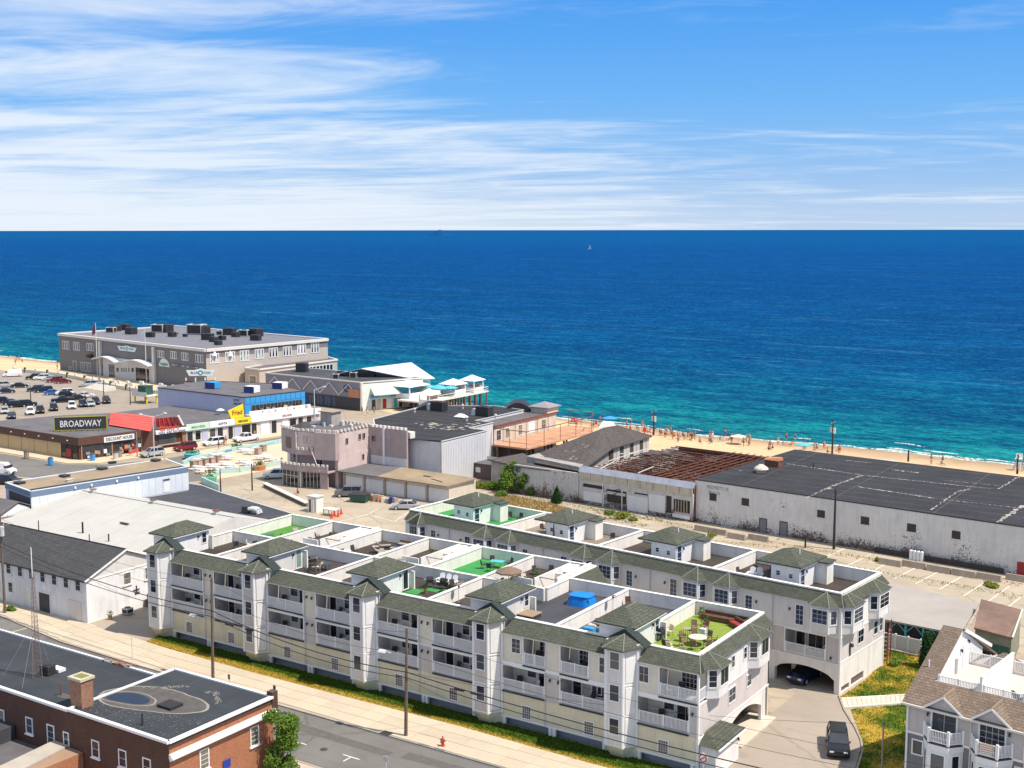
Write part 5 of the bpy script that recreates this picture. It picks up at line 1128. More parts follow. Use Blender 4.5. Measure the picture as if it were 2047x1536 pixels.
# ---------------------------------------------------------------- brick building at the lower left with radio mast
def s5():
    zr=7.3; r90=math.pi/2; X=-67.9; Yf=57.5; Yb=68.0
    B=thing('brick_building','old red brick building with black flat roof, rooftop puddle and white copings','building',(-80,62,0),world=True)
    MB().box(-79.3,X,Yf,Yb,0,zr-.02).build('wall',K.brick,B); MB().box(-130,-79.3,Yf,66.3,0,zr-.12).build('wall',K.brick,B)
    MB().box(X+.002,X+.05,Yf+.02,Yb-.02,0,zr-.5).build('end_wall_face',K.bright_brick,B)  # sunlit brick tone laid over the end wall
    MB().box(-79.25,X-.1,Yf+.1,Yb-.1,zr-.02,zr+.08).build('roof',K.brick_roof,B); MB().box(-130,-79.25,Yf+.1,66.2,zr-.12,zr-.02).build('roof',K.brick_roof,B)
    for a,b,w in (((-79.2,Yf,zr+.1),(X+.05,Yf,zr+.1),.3),((X,Yf,zr+.1),(X,Yb,zr+.1),.3),((-79.2,Yb,zr+.1),(X,Yb,zr+.1),.25),((-79.2,Yf,zr+.1),(-79.2,Yb,zr+.1),.22),((-130,Yf,zr+.02),(-79.2,Yf,zr+.02),.3),((-130,66.3,zr+.02),(-79.2,66.3,zr+.02),.2)): MB().bar(a,b,w,.2).build('coping',K.white_trim,B)
    MB().box(X+.05,X+.45,Yf-.05,Yb+.05,6.15,6.3).box(X+.05,X+.32,Yf-.05,Yb+.05,6.3,6.5).box(X+.05,X+.2,Yf,Yb,5.98,6.15).build('cornice',K.white_trim,B)
    MB().box(X-.5,X+.1,Yb-.1,Yb+.5,6.2,zr+.5).build('corner_pier',K.brick,B)
    # broken coping bricks on the rear edge
    rnd=random.Random(8)
    for i in range(11): x=-86.2+i*.32; MB().box(x,x+.27,66.2+rnd.uniform(-.08,.1),66.5+rnd.uniform(-.05,.15),zr,zr+.09+rnd.uniform(.02,.16)).build('brick',K.old_brick,B)
    # puddle and its pale rings, on the flat roof
    def ring(name,mt,k,z,cx=-76.9,cy=61.7,w=1.,seed=0,inner=None):
        n=40; pts=[]
        rr=random.Random(seed)
        for i in range(n):
            a=2*math.pi*i/n; r=k*(1+.10*math.sin(2*a+1)+.07*math.sin(3*a+seed)+rr.uniform(-.02,.02)); pts.append((cx+r*math.cos(a)*1.0*w+r*math.sin(a)*.25,cy+r*math.sin(a)*.62))
        mb=MB()
        if inner is None: mb.face(*[(p[0],p[1],z) for p in pts])
        else:
            q=[(cx2+(p[0]-cx2)*inner,cy2+(p[1]-cy2)*inner) for p in pts for cx2,cy2 in ((cx,cy),)]
            for i in range(n): j=(i+1)%n; mb.face((*pts[i],z),(*pts[j],z),(*q[j],z),(*q[i],z))
        return mb.build(name,MATS[mt],B)
    ring('dried_mud','roof_mud',4.3,zr+.084,-75.4,62.4,1.0,1); ring('pale_ring','roof_salt',4.35,zr+.087,-75.4,62.4,1.0,1,.95); ring('pale_ring','roof_salt',2.3,zr+.088,-77.2,61.6,1.,2,.93); ring('puddle','puddle_water',1.75,zr+.092,-77.2,61.6,1.,2)
    mb=MB(); 
    for i in range(260):
        x=rnd.uniform(-78.5,-68.6); y=rnd.uniform(Yf+.4,60.6+max(0,(x+73)*.4)); s=rnd.uniform(.02,.07); a=rnd.uniform(0,3)
        mb.face((x-s,y-s*.4,zr+.095),(x+s,y-s*.6,zr+.095),(x+s*.6,y+s,zr+.095))
    for i in range(160):
        t=rnd.random(); x=-78+5.5*t+rnd.uniform(-.2,.2)+ (2.2 if t>.5 else 0); y=66.2-abs(t-.6)*4+rnd.uniform(-.25,.25); s=rnd.uniform(.04,.13); mb.face((x-s,y,zr+.096),(x+s,y-s*.5,zr+.096),(x+s*.4,y+s,zr+.096),(x-s*.6,y+s*.7,zr+.096))
    mb.build('flaked_coating',K.roof_salt,B,kind='stuff')
    MB().box(-73.9,-72.4,61.6,62.9,zr+.08,zr+.3).build('roof_vent_base',K.black_roof,B); MB().cyl(-72.0,58.6,zr,zr+1.0,.07,8).build('vent_pipe',K.black_metal,B); MB().cyl(-82.4,59.2,zr,zr+1.0,.06,8).build('vent_pipe',K.rust,B)
    MB().box(-82.6,-81.2,58.9,59.6,zr-.015,zr-.005).build('pale_patch',K.roof_mud,B)
    # chimney
    C=MB().box(-79.7,-78.35,58.1,59.2,zr-.1,9.55).build('chimney',K.old_brick,B); MB().box(-79.82,-78.23,57.98,59.32,9.55,9.75).build('chimney_cap',K.chimney_cap,C); MB().box(-79.5,-78.5,58.3,59.05,9.752,9.77).build('flue_opening',K.moss,C)
    # windows
    for x in (-84.2,-76.1,-73.0,-70.3): window(B,x,Yf-.003,4.35,.72,1.2,ny=2,sill=True,tw=.09)
    window(B,-81.5,Yf-.003,4.1,.72,1.45,ny=3,sill=True); window(B,-87.9,Yf-.003,4.2,.72,1.2,ny=2,sill=True,glass='sash_beige'); window(B,-79.6,Yf-.003,4.4,.5,1.0)
    for y in (60.75,65.9): window(B,X+.053,y,4.25,.75,1.4,r90,ny=4,sill=True,tw=.09,glass='sash_beige')
    MB().box(X+.05,X+.12,62.55,63.3,3.5,4.1).build('blue_sign',K.navy2,B)
    MB().cyl(-92,57.42,0.2,6.9,.05,6).build('cable',K.black_metal,B)
    # low rear roofs in the corner of the picture
    A=thing('brick_annex','low brick annex with grey roofs at the bottom left corner','annex',(-82,53,0),world=True)
    MB().box(-96,-80.8,48,57.45,0,3.3).build('wall',K.old_brick,A); MB().box(-96.1,-80.7,48,57.44,3.3,3.45).build('roof',K.annex_roof,A)
    MB().box(-80.8,-77.6,46,57.45,0,4.35).build('wall',K.bright_brick,A); MB().prism([(-81.1,57.45),(-79.3,57.45),(-77.3,46),(-79.6,46)],4.36,4.5).build('parapet_cap',K.stucco_grey,A)
    MB().loft([(-88.5,55.2,3.45),(-86,55.2,3.45),(-86,57.4,3.45),(-88.5,57.4,3.45)],[(-88.5,55.9,4.6),(-86,55.9,4.6),(-86,57.4,4.6),(-88.5,57.4,4.6)]).build('skylight_hood',K.dark_roof,A)
    # rooftop fan box and lattice mast
    put('fanbox',hvac_fn('dark_panel',.9,.9,.85),*at(98,1352,zr-.02),zr-.02,.2,'dark square fan box beside the radio mast on the brick building roof')
    x,y=at(118,1345,zr); t=thing('white_vent_box','white rectangular vent lying next to the dark fan box on the black roof','vent',(x,y,zr-.02)); MB().box(-.6,.6,-.35,.35,.05,.3).build('lid',K.stucco_white,t); MB().box(-.5,.5,-.28,.28,0,.05).build('frame',K.galv,t)
    mx,my=at(77,1358,zr-.02); H=topz(mx,my,1098); 
    M=thing('radio_mast','thin three legged lattice radio mast on the black roof of the brick building','mast',(mx,my,zr-.02))
    hh=H-zr; hl=hh*.80; R0,R1=.42,.12; leg=lambda k,z:(math.cos(2.1*k+.5)*(R0+(R1-R0)*z/hl),math.sin(2.1*k+.5)*(R0+(R1-R0)*z/hl),z)
    for k in range(3): MB().tube(leg(k,0),leg(k,hl),.03,5,.02).build('leg',K.galv_rust,M)
    n=22
    mb=MB()
    for i in range(n):
        z0,z1=hl*i/n,hl*(i+1)/n
        for k in range(3): mb.tube(leg(k,z0),leg((k+1)%3,z1),.013,3); mb.tube(leg(k,z1),leg((k+1)%3,z1),.013,3)
    mb.build('bracing',K.galv_rust,M,kind='stuff'); MB().tube((0,0,hl-.3),(0,0,hh),.035,6).build('antenna',K.white_trim,M)
    for a,r in ((3.6,3.0),(2.0,2.2),(5.2,2.6)): MB().tube((0,0,hl*.55),(math.cos(a)*r,math.sin(a)*r,0),.008,3).build('guy_wire',K.galv,M)
    MB().tube((-92,57.7,zr),(-91.9,57.75,11.5),.03,5).tube((-91.2,58.2,zr),(-91.9,57.75,11.5),.02,5).build('antenna_bracket',K.galv,B)
mat('roof_mud',(.095,.088,.083),.9,.3,1.2,.1); mat('roof_salt',(.27,.25,.225),.9,.35,5); mat('puddle_water',(.008,.014,.025),.10,.1,1,spec=.5); mat('chimney_cap',(.48,.44,.33),.9,.25,4); mat('moss',(.20,.20,.06),.95,.3,4); mat('navy2',(.02,.05,.30),.5); mat('galv_rust',(.24,.17,.15),.6,.3,3); mat('stucco_grey',(.42,.38,.33),.9,.12,1,.2,dirt=.15)
K.annex_roof=m_membrane('annex_roof',(.12,.115,.12),3.,.25,(.3,.27,.25),.4)
s5()
# ---------------------------------------------------------------- townhouse at the lower right
def s6():
    B=thing('townhouse','grey townhouse with brown shingled roof, white railed roof deck and two small balconies','townhouse',(-25.4,92.55,0),math.radians(-6.81))
    Wd=14; ez=8.2; ym=7.7; rz=12.25; D=15.4
    MB().box(0.15,Wd,.3,D-.3,5.85,ez).build('upper_wall',K.th_grey,B); MB().box(.15,Wd,.32,D-.3,0,5.7).build('lower_wall',K.slate_siding,B); MB().box(.1,Wd,.22,.3,5.68,5.86).build('band',K.white_trim,B)
    MB().box(.08,.22,.2,.34,0,ez-.1).build('corner_post',K.white_trim,B)
    # front roof slope: full strip in front of the decks, side strip on the left, gable end wall under it
    sl=(rz-ez)/ym; Z=lambda y: ez+sl*y; cx=1.4; yc=2.4
    def slope(x0,x1,y0,y1,nm='roof'):
        return MB().loft([(x0,y0,Z(y0)-.15),(x1,y0,Z(y0)-.15),(x1,y1,Z(y1)-.15),(x0,y1,Z(y1)-.15)],[(x0,y0,Z(y0)),(x1,y0,Z(y0)),(x1,y1,Z(y1)),(x0,y1,Z(y1))]).build(nm,K.brown_shingle,B)
    slope(-.2,Wd,-.15,yc); slope(-.2,cx,yc,ym)
    MB().loft([(-.2,ym,rz-.15),(cx+.25,ym,rz-.15),(cx+.25,D,ez-.15),(-.2,D,ez-.15)],[(-.2,ym,rz),(cx+.25,ym,rz),(cx+.25,D,ez),(-.2,D,ez)]).build('roof',K.brown_shingle,B)
    MB().loft([(.15,.3,ez),(.15,D-.3,ez),(.15,ym,rz-.2)],[(.3,.3,ez),(.3,D-.3,ez),(.3,ym,rz-.2)]).build('gable_wall',K.th_grey,B)
    MB().loft([(cx-.1,yc,Z(yc)-.3),(cx-.1,ym,rz-.1),(cx-.1,D-3,9.5),(cx-.1,D-3,8.9),(cx-.1,yc,8.9)],[(cx,yc,Z(yc)-.2),(cx,ym,rz+.0),(cx,D-3,9.55),(cx,D-3,8.9),(cx,yc,8.9)]).build('deck_side_wall',K.white_siding,B)
    MB().bar((cx+.2,ym,rz-.05),(cx+.2,D-1.5,9.3),.12,.28).build('rake_board',K.white_trim,B)
    MB().box(-.2,Wd,-.28,-.15,ez-.2,ez-.05).build('gutter',K.pale_stone,B)
    MB().tube((5.0,.2,5.8),(5.0,.2,ez-.2),.05,6).tube((5.0,.2,0),(5.0,.2,5.8),.05,6).build('downpipe',K.pale_stone,B)
    for x in (2.98,6.56,10.4):      # front dormers
        MB().loft([(x-1.3,.05,ez),(x+1.3,.05,ez),(x,.05,ez+1.0)],[(x-1.3,.3,ez),(x+1.3,.3,ez),(x,.3,ez+1.0)]).build('dormer_wall',K.th_grey,B)
        for s in (-1,1):
            MB().loft([(x,-.15,ez+1.12),(x+s*1.5,-.15,ez-.02),(x+s*1.5,-.15,ez-.14),(x,-.15,ez+1.0)],[(x,2.15,ez+1.14),(x+s*1.5,.2,ez-.0),(x+s*1.5,.2,ez-.12),(x,2.15,ez+1.02)]).build('dormer_roof',K.brown_shingle,B)
            MB().bar((x,-.18,ez+1.06),(x+s*1.5,-.18,ez-.08),.05,.16).build('rake_board',K.white_trim,B)
        MB().tube((x,-.15,ez+1.14),(x,2.15,ez+1.16),.05,4).build('ridge_cap',K.tan_roof,B)
        window(B,x,.297,5.92,1.8,1.9,nx=2,ny=1,tw=.14,name='sliding_door') if x<5 else window(B,x,.297,5.92,1.8,1.9,nx=4,ny=4,tw=.14,name='sliding_door')
        sconce(B,x-1.25 if x<5 else x+1.25,.29,7.6)
        # half-hexagon bay with balcony on top
        P=lambda z,o=0.:[(x-1.5-o,.3,z),(x-.75-o*.5,-.75-o,z),(x+.75+o*.5,-.75-o,z),(x+1.5+o,.3,z)]
        MB().loft(P(0),P(5.72)).build('bay',K.white_siding,B); MB().loft(P(5.72,.06),P(5.82,.06)).build('balcony_floor',K.dark_panel,B); MB().loft(P(5.3,.05),P(5.72,.05)).build('bay_cornice',K.white_trim,B)
        q=P(5.82,-.02)
        for a,b in zip(q,q[1:]):
            T=wall_T(a,b,0); railing(B,a[0],a[1],5.82,T[1],T[2],1.0,False)
        for a in q: MB().box(a[0]-.09,a[0]+.09,a[1]-.09,a[1]+.09,5.82,6.95).build('post',K.white_trim,B)
        for a,b,w in ((P(0)[0],P(0)[1],.55),(P(0)[1],P(0)[2],1.0),(P(0)[2],P(0)[3],.55)): wwin(B,wall_T(a,b),wall_T(a,b)[1]/2,3.2,w,1.8,nx=1,ny=1,tw=.12)
    MB().box(6.1,7.0,-.80,-.79,6.1,6.85).build('banner',K.bunting,B)
    window(B,1.0,.317,4.15,.72,1.05,ny=1,tw=.1); window(B,8.7,.317,4.15,.72,1.05,ny=1,tw=.1)
    # decks
    for x0,x1 in ((cx,4.72),(4.88,8.1),(8.25,11.5)): MB().box(x0,x1,yc,9.6,8.75,8.9).build('roof_deck',K.deck_stone,B)
    MB().box(4.72,4.88,yc+.1,9.6,8.6,10.5).box(4.68,4.92,yc+.06,9.64,10.5,10.56).build('deck_divider',K.white_siding,B); MB().box(8.1,8.25,yc+.1,9.6,8.6,10.5).build('deck_divider',K.white_siding,B)
    for x0,x1 in ((1.5,4.65),(4.95,8.0),(8.3,11.4)): railing(B,x0,yc+.15,8.92,x1-x0,0,1.0); railing(B,x0,9.5,8.92,x1-x0,0,1.0)
    MB().box(cx-.1,Wd,yc-.03,yc+.05,8.7,Z(yc)+.03).build('deck_kerb',K.pale_stone,B)
    MB().box(cx,Wd,9.6,9.75,0,9.0).build('rear_wall',K.th_grey,B); MB().hip(1.9,5.3,9.8,12.9,8.3,1.5,.2).build('rear_dormer_roof',K.brown_shingle,B); MB().hip(6.3,9.7,9.8,12.9,8.2,1.2,.2).build('rear_dormer_roof',K.brown_shingle,B)
    MB().box(1.9,9.7,9.8,12.9,0,8.2).build('rear_bay',K.th_grey,B)
    MB().cyl(.4,3.5,9.8,10.6,.06,6).build('vent_pipe',K.white_trim,B)
    MB().box(cx+.003,cx+.05,7.9,8.8,8.92,10.85).build('door',K.white_trim,B); sconce(B,cx+.01,7.4,10.6,math.pi/2); sconce(B,cx+.01,8.9,11.0,math.pi/2); MB().box(cx+.003,cx+.2,6.3,6.5,9.0,10.2).build('shower_pipe',K.galv,B)
    put('tall2',adirondack_fn('dark_fabric'),*[(Vector((-25.4,92.55))+Vector((math.cos(-.1189)*7.4-math.sin(-.1189)*3.2,math.sin(-.1189)*7.4+math.cos(-.1189)*3.2)))[i] for i in (0,1)],8.9,2.5,'black slatted chair on the second townhouse roof deck')
mat('deck_stone',(.56,.50,.45),.85,.08,.8,dirt=.08)
def m_bunting():
    t=NT('bunting'); x,y,z=t.xyz(); f=t.math('FRACT',t.math('MULTIPLY',z,6.)); t.done(t.mix(t.math('GREATER_THAN',f,.5),(.55,.30,.16),(.75,.72,.68)),.8)
m_bunting()
s6()
# ---------------------------------------------------------------- sight line on a wall frame, lettering
def onwall(T,px,py):
    M=T[0]; o=M.inverted()@Vector((0,0,CAMZ)); r=M.to_3x3().inverted()@ray(px,py); t=-o.y/r.y; return o.x+r.x*t,o.z+r.z*t
def prect(T,a,b):                             # wall rectangle from its upper left and lower right picture points
    s0,z1=onwall(T,*a); s1,z0=onwall(T,*b); return s0,s1,z0,z1
def wbox(parent,T,r,d0,d1,name,mt):
    s0,s1,z0,z1=r; return MB(T[0]).box(s0,s1,-d1,-d0,z0,z1).build(name,MATS[mt],parent)
def text(parent,T,s,z,h,body,mt,name='lettering',depth=.03,off=.05,width=None):
    cu=bpy.data.curves.new('t','FONT'); cu.body=body; cu.size=h*1.38; cu.extrude=depth/2; cu.align_x='CENTER'; cu.offset=.012*h; cu.resolution_u=2
    o=bpy.data.objects.new('t',cu); COL.objects.link(o); bpy.context.view_layer.update(); me=bpy.data.meshes.new_from_object(o); w=o.dimensions.x
    bpy.data.objects.remove(o); k=1.0 if not width or w<1e-3 else width/w
    M=T[0]@Matrix.Translation((s,-off,z))@Matrix.Rotation(math.pi/2,4,'X')@Matrix.Diagonal((k,1,1,1))
    fr=FR.get(parent.name) if parent else None
    if fr is not None: M=Matrix.Translation((-fr[0],-fr[1],-fr[2]))@M
    me.transform(M); me.name=name; me.materials.clear(); me.materials.append(MATS[mt]); return link(name,me,parent)
def bld(name,label,cat,loc): return thing(name,label,cat,loc,world=True)
# ---------------------------------------------------------------- white brick warehouse
def s7():
    B=bld('warehouse','long weathered white brick warehouse with a patched black flat roof behind the cracked lot','warehouse',(-50,166,0))
    F0=(-79.0,169.15); F1=(-10,162.3); T=wall_T(F0,F1); M=T[0]; L=T[1]; D=33; zr=6.35; r90=math.pi/2
    grid_wall(0,L,0,zr,[],0,.3,MB(M)).build('wall',K.white_wall,B)
    MB(M).box(0,.3,.3,D,0,zr).build('wall',K.white_wall,B); MB(M).box(0,L,D-.3,D,0,zr).build('wall',K.white_wall,B)
    MB(M).box(-.02,L,-.02,D,zr,zr+.14).build('roof',K.black_roof,B)
    MB(M).box(-.06,L,-.07,.12,zr+.02,zr+.22).build('roof_edge',K.dark_panel,B)
    w=lambda x,y:(1380+x*.3258,850+y*.3258)
    for a,b in (((121,412),(163,462)),((318,441),(362,492)),((782,512),(828,564)),((1050,551),(1100,606)),((1334,593),(1387,650)),((1609,636),(1660,692))):
        s0,s1,z0,z1=prect(T,w(*a),w(*b)); MB(M).box(s0,s1,-.04,.02,z0,z1).build('boarded_window',K.boarded,B); MB(M).box(s0-.1,s1+.1,-.10,-.003,z0-.12,z0-.01).build('sill',K.white_wall,B)
        for k in range(1,3): MB(M).box(s0+(s1-s0)*k/3-.02,s0+(s1-s0)*k/3+.02,-.055,-.042,z0,z1).build('board_joint',K.black_metal,B)
    for a,b in (((430,568),(468,665)),((555,588),(595,688))):
        s0,s1,z0,z1=prect(T,w(*a),w(*b)); z0=max(z0,.05); MB(M).box(s0,s1,-.04,.02,z0,z1).build('door',K.door_grey,B); MB(M).box(s0-.1,s1+.1,-.08,-.003,z1,z1+.12).box(s0-.1,s0,-.07,-.003,z0,z1).box(s1,s1+.1,-.07,-.003,z0,z1).build('door_frame',K.dark_panel,B)
    s0,s1,z0,z1=prect(T,w(2010,825),w(2047,905)); MB(M).box(s0,s0+1.6,-.05,.02,.1,z1).build('door',K.dark_red,B)
    text(B,T,3.9,5.35,.55,'PROPERTY OF','faded_letter',off=.02,depth=.02,width=3.6); text(B,T,3.3,4.6,.5,'BEACH','faded_letter',off=.02,depth=.02,width=1.9)
    # patched lines of pale tar on the roof, ventilators
    rnd=random.Random(21); mb=MB()
    def patch(p,q,wd,n):
        P=Vector(at(*p,zr+.14));Q=Vector(at(*q,zr+.14)); d=(Q-P); nn=Vector((-d.y,d.x)).normalized()
        for i in range(n):
            t=i/n; c=P+d*t; k=wd*rnd.uniform(.15,1); e=d/n*rnd.uniform(.4,1.0); j=nn*rnd.uniform(-.12,.12)
            a,b,c2,d2=c+j+nn*k/2,c+j-nn*k/2,c+e-nn*k/2*rnd.uniform(.4,1.2)+j,c+e+nn*k/2*rnd.uniform(.4,1.2)+j
            mb.face((*a,zr+.148),(*b,zr+.148),(*c2,zr+.148),(*d2,zr+.148))
    for p,q,wd,n in ((w(590,230),w(1060,300),.45,40),(w(1060,300),w(1850,380),.4,70),(w(1030,370),w(1500,440),.6,40),(w(1500,440),w(2047,500),.25,40),(w(720,440),w(860,370),.35,14),(w(860,370),w(1060,300),.5,16),(w(1480,510),w(1640,400),.3,14),(w(1640,400),w(1720,380),.5,8),(w(1890,585),w(2047,480),.9,16),(w(1890,380),w(2020,305),.35,14),(w(1240,265),w(1400,285),.7,10),(w(960,210),w(1120,225),.3,10),(w(820,390),w(870,375),1.1,5),(w(1560,330),w(1900,360),.2,20),(w(300,275),w(330,277),.5,3)): patch(p,q,wd,n)
    mb.build('tar_patch',K.pale_tar,B,kind='stuff')
    x,y=at(*w(436,285),zr+.14); t=thing('roof_ventilator','rounded cream mushroom ventilator on the black warehouse roof','ventilator',(x,y,zr+.14)); MB().cyl(0,0,0,.55,.75,14).build('base',K.beige_fabric,t); MB().cyl(0,0,.55,.8,1.15,16,1.0).cyl(0,0,.8,1.25,1.0,16,.35).build('hood',K.beige_fabric,t)
    x,y=at(*w(512,245),zr+.14); t=thing('rusty_roof_unit','rusty brown metal unit on the warehouse roof behind the ventilator','roof unit',(x,y,zr+.14),-.1); MB().box(-1.2,1.2,-.7,.7,0,1.0).build('housing',K.rust,t); MB().loft([(-1.3,-.8,1.0),(1.3,-.8,1.0),(1.3,.8,1.0),(-1.3,.8,1.0)],[(-1.1,-.5,1.3),(1.3,-.5,1.5),(1.3,.5,1.5),(-1.1,.5,1.3)]).build('hood',K.orange_paint,t)
    MB().cyl(*at(*w(755,262),zr+.14),zr+.14,zr+1.1,.08,6).build('vent_pipe',K.black_metal,B)
    # low dark boarding along the foot, gas cylinders
    for a,b in ((w(1140,800),w(1365,830)),(w(1450,845),w(1930,895))): s0=onwall(T,*a)[0]; s1=onwall(T,*b)[0]; MB(M).box(s0,s1,-.45,-.35,0.02,.75).build('foot_board',K.boarded,B)
    for k in range(4):
        s=onwall(T,*w(1372+k*22,830))[0]; p=M@Vector((s,-.9,0)); t=thing('gas_cylinder',['leftmost','second','third','rightmost'][k]+' white gas cylinder in the row against the white warehouse wall','gas cylinder',(p.x,p.y,.01),0,'white gas cylinders by the warehouse')
        MB().cyl(0,0,0,1.25,.24,10).cyl(0,0,1.25,1.4,.24,10,.1).build('tank',K.white_trim,t); MB().cyl(0,0,1.4,1.52,.12,8).build('valve_cap',K.black_metal,t)
    # concrete barrier blocks in a row
    segs=[((1158,850),(1300,853)),((1305,852),(1447,878)),((1455,880),(1600,905)),((1607,905),(1752,930)),((1757,930),(1912,950)),((1952,930),(2047,958)),((228,688),(345,700)),((352,698),(490,708)),((30,640),(120,655)),((125,655),(222,675))]
    names=['leftmost of the right hand barrier row','second barrier in the right hand row','middle barrier of the right hand row, in front of the cylinders','fourth barrier of the right hand row','long barrier before the gap at the right','barrier beyond the gap at the right edge','dark ended barrier left of the two grey doors','pale barrier nearest the grey doors','farthest left barrier half hidden by the stair head','barrier with weeds next to the farthest left one']
    ys=[162.2,162.0,161.7,161.3,161.0,160.8,164.2,164.0,166.6,165.6]
    for k,((a,b),nm) in enumerate(zip(segs,names)):
        P=Vector(at(*w(*a)));Q=Vector(at(*w(*b))); m=(P+Q)/2; ln=min(3.1,max(2.2,(Q-P).length)); an=-.10 if k not in(8,9) else -.12
        t=MB().loft([(-ln/2,-.30,0),(ln/2,-.30,0),(ln/2,.30,0),(-ln/2,.30,0)],[(-ln/2,-.12,.8),(ln/2,-.12,.8),(ln/2,.12,.8),(-ln/2,.12,.8)]).box(-ln/2,ln/2,-.3,.3,0,.12).build('concrete_barrier',K.barrier_concrete,label='concrete road barrier, '+nm,cat='barrier',group='concrete barriers along the warehouse')
        t.location=(m.x,m.y,.01); t.rotation_euler=(0,0,an)
mat('boarded',(.06,.052,.045),.85,.3,1.5,.2); mat('door_grey',(.19,.19,.23),.6,.15,1.5); mat('faded_letter',(.30,.29,.29),.85,.2,3); mat('pale_tar',(.40,.37,.32),.9,.3,1.6)
s7()
# ---------------------------------------------------------------- roofless building with rusty trusses
def s8():
    c=lambda x,y:(900+x*.254,780+y*.254)
    B=bld('roofless_building','derelict white fronted building with no roof and rows of rusty roof trusses','ruin',(-90,170,0))
    T=wall_T((-100.2,170.55),(-78.9,168.3)); M=T[0]; L=T[1]; D=30
    ops=[]
    for a,b in (((1045,730),(1215,785)),((1235,775),(1390,900)),((1560,805),(1400,790)),((1760,850),(1890,970)),((1700,825),(1745,965)),((1450,800),(1560,830))):
        if a[0]>b[0]: continue
        s0,s1,z0,z1=prect(T,c(*a),c(*b)); ops.append((s0,s1,max(.1,z0),z1))
    grid_wall(0,L,0,4.3,ops,0,.25,MB(M)).build('wall',K.peel_wall,B)
    MB(M).box(0.3,L-.3,.26,.4,0,4.2).build('dark_backing',K.boarded,B)
    n=9
    for i in range(n): MB(M).box(.05+i*L/n,-.05+(i+1)*L/n,-.14,-.003,3.95,5.2).build('fascia_panel',K.fascia_old,B)
    MB(M).loft([(0,-.2,5.2),(L,-.2,5.2),(L,1.2,5.2),(0,1.2,5.2)],[(0,.5,6.0),(L,.5,6.0),(L,.7,6.0),(0,.7,6.0)]).build('front_coping',K.blue_grey_metal,B)
    # white panels and loose boards in the openings
    for a,b,m_ in (((1055,790),(1215,890),'white_board'),((1400,820),(1560,970),'white_board'),((1570,810),(1695,965),'white_board'),((1240,790),(1385,835),'peel_wall'),((1755,965),(1890,1015),'white_board')):
        s0,s1,z0,z1=prect(T,c(*a),c(*b)); MB(M).box(s0,s1,-.1,-.004,max(z0,.1),z1).build('board',MATS[m_],B)
    for k in range(5): s0,s1,z0,z1=prect(T,c(1775+k*22,860),c(1790+k*22,965)); MB(M).box(s0,s0+.18,-.05,.03,max(.1,z0),z1).build('plank',K.wood_grey,B)
    for s in (4.7,8.4): MB(M).box(s,s+.16,-.1,-.003,.1,4.2).build('post',K.white_board,B)
    MB(M).bar((5.0,-.12,1.2),(8.2,-.12,3.1),.05,.1).bar((5.0,-.12,2.6),(8.2,-.12,3.3),.05,.1).build('brace',K.boarded,B)
    # side and rear walls, dark rubble floor
    MB(M).box(0,.3,.3,D,0,5.3).build('side_wall',K.peel_wall,B); MB(M).box(L-.3,L,.3,D,0,5.6).build('side_wall',K.rust,B); MB(M).box(0,L,D-.3,D,0,5.2).build('rear_wall',K.rust_dark,B)
    rnd=random.Random(6); mb=MB(M); nx,ny=26,34; g=[[(L*(.03+.94*i/nx),.5+(D-1)*j/ny,.4+rnd.random()**2*2.4*(1 if i<nx*.55 else .5)) for i in range(nx+1)] for j in range(ny+1)]
    for j in range(ny):
        for i in range(nx): mb.face(g[j][i],g[j][i+1],g[j+1][i+1],g[j+1][i])
    mb.build('rubble',K.rubble,B,kind='stuff')
    # open web trusses spanning the width; those on the left sag
    me=None
    def truss(Lx,h=.9,n=15):
        mb=MB(); mb.box(0,Lx,-.06,.06,0,.12); mb.box(0,Lx,-.06,.06,h-.12,h)
        for i in range(n):
            a,b=Lx*i/n,Lx*(i+1)/n; mb.tube((a,0,.06 if i%2 else h-.06),(b,0,h-.06 if i%2 else .06),.045,4)
        return mb
    a=truss(L-.8).build('tmp',K.rust); me=a.data; me.name='roof_truss'; bpy.data.objects.remove(a)
    for k in range(19):
        y=1.6+k*1.48; p=M@Vector((.4,y,4.7 if k%4 else 4.6)); o=link('roof_truss',me,B,tuple(p),T[2]); o.rotation_euler=(rnd.uniform(-.12,.12),rnd.uniform(-.012,.02),T[2]+rnd.uniform(-.012,.012))
    mb=MB(M)
    for k in range(8): x=L*(.56+.42*k/7); mb.box(x-.05,x+.05,.7,D-.5,5.58,5.68)
    for k in range(7): x=L*(.05+.5*k/7); y0=rnd.uniform(1,8); mb.bar((x,y0,5.6+rnd.uniform(-.9,.1)),(x+rnd.uniform(-2,2),y0+rnd.uniform(8,20),5.2+rnd.uniform(-1.5,.4)),.08,.08)
    mb.build('purlin',K.rust,B,kind='stuff')
    for k,(x,y,w_,d_,z,rx,ry) in enumerate(((2.2,18,5,7,5.2,.12,.05),(5.5,23,6,6,5.0,-.1,.15),(3.0,10,4,6,4.4,.3,-.1),(8,15,4,5,4.0,-.2,.3),(9.5,25,5,5,4.9,.05,-.12),(12.5,12,3,7,3.6,.2,.2),(6.0,6.5,4,3,4.2,.35,.1))):
        Mx=M@Matrix.Translation((x,y,z))@Matrix.Rotation(rx,4,'X')@Matrix.Rotation(ry,4,'Y'); m2=MB(Mx); n=5
        g=[[(-w_/2+w_*i/n,-d_/2+d_*j/n,rnd.uniform(-.12,.12)) for i in range(n+1)] for j in range(n+1)]
        for j in range(n):
            for i in range(n):
                if rnd.random()<.85: m2.face(g[j][i],g[j][i+1],g[j+1][i+1],g[j+1][i])
        m2.build('collapsed_roof_sheet',K.old_roof_sheet,B)
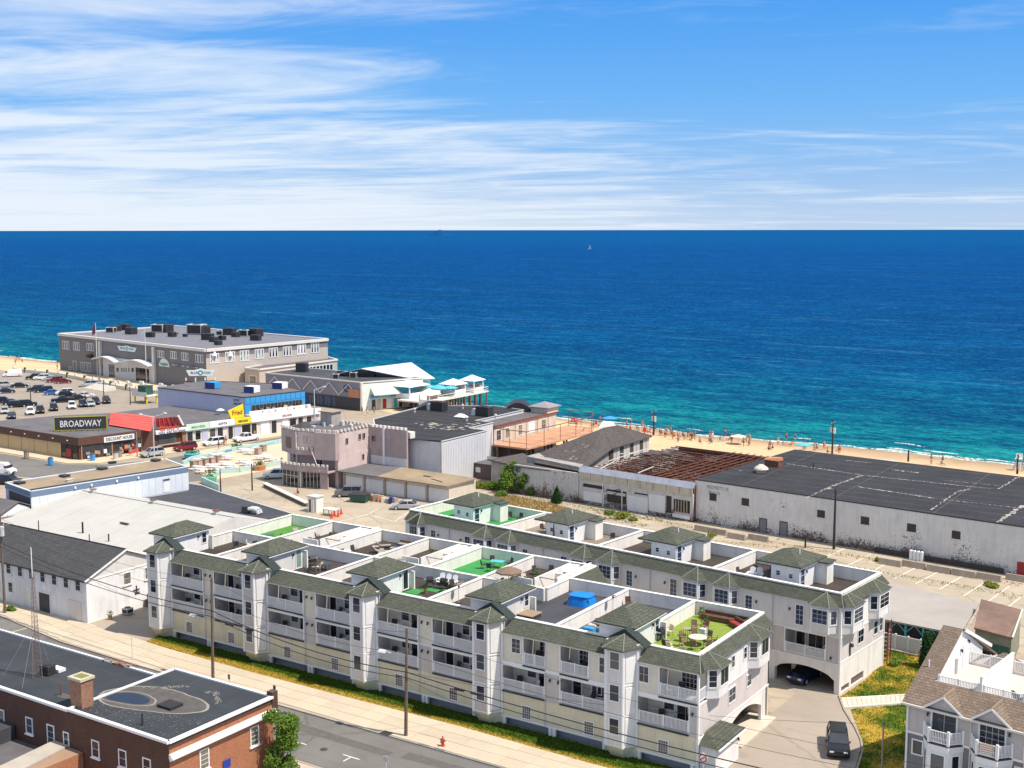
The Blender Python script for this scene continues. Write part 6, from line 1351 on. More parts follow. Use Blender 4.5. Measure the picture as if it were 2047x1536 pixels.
    for k,(p,q) in enumerate(((c(1180,620),c(1290,560)),(c(1480,650),c(1600,600)),(c(1240,560),c(1540,460)),(c(1340,500),c(1560,480)))):
        P=at3(*p,5.9);Q=at3(*q,5.9); MB().tube(P,Q,.09,5).build('white_pipe',K.old_white,B)
mat('fascia_old',(.50,.46,.37),.8,.2,.7,.1,dirt=.55); mat('blue_grey_metal',(.30,.33,.40),.6,.2,.8,dirt=.35); mat('white_board',(.66,.67,.68),.7,.06,.6,dirt=.15); mat('rubble',(.045,.035,.033),.95,.5,1.5,.6); mat('rust_dark',(.10,.045,.035),.9,.3,1.5); mat('old_roof_sheet',(.08,.07,.072),.9,.5,1.6,.4); mat('old_white',(.5,.48,.45),.8,.2,3)
s8()
# ---------------------------------------------------------------- dark hip roof building with peeling wall
def s9():
    B=bld('hip_roof_building','old building with large dark stained hip roof and peeling white front wall','building',(-106,180,0))
    T=wall_T((-114.5,171.2),(-100.25,170.4)); MB(T[0]).box(0,T[1],0,.3,0,4.9).build('front_wall',K.peel_wall,B)
    MB().prism([(-113.5,175.5),(-101,172),(-104.6,188),(-104.8,203),(-113,203)],0,5.6).build('wall',K.dirty_boards,B)
    MB().box(-114.4,-100.4,170.7,174.5,4.55,4.7).build('lower_roof',K.old_shingle,B)
    R1=(-108.2,192.5,8.6);R2=(-107.4,196.5,8.6);A=(-110.6,173.6,5.1);Bp=(-100.2,171.2,5.1);C=(-103.8,188,6.0);D=(-104.0,203.6,6.0);L1=(-114,178,5.3);L2=(-113.8,204,5.8)
    mb=MB()
    for f in ((A,Bp,R1),(Bp,C,R1),(C,D,R2,R1),(L1,A,R1),(L2,L1,R1,R2),(D,L2,R2)): mb.face(*f)
    for p,q in ((A,Bp),(Bp,C),(C,D),(D,L2),(L1,A)): mb.face(p,(p[0],p[1],p[2]-.2),(q[0],q[1],q[2]-.2),q)
    mb.build('roof',K.old_shingle,B)
    for p,q in ((R1,C),(R1,R2),(R1,A),(R2,D)): MB().tube(p,q,.07,5).build('ridge_cap',K.old_roof_sheet,B)
    rnd=random.Random(9); mb=MB()
    sl=lambda x,y:5.12+(8.6-5.1)*((y-172.4)/(192.5-172.4))
    n=Vector(R1)-Vector(A); 
    def on(x,y):   # height of the front plane A,B,R1
        a=Vector(A);u=Vector(Bp)-a;v=Vector(R1)-a;nn=u.cross(v); return a.z-(nn.x*(x-a.x)+nn.y*(y-a.y))/nn.z
    for cx,cy,k,s in ((-103.8,173.6,16,.5),(-105.5,174.6,8,.35),(-107.2,180,8,.25),(-106.5,183,6,.3),(-104.7,177,5,.3)):
        for i in range(k):
            x=cx+rnd.uniform(-1.2,1.2);y=cy+rnd.uniform(-.7,.7);a=rnd.uniform(.2,1)*s; mb.face(*[(x+dx*a,y+dy*a,on(x+dx*a,y+dy*a)+.03) for dx,dy in ((-1,-.3),(.2,-.8),(1,.1),(.1,.6))])
    mb.build('worn_patch',K.pale_tar,B,kind='stuff')
    for k in range(12): y=188.4+k*1.25; MB().box(-104.55,-104.4,y,y+1.12,3.2,5.75).build('side_board',MATS['dirty_boards2' if k%3 else 'boarded'],B)
    MB().box(-113.9,-112.5,177,181,0,4.4).build('lean_to',K.boarded,B); MB().prism([(-122,176),(-114,173.5),(-112.6,178),(-120,184.5)],3.9,4.1).build('side_roof',K.old_shingle,B); MB().prism([(-121.5,176.4),(-114.2,174),(-113,178),(-119.8,184)],0,3.9).build('side_wall',K.dirty_boards,B)
    # small brown shed with flat roof beside the arcade
    S=bld('brown_shed','low brown shed with grey flat roof behind the bushes','shed',(-122,181,0)); MB().box(-127.5,-119.6,177.6,184,0,2.7).build('wall',K.shed_brown,S); MB().box(-127.6,-119.4,177.4,184.1,2.7,2.85).build('roof',K.grey_roof,S); MB().box(-125.6,-124.6,177.5,177.59,1.2,2.1).build('white_notice',K.white_board,S)
K.dirty_boards=mat('dirty_boards',(.36,.34,.32),.9,.3,1.2,.2,dirt=.7); K.dirty_boards2=mat('dirty_boards_pale',(.50,.48,.46),.9,.3,1.5,.2,dirt=.7); mat('shed_brown',(.13,.10,.09),.85,.2,1)
s9()
# ---------------------------------------------------------------- deck house with rusty pipe frame
def s10():
    B=bld('orange_deck_terrace','raised orange terrace framed by thin rusty pipes beside a cream house','terrace',(-126,196,0))
    F=[(-130.2,189.4),(-122.3,189.1),(-121.6,212),(-124,217),(-130.2,217)]
    MB().prism(F,3.7,4.0).build('deck_floor',K.orange_deck,B)
    for i in range(0,8): y=189.4+i*3.9; MB().box(-130.1,-121.9,y,y+.05,4.0,4.015).build('deck_joint',K.rust,B)
    for x in (-129.8,-126.3,-122.7): 
        for y in (189.6,196,203,210): MB().box(x-.15,x+.15,y-.15,y+.15,0,3.7).build('post',K.boarded,B)
    MB().box(-129.9,-122.5,191,191.2,0,3.6).build('dark_infill',K.boarded,B)
    mb=MB(); pr=[(-130.0,189.5),(-126.2,189.3),(-122.4,189.2),(-122.2,195),(-122.0,200.5),(-121.8,206),(-121.7,212),(-124.1,216.8),(-127,216.9),(-130,216.9)]
    for p in pr: mb.tube((*p,4.0),(*p,7.1),.055,5)
    mb.build('frame_post',K.rust,B,kind='stuff')
    for p,q in zip(pr,pr[1:]): MB().tube((*p,7.1),(*q,7.1),.08,5).build('top_rail',K.rust,B); MB().tube((*p,4.9),(*q,4.9),.03,4).build('mid_rail',K.rust,B)
    for y in (193,197,201,205,209): 
        MB().tube((-130,y,4),(-130,y,7.0),.04,4).build('frame_upright',K.rust,B)
    H=bld('cream_beach_house','cream beach house with red edged flat roof and small grey cupola beside the orange terrace','house',(-132,205,0))
    MB().box(-134.5,-130.3,190.2,212.5,0,7.3).build('wall',K.cream_dirty,H)
    MB().box(-134.7,-130.05,190.0,212.7,7.3,7.45).build('roof',K.grey_roof,H); MB().box(-130.12,-130.0,190.0,212.7,7.1,7.5).build('red_fascia',K.rust,H)
    T=wall_T((-130.3,190.2),(-130.3,212.5)); 
    for s,w_,m_ in ((1.5,1.4,'dark_glass'),(4.4,1.2,'sash_beige'),(9,1.3,'sash_beige'),(13,2.2,'white_trim'),(17.5,1.5,'sash_beige')): wwin(H,T,s,4.5,w_,1.9,nx=2,ny=2,glass=m_)
    MB().box(-134,-130.5,190.0,190.2,4.2,6.8).build('cupboard_front',K.recess_wall,H)
    MB().box(-133.8,-129.9,208.5,212.6,7.45,8.6).build('cupola',K.cream_dirty,H); MB().hip(-133.8,-129.9,208.5,212.6,8.7,.9,.5).build('cupola_roof',K.mauve_roof,H)
mat('cream_dirty',(.58,.52,.44),.8,.12,.8,.1,dirt=.25)
s10()
# ---------------------------------------------------------------- arcade with black roof, pink castle, garages
def s11():
    A=bld('arcade_building','large arcade building with black flat roof, corrugated white sides and faded pink front','building',(-138,185,0))
    zr=8.0
    P=[(-126,167.9),(-126,181.6),(-130.4,182.2),(-130.4,190),(-134.6,190.1),(-134.6,207),(-143,208.5),(-155,201.3),(-152,181),(-140.4,168.0),(-132.1,167.9)]
    MB().prism(P,0,zr-.15).build('wall',K.corrugated,A); MB().prism(P,zr-.15,zr).build('roof',K.black_roof,A)
    for p,q in zip(P,P[1:]): MB().bar((*p,zr+.05),(*q,zr+.05),.22,.14).build('roof_edge',K.galv,A)
    T=wall_T((-126,167.9),(-126,181.6))
    for k in range(28): MB(T[0]).box(.05+k*.487,.05+k*.487+.25,-.05,-.003,.1,7.7).build('rib',K.corrugated,A)
    T=wall_T((-132.1,167.9),(-126,167.9))
    for k in range(12): MB(T[0]).box(.03+k*.505,.03+k*.505+.28,-.05,-.003,.1,7.7).build('rib',K.corrugated,A)
    MB().box(-126.06,-125.9,167.8,168.05,0,7.9).build('corner_strip',K.rust_stain,A)
    # pink crenellated wall
    W_=MB().box(-140.4,-132.2,166.2,166.6,3.0,9.6).build('pink_wall',K.castle_grey,A)
    MB().box(-140.2,-132.3,166.1,166.19,.2,4.6).build('corrugated_skirt',K.corrugated,A); MB().box(-137.4,-137.0,166.0,166.18,.2,9.6).build('white_pipe',K.white_trim,A)
    for k in range(9): x=-140.3+k*.92; MB().box(x,x+.5,166.1,166.7,9.6,10.0).build('merlon',K.pale_stone,A)
    window(A,-139.6,166.09,7.1,.6,.9,trim='castle_grey')
    MB().prism([(-140.4,166.6),(-132.2,166.6),(-126.4,168.3),(-140.4,168.3)],8.0,8.1).build('roof',K.black_roof,A)
    MB().box(-133.6,-131.9,166.9,168.2,8.1,9.2).build('white_bulkhead',K.stucco_white,A)
    # units and debris on the black roof
    for k,(px,py,lb) in enumerate(((878,822,'large black roof unit with pale side, left one on the arcade roof'),(969,832,'large black roof unit with pale side, right one on the arcade roof'))):
        x,y=at(px,py,zr); put('bigunit',hvac_fn('dark_panel',3.0,1.9,1.9),x,y,zr,0,lb)
        t=thing('duct_hood',['pale curved hood at the left end of the left black roof unit','pale curved hood at the left end of the right black roof unit'][k],'duct',(x-2.2,y-.2,zr)); MB().loft([(-.7,-.6,0),(.5,-.6,0),(.5,.6,0),(-.7,.6,0)],[(-.2,-.6,1.3),(.5,-.6,1.3),(.5,.6,1.3),(-.2,.6,1.3)]).build('hood',K.galv,t); MB().box(-.72,-.6,-.55,.55,0,.6).build('grille',K.black_metal,t)
    for k,(px,py) in enumerate(((829,826),(925,818),(933,843),(991,838))): x,y=at(px,py,zr); MB().cyl(x,y,zr,zr+.7,.18,8).cyl(x,y,zr+.7,zr+.95,.32,8,.2).build('roof_vent',K.galv,A)
    x,y=at(922,836,zr); MB().hip(x-1.2,x+1.2,y-.8,y+.8,zr+.25,.6).build('canvas_cover',K.white_trim,A)
    rnd=random.Random(31); mb=MB()
    for k in range(60): 
        px,py=rnd.uniform(835,965),rnd.uniform(846,860)+0; px+= (py-850)*2; x,y=at(px,py,zr); s=rnd.uniform(.15,.7); mb.face(*[(x+dx*s*rnd.uniform(.6,1.3),y+dy*s*rnd.uniform(.6,1.3),zr+.012) for dx,dy in ((-1,-.5),(.6,-.7),(1,.4),(-.4,.7))])
    mb.build('loose_membrane',K.pale_tar,A,kind='stuff')
    # black arched roofs behind
    for k,(px0,px1,py,lb) in enumerate(((1003,1068,822,'black arched canopy roof behind the arcade, right one'),(818,905,826,'black arched canopy roof behind the arcade, left one'))):
        a=Vector(at(px0,py,7.5));b=Vector(at(px1,py,7.5)); d=b-a; n=10; t=bld('arched_canopy',lb,'canopy',(a.x,a.y,0)); lo=[];hi=[]
        nrm=Vector((-d.y,d.x)).normalized()*6
        for i in range(n+1):
            q=a+d*i/n; z=7.3+1.9*math.sin(math.pi*i/n); lo.append((q.x,q.y,z)); hi.append((q.x+nrm.x,q.y+nrm.y,z))
        mb=MB()
        for i in range(n): mb.face(lo[i],lo[i+1],hi[i+1],hi[i])
        mb.face(*lo[::-1]); mb.build('canopy',K.black_metal,t); MB().prism([(a.x,a.y),(b.x,b.y),(b.x+nrm.x,b.y+nrm.y),(a.x+nrm.x,a.y+nrm.y)],0,7.3).build('wall',K.shop_grey,t)
    # garages
    G_=bld('garage_row','row of low garages with white doors and a tan roof beside the pink castle','garage',(-128,160,0))
    MB().box(-139.7,-117.2,158.1,165.6,0,2.95).build('wall',K.cream_dirty,G_)
    MB().prism([(-141.0,157.4),(-131.5,157.4),(-133.2,166.0),(-140.6,166.0)],2.95,3.1).build('roof',K.grey_roof,G_); MB().prism([(-131.5,157.4),(-116.9,157.2),(-116.7,165.2),(-133.2,165.9)],2.97,3.14).build('roof',K.tan_roof,G_)
    for k in range(5):
        x0=-139.3+k*4.45; MB().box(x0+.25,x0+4.05,158.02,158.09,.05,2.35).build('garage_door',K.white_board,G_); MB().box(x0-.15,x0+.2,157.95,158.09,0,2.6).build('pier',K.wood_grey,G_)
    MB().box(-125,-123.5,161.5,162.0,3.14,3.4).build('roof_scrap',K.wood_grey,G_); MB().bar((-122.5,160.5,3.2),(-119.5,159.4,3.2),.2,.06).build('loose_board',K.brown_wood,G_)
    # pink castle
    C=bld('pink_castle','faded pink castle shaped building with merlons, balconies and glass shopfront','castle building',(-147,160,0))
    O=[(-152.9,157.2),(-148.0,155.7),(-143.9,156.6),(-140.6,157.6),(-140.6,166.4),(-152.9,167.5)]; ins=[(-152.2,158.3),(-147.8,157.0),(-141.2,158.6),(-140.7,160),(-140.7,166.3),(-152.2,167)]
    g0=[(-150.5,154.6),(-146.5,154.4),(-140.9,155.8),(-140.7,158),(-140.65,166.3),(-152.0,167),(-152.3,158.5)]
    MB().prism(ins,0,5.6).build('inner_wall',K.castle_grey,C); MB().prism(O,5.6,9.5).build('upper_wall',K.pink_stucco,C); MB().box(-141.2,-140.55,157.8,166.4,0,5.6).build('side_wall',K.pink_stucco,C)
    MB().prism([(-153.1,157.2),(-147.95,155.55),(-147.95,156.2),(-152.9,157.8)],5.4,9.45).build('dark_face',K.castle_grey,C)
    MB().prism([(-144.2,155.9),(-140.35,157.0),(-140.35,158.0),(-144.2,157.0)],4.9,9.6).build('turret',K.castle_grey,C)
    MB().prism(O,9.5,9.6).build('roof',K.grey_roof,C)
    def merl(poly,z,h=.42,w=.5,gap=.45,th=.3,par=.0,m_='pale_stone'):
        for p,q in zip(poly,poly[1:]):
            p_=Vector((*p,0));q_=Vector((*q,0));L=(q_-p_).length;d=(q_-p_)/L;n=int(L/(w+gap))
            if par: MB().bar((*p,z-par/2),(*q,z-par/2),th,par).build('parapet',K.castle_grey,C)
            for k in range(n+1):
                a=p_+d*(k*(w+gap)); b=a+d*min(w,max(.1,L-k*(w+gap))); MB().bar((a.x,a.y,z+h/2),(b.x,b.y,z+h/2),th+.04,h).build('merlon',K.castle_pale,C)
    merl(O[:5]+[(-152.9,167.5)],9.62,par=.0); 
    B2_=[(-152.6,156.6),(-150.2,154.9),(-147.2,154.3),(-143.9,155.2),(-140.7,156.2)]
    merl([(-147.9,155.4),(-143.9,156.4)],6.4,par=.85); 
    B1_=[(-152.4,156.4),(-150.4,154.3),(-146.6,154.1),(-140.8,155.5)]
    MB().prism(B1_+[(-140.8,158.5),(-152.3,159)],2.85,3.05).build('balcony_floor',K.castle_grey,C); merl(B1_,4.0,par=1.0,h=.35)
    MB().prism([(-150.2,154.9),(-146.5,154.7),(-141.2,156.1),(-141.2,158.3),(-151.8,158.3)],0,.1).build('shop_floor',K.shop_grey,C)
    T=wall_T((-150.4,154.6),(-146.6,154.4)); n=4
    MB(T[0]).box(0,T[1],-.0,.05,.1,2.8).build('shop_glass',K.dark_glass,C)
    for k in range(n+1): MB(T[0]).box(T[1]*k/n-.05,T[1]*k/n+.05,-.06,-.002,.1,2.8).build('mullion',K.pale_stone,C)
    MB(T[0]).box(0,T[1],-.06,-.002,1.9,2.0).build('transom',K.pale_stone,C)
    for k in (0,1,2): MB(T[0]).box(T[1]*(k+.15)/3,T[1]*(k+.85)/3,.06,.1,.3,1.7).build('poster',K.sash_beige2,C)
    T=wall_T((-146.4,154.5),(-141.2,155.8)); MB(T[0]).box(.3,T[1]-1.6,.5,.55,.1,2.75).build('shop_glass',K.dark_glass,C)
    for k in range(5): MB(T[0]).box(.3+k*.7,.4+k*.7,.44,.49,.1,2.75).build('mullion',K.pale_stone,C)
    MB(T[0]).box(T[1]-1.5,T[1],.1,.4,0,2.85).build('pier',K.castle_grey,C); MB(T[0]).box(0,.3,-.05,.3,0,2.85).build('pier',K.pale_stone,C)
    T=wall_T((-147.95,155.7),(-143.9,156.7)); wwin(C,T,1.6,7.6,.5,1.0,trim='castle_grey'); wwin(C,T,2.35,7.6,.5,1.0,trim='castle_grey')
    T=wall_T((-153.0,157.15),(-147.95,155.55)); MB(T[0]).box(1.6,3.4,-.06,-.003,6.3,8.2).build('mural_emblem',K.wicker,C)
    for y,z in ((160.2,7.4),(163.6,7.7),(164.7,7.7),(164.4,4.0)): window(C,-140.545,y,z,.5,.9,math.pi/2,trim='castle_grey')
    wwin(C,wall_T((-147.8,156.9),(-141.2,158.5)),3.2,3.4,1.4,1.7,nx=2); wwin(C,wall_T((-152.2,158.2),(-147.8,156.9)),2.0,3.4,1.4,1.7,nx=2)
    MB().tube((-147.9,155.4,.1),(-147.9,155.4,9.5),.07,6).build('downpipe',K.pale_stone,C); MB().tube((-144.5,155.6,6.3),(-142.2,155.0,3.2),.06,5).build('diagonal_pipe',K.pale_stone,C)
    MB().box(-148.9,-146.3,162.8,165.3,9.6,12.0).build('roof_turret',K.castle_turret,C); MB().box(-149.2,-146.0,162.5,165.6,12.0,12.15).build('turret_cap',K.wood_grey,C); MB().hip(-151,-148.9,158,161,9.62,.9,.3).build('roof_cone',K.charcoal_shingle,C)
    for k in range(14): 
        rr=random.Random(k); x=rr.uniform(-152,-142);y=rr.uniform(159,166); s=rr.uniform(.3,.9); MB().box(x,x+s,y,y+s*.8,9.6,9.6+rr.uniform(.2,.8)).build('roof_clutter',MATS[rr.choice(['galv','wood_grey','dark_panel','pale_stone'])],C)
mat('rust_stain',(.55,.47,.38),.8,.25,.7,dirt=.4); mat('castle_pale',(.62,.56,.50),.85,.12,1); mat('sash_beige2',(.55,.50,.38),.7,.2,1.2); mat('castle_turret',(.40,.36,.34),.85,.2,1,dirt=.4)
s11()
# ---------------------------------------------------------------- carport roof, brown house, fence at the right
def s13():
    c=lambda x,y:(1527+x*.254,1146+y*.254)
    z=2.9; P=[at(*c(985,85),z),at(*c(1705,225),z),at(*c(1580,440),z),at(*c(1390,440),z),at(*c(945,350),z)]
    P=[at(1777,1160,z),at(*c(1705,225),z),at(*c(1560,450),z),at(*c(1385,435),z),at(*c(925,345),z)]
    B=bld('open_shelter','wide flat grey metal roof on turquoise braced posts behind the white fence','shelter',(-33,134,0))
    MB().prism(P,z-.18,z).build('roof',K.carport_roof,B)
    a,b=Vector(P[4]),Vector(P[3]); d=(b-a); n=Vector((-d.y,d.x)).normalized()
    for t in (.12,.42,.72,1.0):
        p=a+d*t+n*.35; u=d.normalized()
        MB().box(p.x-.09,p.x+.09,p.y-.09,p.y+.09,0,z-.2).build('post',K.turquoise,B)
        for s in (-1,1): MB().bar((p.x,p.y,z-1.1),(p.x+u.x*s*.9,p.y+u.y*s*.9,z-.22),.1,.1).build('brace',K.turquoise,B)
    q=a+n*3.2; r=b+n*3.2; MB().bar((q.x,q.y,1.3),(r.x,r.y,1.3),.12,2.6).build('back_wall',K.dark_panel,B)
    # brown lean-to with green doors beyond the townhouse
    z2=3.6; Q=[at(*c(1715,225),z2),at(*c(2040,310),z2),at(*c(1965,495),z2),at(*c(1660,415),z2)]
    H=bld('brown_roof_cottage','weathered cottage with brown patchy low roof and dark green doors behind the townhouse','cottage',(-24,128,0))
    MB().loft([(*p,z2-.15+(.5 if i<2 else 0)) for i,p in enumerate(Q)],[(*p,z2+(.5 if i<2 else 0)) for i,p in enumerate(Q)]).build('roof',K.brown_roof,H)
    inn=[Vector(Q[i]).lerp((Vector(Q[0])+Vector(Q[2]))/2,.06) for i in range(4)]; MB().prism([(v.x,v.y) for v in inn],0,z2-.15).build('wall',K.sage_grey,H)
    T=wall_T(inn[3],inn[2])
    for s in (.25,.42,.70): MB(T[0]).box(T[1]*s,T[1]*s+1.0,-.06,-.003,.2,2.4).build('door',K.green_metal,H)
    MB().bar((*Q[1],z2+.55),(*Q[2],z2+.05),.15,.12).build('edge_board',K.pale_stone,H)
    wd=MB()
    # white vinyl fence
    A=Vector(at(*c(945,575)));Bv=Vector(at(*c(1240,640))); F=thing('vinyl_fence','white panelled vinyl fence at the back of the upper lawn','fence',(A.x,A.y,0)); d=(Bv-A)/3
    L=d.length; ang=math.atan2(d.y,d.x)
    for k in range(4): MB(Matrix.Rotation(ang,4,'Z')@Matrix.Translation((k*L,0,0))).box(-.07,.07,-.07,.07,0,1.75).box(-.09,.09,-.09,.09,1.75,1.82).build('post',K.white_trim,F)
    for k in range(3):
        for j in range(9): w_=(L-.16)/9; MB(Matrix.Rotation(ang,4,'Z')@Matrix.Translation((k*L+.08+j*w_,0,0))).box(.005,w_-.005,-.02,.02,.12,1.6).build('board',K.fence_vinyl,F)
        MB(Matrix.Rotation(ang,4,'Z')@Matrix.Translation((k*L+.07,0,0))).box(0,L-.14,-.035,.035,1.6,1.7).build('rail',K.white_trim,F)
    MB().bar((A.x,A.y-.5,.1),(Bv.x,Bv.y-.5,.1),.15,.2).build('garden_edging',K.wood_grey,label='low timber edging in front of the white fence',cat='edging')
    # brown outdoor stair beside the rear building
    x,y=at(*c(940,690)); S=thing('timber_stair','narrow brown timber stair tower against the rear condominium corner','stair',(x,y,0))
    for dx in (-.3,.5): MB().box(dx,dx+.1,-.3,-.2,0,4.4).build('post',K.rail_wood,S); MB().box(dx,dx+.1,.8,.9,0,4.4).build('post',K.rail_wood,S)
    MB().box(-.3,.6,-.3,.9,3.3,3.4).build('landing',K.rail_wood,S); MB().box(-.3,.6,-.3,-.25,3.4,4.4).build('guard',K.rail_wood,S)
    for k in range(6): MB().box(-.2,.5,.2+k*.0,.9,.5+k*.45,.55+k*.45).build('tread',K.rail_wood,S)
K.brown_roof=m_membrane('brown_old_roof',(.20,.13,.10),6,.35,(.33,.28,.22),.4); mat('sage_grey',(.22,.23,.17),.85,.25,1,dirt=.4); mat('fence_vinyl',(.60,.60,.62),.6,.06); mat('rail_wood',(.22,.09,.05),.8,.25,2)
s13()
# ---------------------------------------------------------------- ballroom hall by the beach
b0=lambda x,y:(x*.1661,640+y*.1661)
b1_=lambda x,y:(280+x*.1661,640+y*.1661)
q5=lambda x,y:(520+x*.1661,700+y*.1661)
def casino():
    B=bld('ballroom_hall','big two storey grey beach hall with pale cornice and many roof units','hall',(-290,250,0)); zr=11.8
    P=[(-332.7,244.5),(-254.1,232.9),(-249.0,276),(-327,286)]
    T1=wall_T(P[0],P[1]); T2=wall_T(P[1],P[2])
    MB().prism(P,0,zr-.3).build('wall',K.casino_tan,B); MB(T1[0]).box(.0,T1[1],-.06,-.003,0,zr-.6).build('dark_cladding',K.casino_dark,B)
    MB().prism(P,zr-.3,zr-.1).build('roof',K.casino_roof,B)
    for p,q in zip(P,P[1:]+P[:1]): MB().bar((*p,zr-.15),(*q,zr-.15),.9,.75).build('cornice',K.pale_stone,B)
    MB(T2[0]).box(0,T2[1],-.05,-.003,9.6,11.2).build('frieze',K.casino_dark,B)
    wins=[((750,275),(838,372)),((880,287),(962,385)),((1040,300),(1130,390)),((1890,385),(1980,468))]
    for a,b in wins:
        s0,s1,z0,z1=prect(T1,b0(*a),b0(*b)); n=3; w=(s1-s0)/n
        for i in range(n): wwin(B,T1,s0+w*(i+.5),z0,w*.62,z1-z0,ny=2,tw=.16,glass='blind_glass',dep=.12)
    for a,b in (((365,395),(442,482)),((497,410),(585,502)),((665,432),(765,528))):
        s0,s1,z0,z1=prect(T1,b1_(*a),b1_(*b)); n=3; w=(s1-s0)/n
        for i in range(n): wwin(B,T1,s0+w*(i+.5),z0,w*.62,z1-z0,ny=2,tw=.16,glass='blind_glass',dep=.12)
    for a,b in (((833,430),(952,520)),((1018,408),(1142,502)),((1193,390),(1312,492)),((1373,375),(1490,465)),((1542,358),(1658,447)),((1712,342),(1822,430)),((1884,322),(1996,412))):
        s0,s1,z0,z1=prect(T2,b1_(*a),b1_(*b)); w=(s1-s0)/3
        for i in range(3): wwin(B,T2,s0+w*(i+.5),z0,w*.5,z1-z0,ny=2,tw=.2,glass='blind_glass' if a[0]<1400 else 'dark_glass',dep=.12)
    for a,b in (((445,-60),(552,42)),((605,-70),(708,30))):
        s0,s1,z0,z1=prect(T2,q5(*a),q5(*b)); w=(s1-s0)/3
        for i in range(3): wwin(B,T2,s0+w*(i+.5),z0,w*.5,z1-z0,ny=2,tw=.2,glass='dark_glass',dep=.12)
    for x in (887,1078):
        s,z=onwall(T2,*b1_(x,405)); MB(T2[0]).cyl(s,-.25,z-.9,z+.5,.7,10,.1).build('cornice_ornament',K.white_trim,B)
    # lower doors, entrance block, arched canopies
    for a,b,g in (((878,515),(922,622),'dark_glass'),((972,528),(1000,632),'dark_glass'),((1015,530),(1050,635),'blind_glass'),((1060,538),(1092,640),'dark_glass'),((830,585),(860,615),'dark_glass')):
        s0,s1,z0,z1=prect(T1,b0(*a),b0(*b)); wwin(B,T1,(s0+s1)/2,max(.1,z0),s1-s0,z1-max(.1,z0),nx=1,ny=2,tw=.12,glass=g)
    s0=onwall(T1,*b0(1262,600))[0]; s1=onwall(T1,*b0(1885,600))[0]; z1=onwall(T1,*b0(1560,490))[1]
    MB(T1[0]).box(s0,s1,-.6,-.07,0,z1).build('entrance_front',K.stone_light,B)
    Te=(T1[0]@Matrix.Translation((0,-.6,0)),T1[1],T1[2])
    for a,b in (((1305,545),(1385,680)),((1630,585),(1800,740))):
        s0_,s1_,z0,z1_=prect(Te,b0(*a),b0(*b)); wwin(B,Te,(s0_+s1_)/2,.1,s1_-s0_,z1_-.1,nx=4,ny=3,tw=.15,glass='dark_glass',name='entrance_door')
    for k in range(7): 
        x=(1400,1460,1485,1510,1535,1545,1582)[k]; 
        if k==4: continue
        s0_,s1_,z0,z1_=prect(Te,b0(x,590),b0(x+(32 if k in(0,6) else 16),645)); wwin(B,Te,(s0_+s1_)/2,z0,s1_-s0_,z1_-z0,nx=1,ny=1,tw=.08,glass='dark_glass')
    for a,b in (((1190,470),(1465,515)),((1530,510),(1870,555))):
        s0_,z=onwall(Te,*b0(*a)); s1_,zb=onwall(Te,*b0(*b)); n=10; lo=[];hi=[]
        z0=(z+zb)/2-.2
        mb=MB(T1[0])
        for i in range(n):
            f=lambda t:z0+1.1*math.sin(math.pi*t)
            t0,t1=i/n,(i+1)/n; x0,x1=s0_+(s1_-s0_)*t0,s0_+(s1_-s0_)*t1
            mb.loft([(x0,-3.2,f(t0)-.12),(x1,-3.2,f(t1)-.12),(x1,-.55,f(t1)-.12),(x0,-.55,f(t0)-.12)],[(x0,-3.2,f(t0)+.12),(x1,-3.2,f(t1)+.12),(x1,-.55,f(t1)+.12),(x0,-.55,f(t0)+.12)])
        mb.build('arched_canopy',K.white_trim,B)
    for x in (1222,1865):
        s=onwall(T1,*b0(x,500))[0]; MB(T1[0]).box(s-.5,s+.5,-.75,-.06,0,zr-.8).build('pilaster',K.pale_stone,B)
    # signs
    def sign(parent,T,a,b,off):
        s0,s1,z0,z1=prect(T,a,b); h=z1-z0; c=(s0+s1)/2; M=T[0]
        mb=MB(M); pts=[(s0,z1),(c-.22*(s1-s0),z1),(c,z1+.28*h),(c+.22*(s1-s0),z1),(s1,z1),(s1-.1*(s1-s0),z0),(s0+.1*(s1-s0),z0)]
        mb.loft([(p[0],-off,p[1]) for p in pts],[(p[0],-off+.25,p[1]) for p in pts]); o=mb.build('sign_board',K.sign_white,parent)
        text(parent,T,s0+.28*(s1-s0),z0+.36*h,.42*h,'BLUE','navy',off=off+.02,width=.25*(s1-s0)); text(parent,T,s0+.72*(s1-s0),z0+.36*h,.42*h,'OCEAN','teal_dark',off=off+.02,width=.25*(s1-s0))
        mb=MB(M); r=.42*h; n=20
        for i in range(n):
            a0,a1=2*math.pi*i/n,2*math.pi*(i+1)/n; mb.loft([(c+r*.62*math.cos(a0),-off-.05,z0+.55*h+r*.62*math.sin(a0)),(c+r*math.cos(a0),-off-.05,z0+.55*h+r*math.sin(a0)),(c+r*math.cos(a1),-off-.05,z0+.55*h+r*math.sin(a1)),(c+r*.62*math.cos(a1),-off-.05,z0+.55*h+r*.62*math.sin(a1))],[(c+r*.62*math.cos(a0),-off-.01,z0+.55*h+r*.62*math.sin(a0)),(c+r*math.cos(a0),-off-.01,z0+.55*h+r*math.sin(a0)),(c+r*math.cos(a1),-off-.01,z0+.55*h+r*math.sin(a1)),(c+r*.62*math.cos(a1),-off-.01,z0+.55*h+r*.62*math.sin(a1))])
        mb.build('round_emblem',K.teal_dark,parent)
    sign(B,T1,b0(1425,325),b0(1655,405),.4)
    s,z=onwall(T1,*b0(1985,550)); MB(T1[0]).cyl(0,0,0,.01,.01,3); 
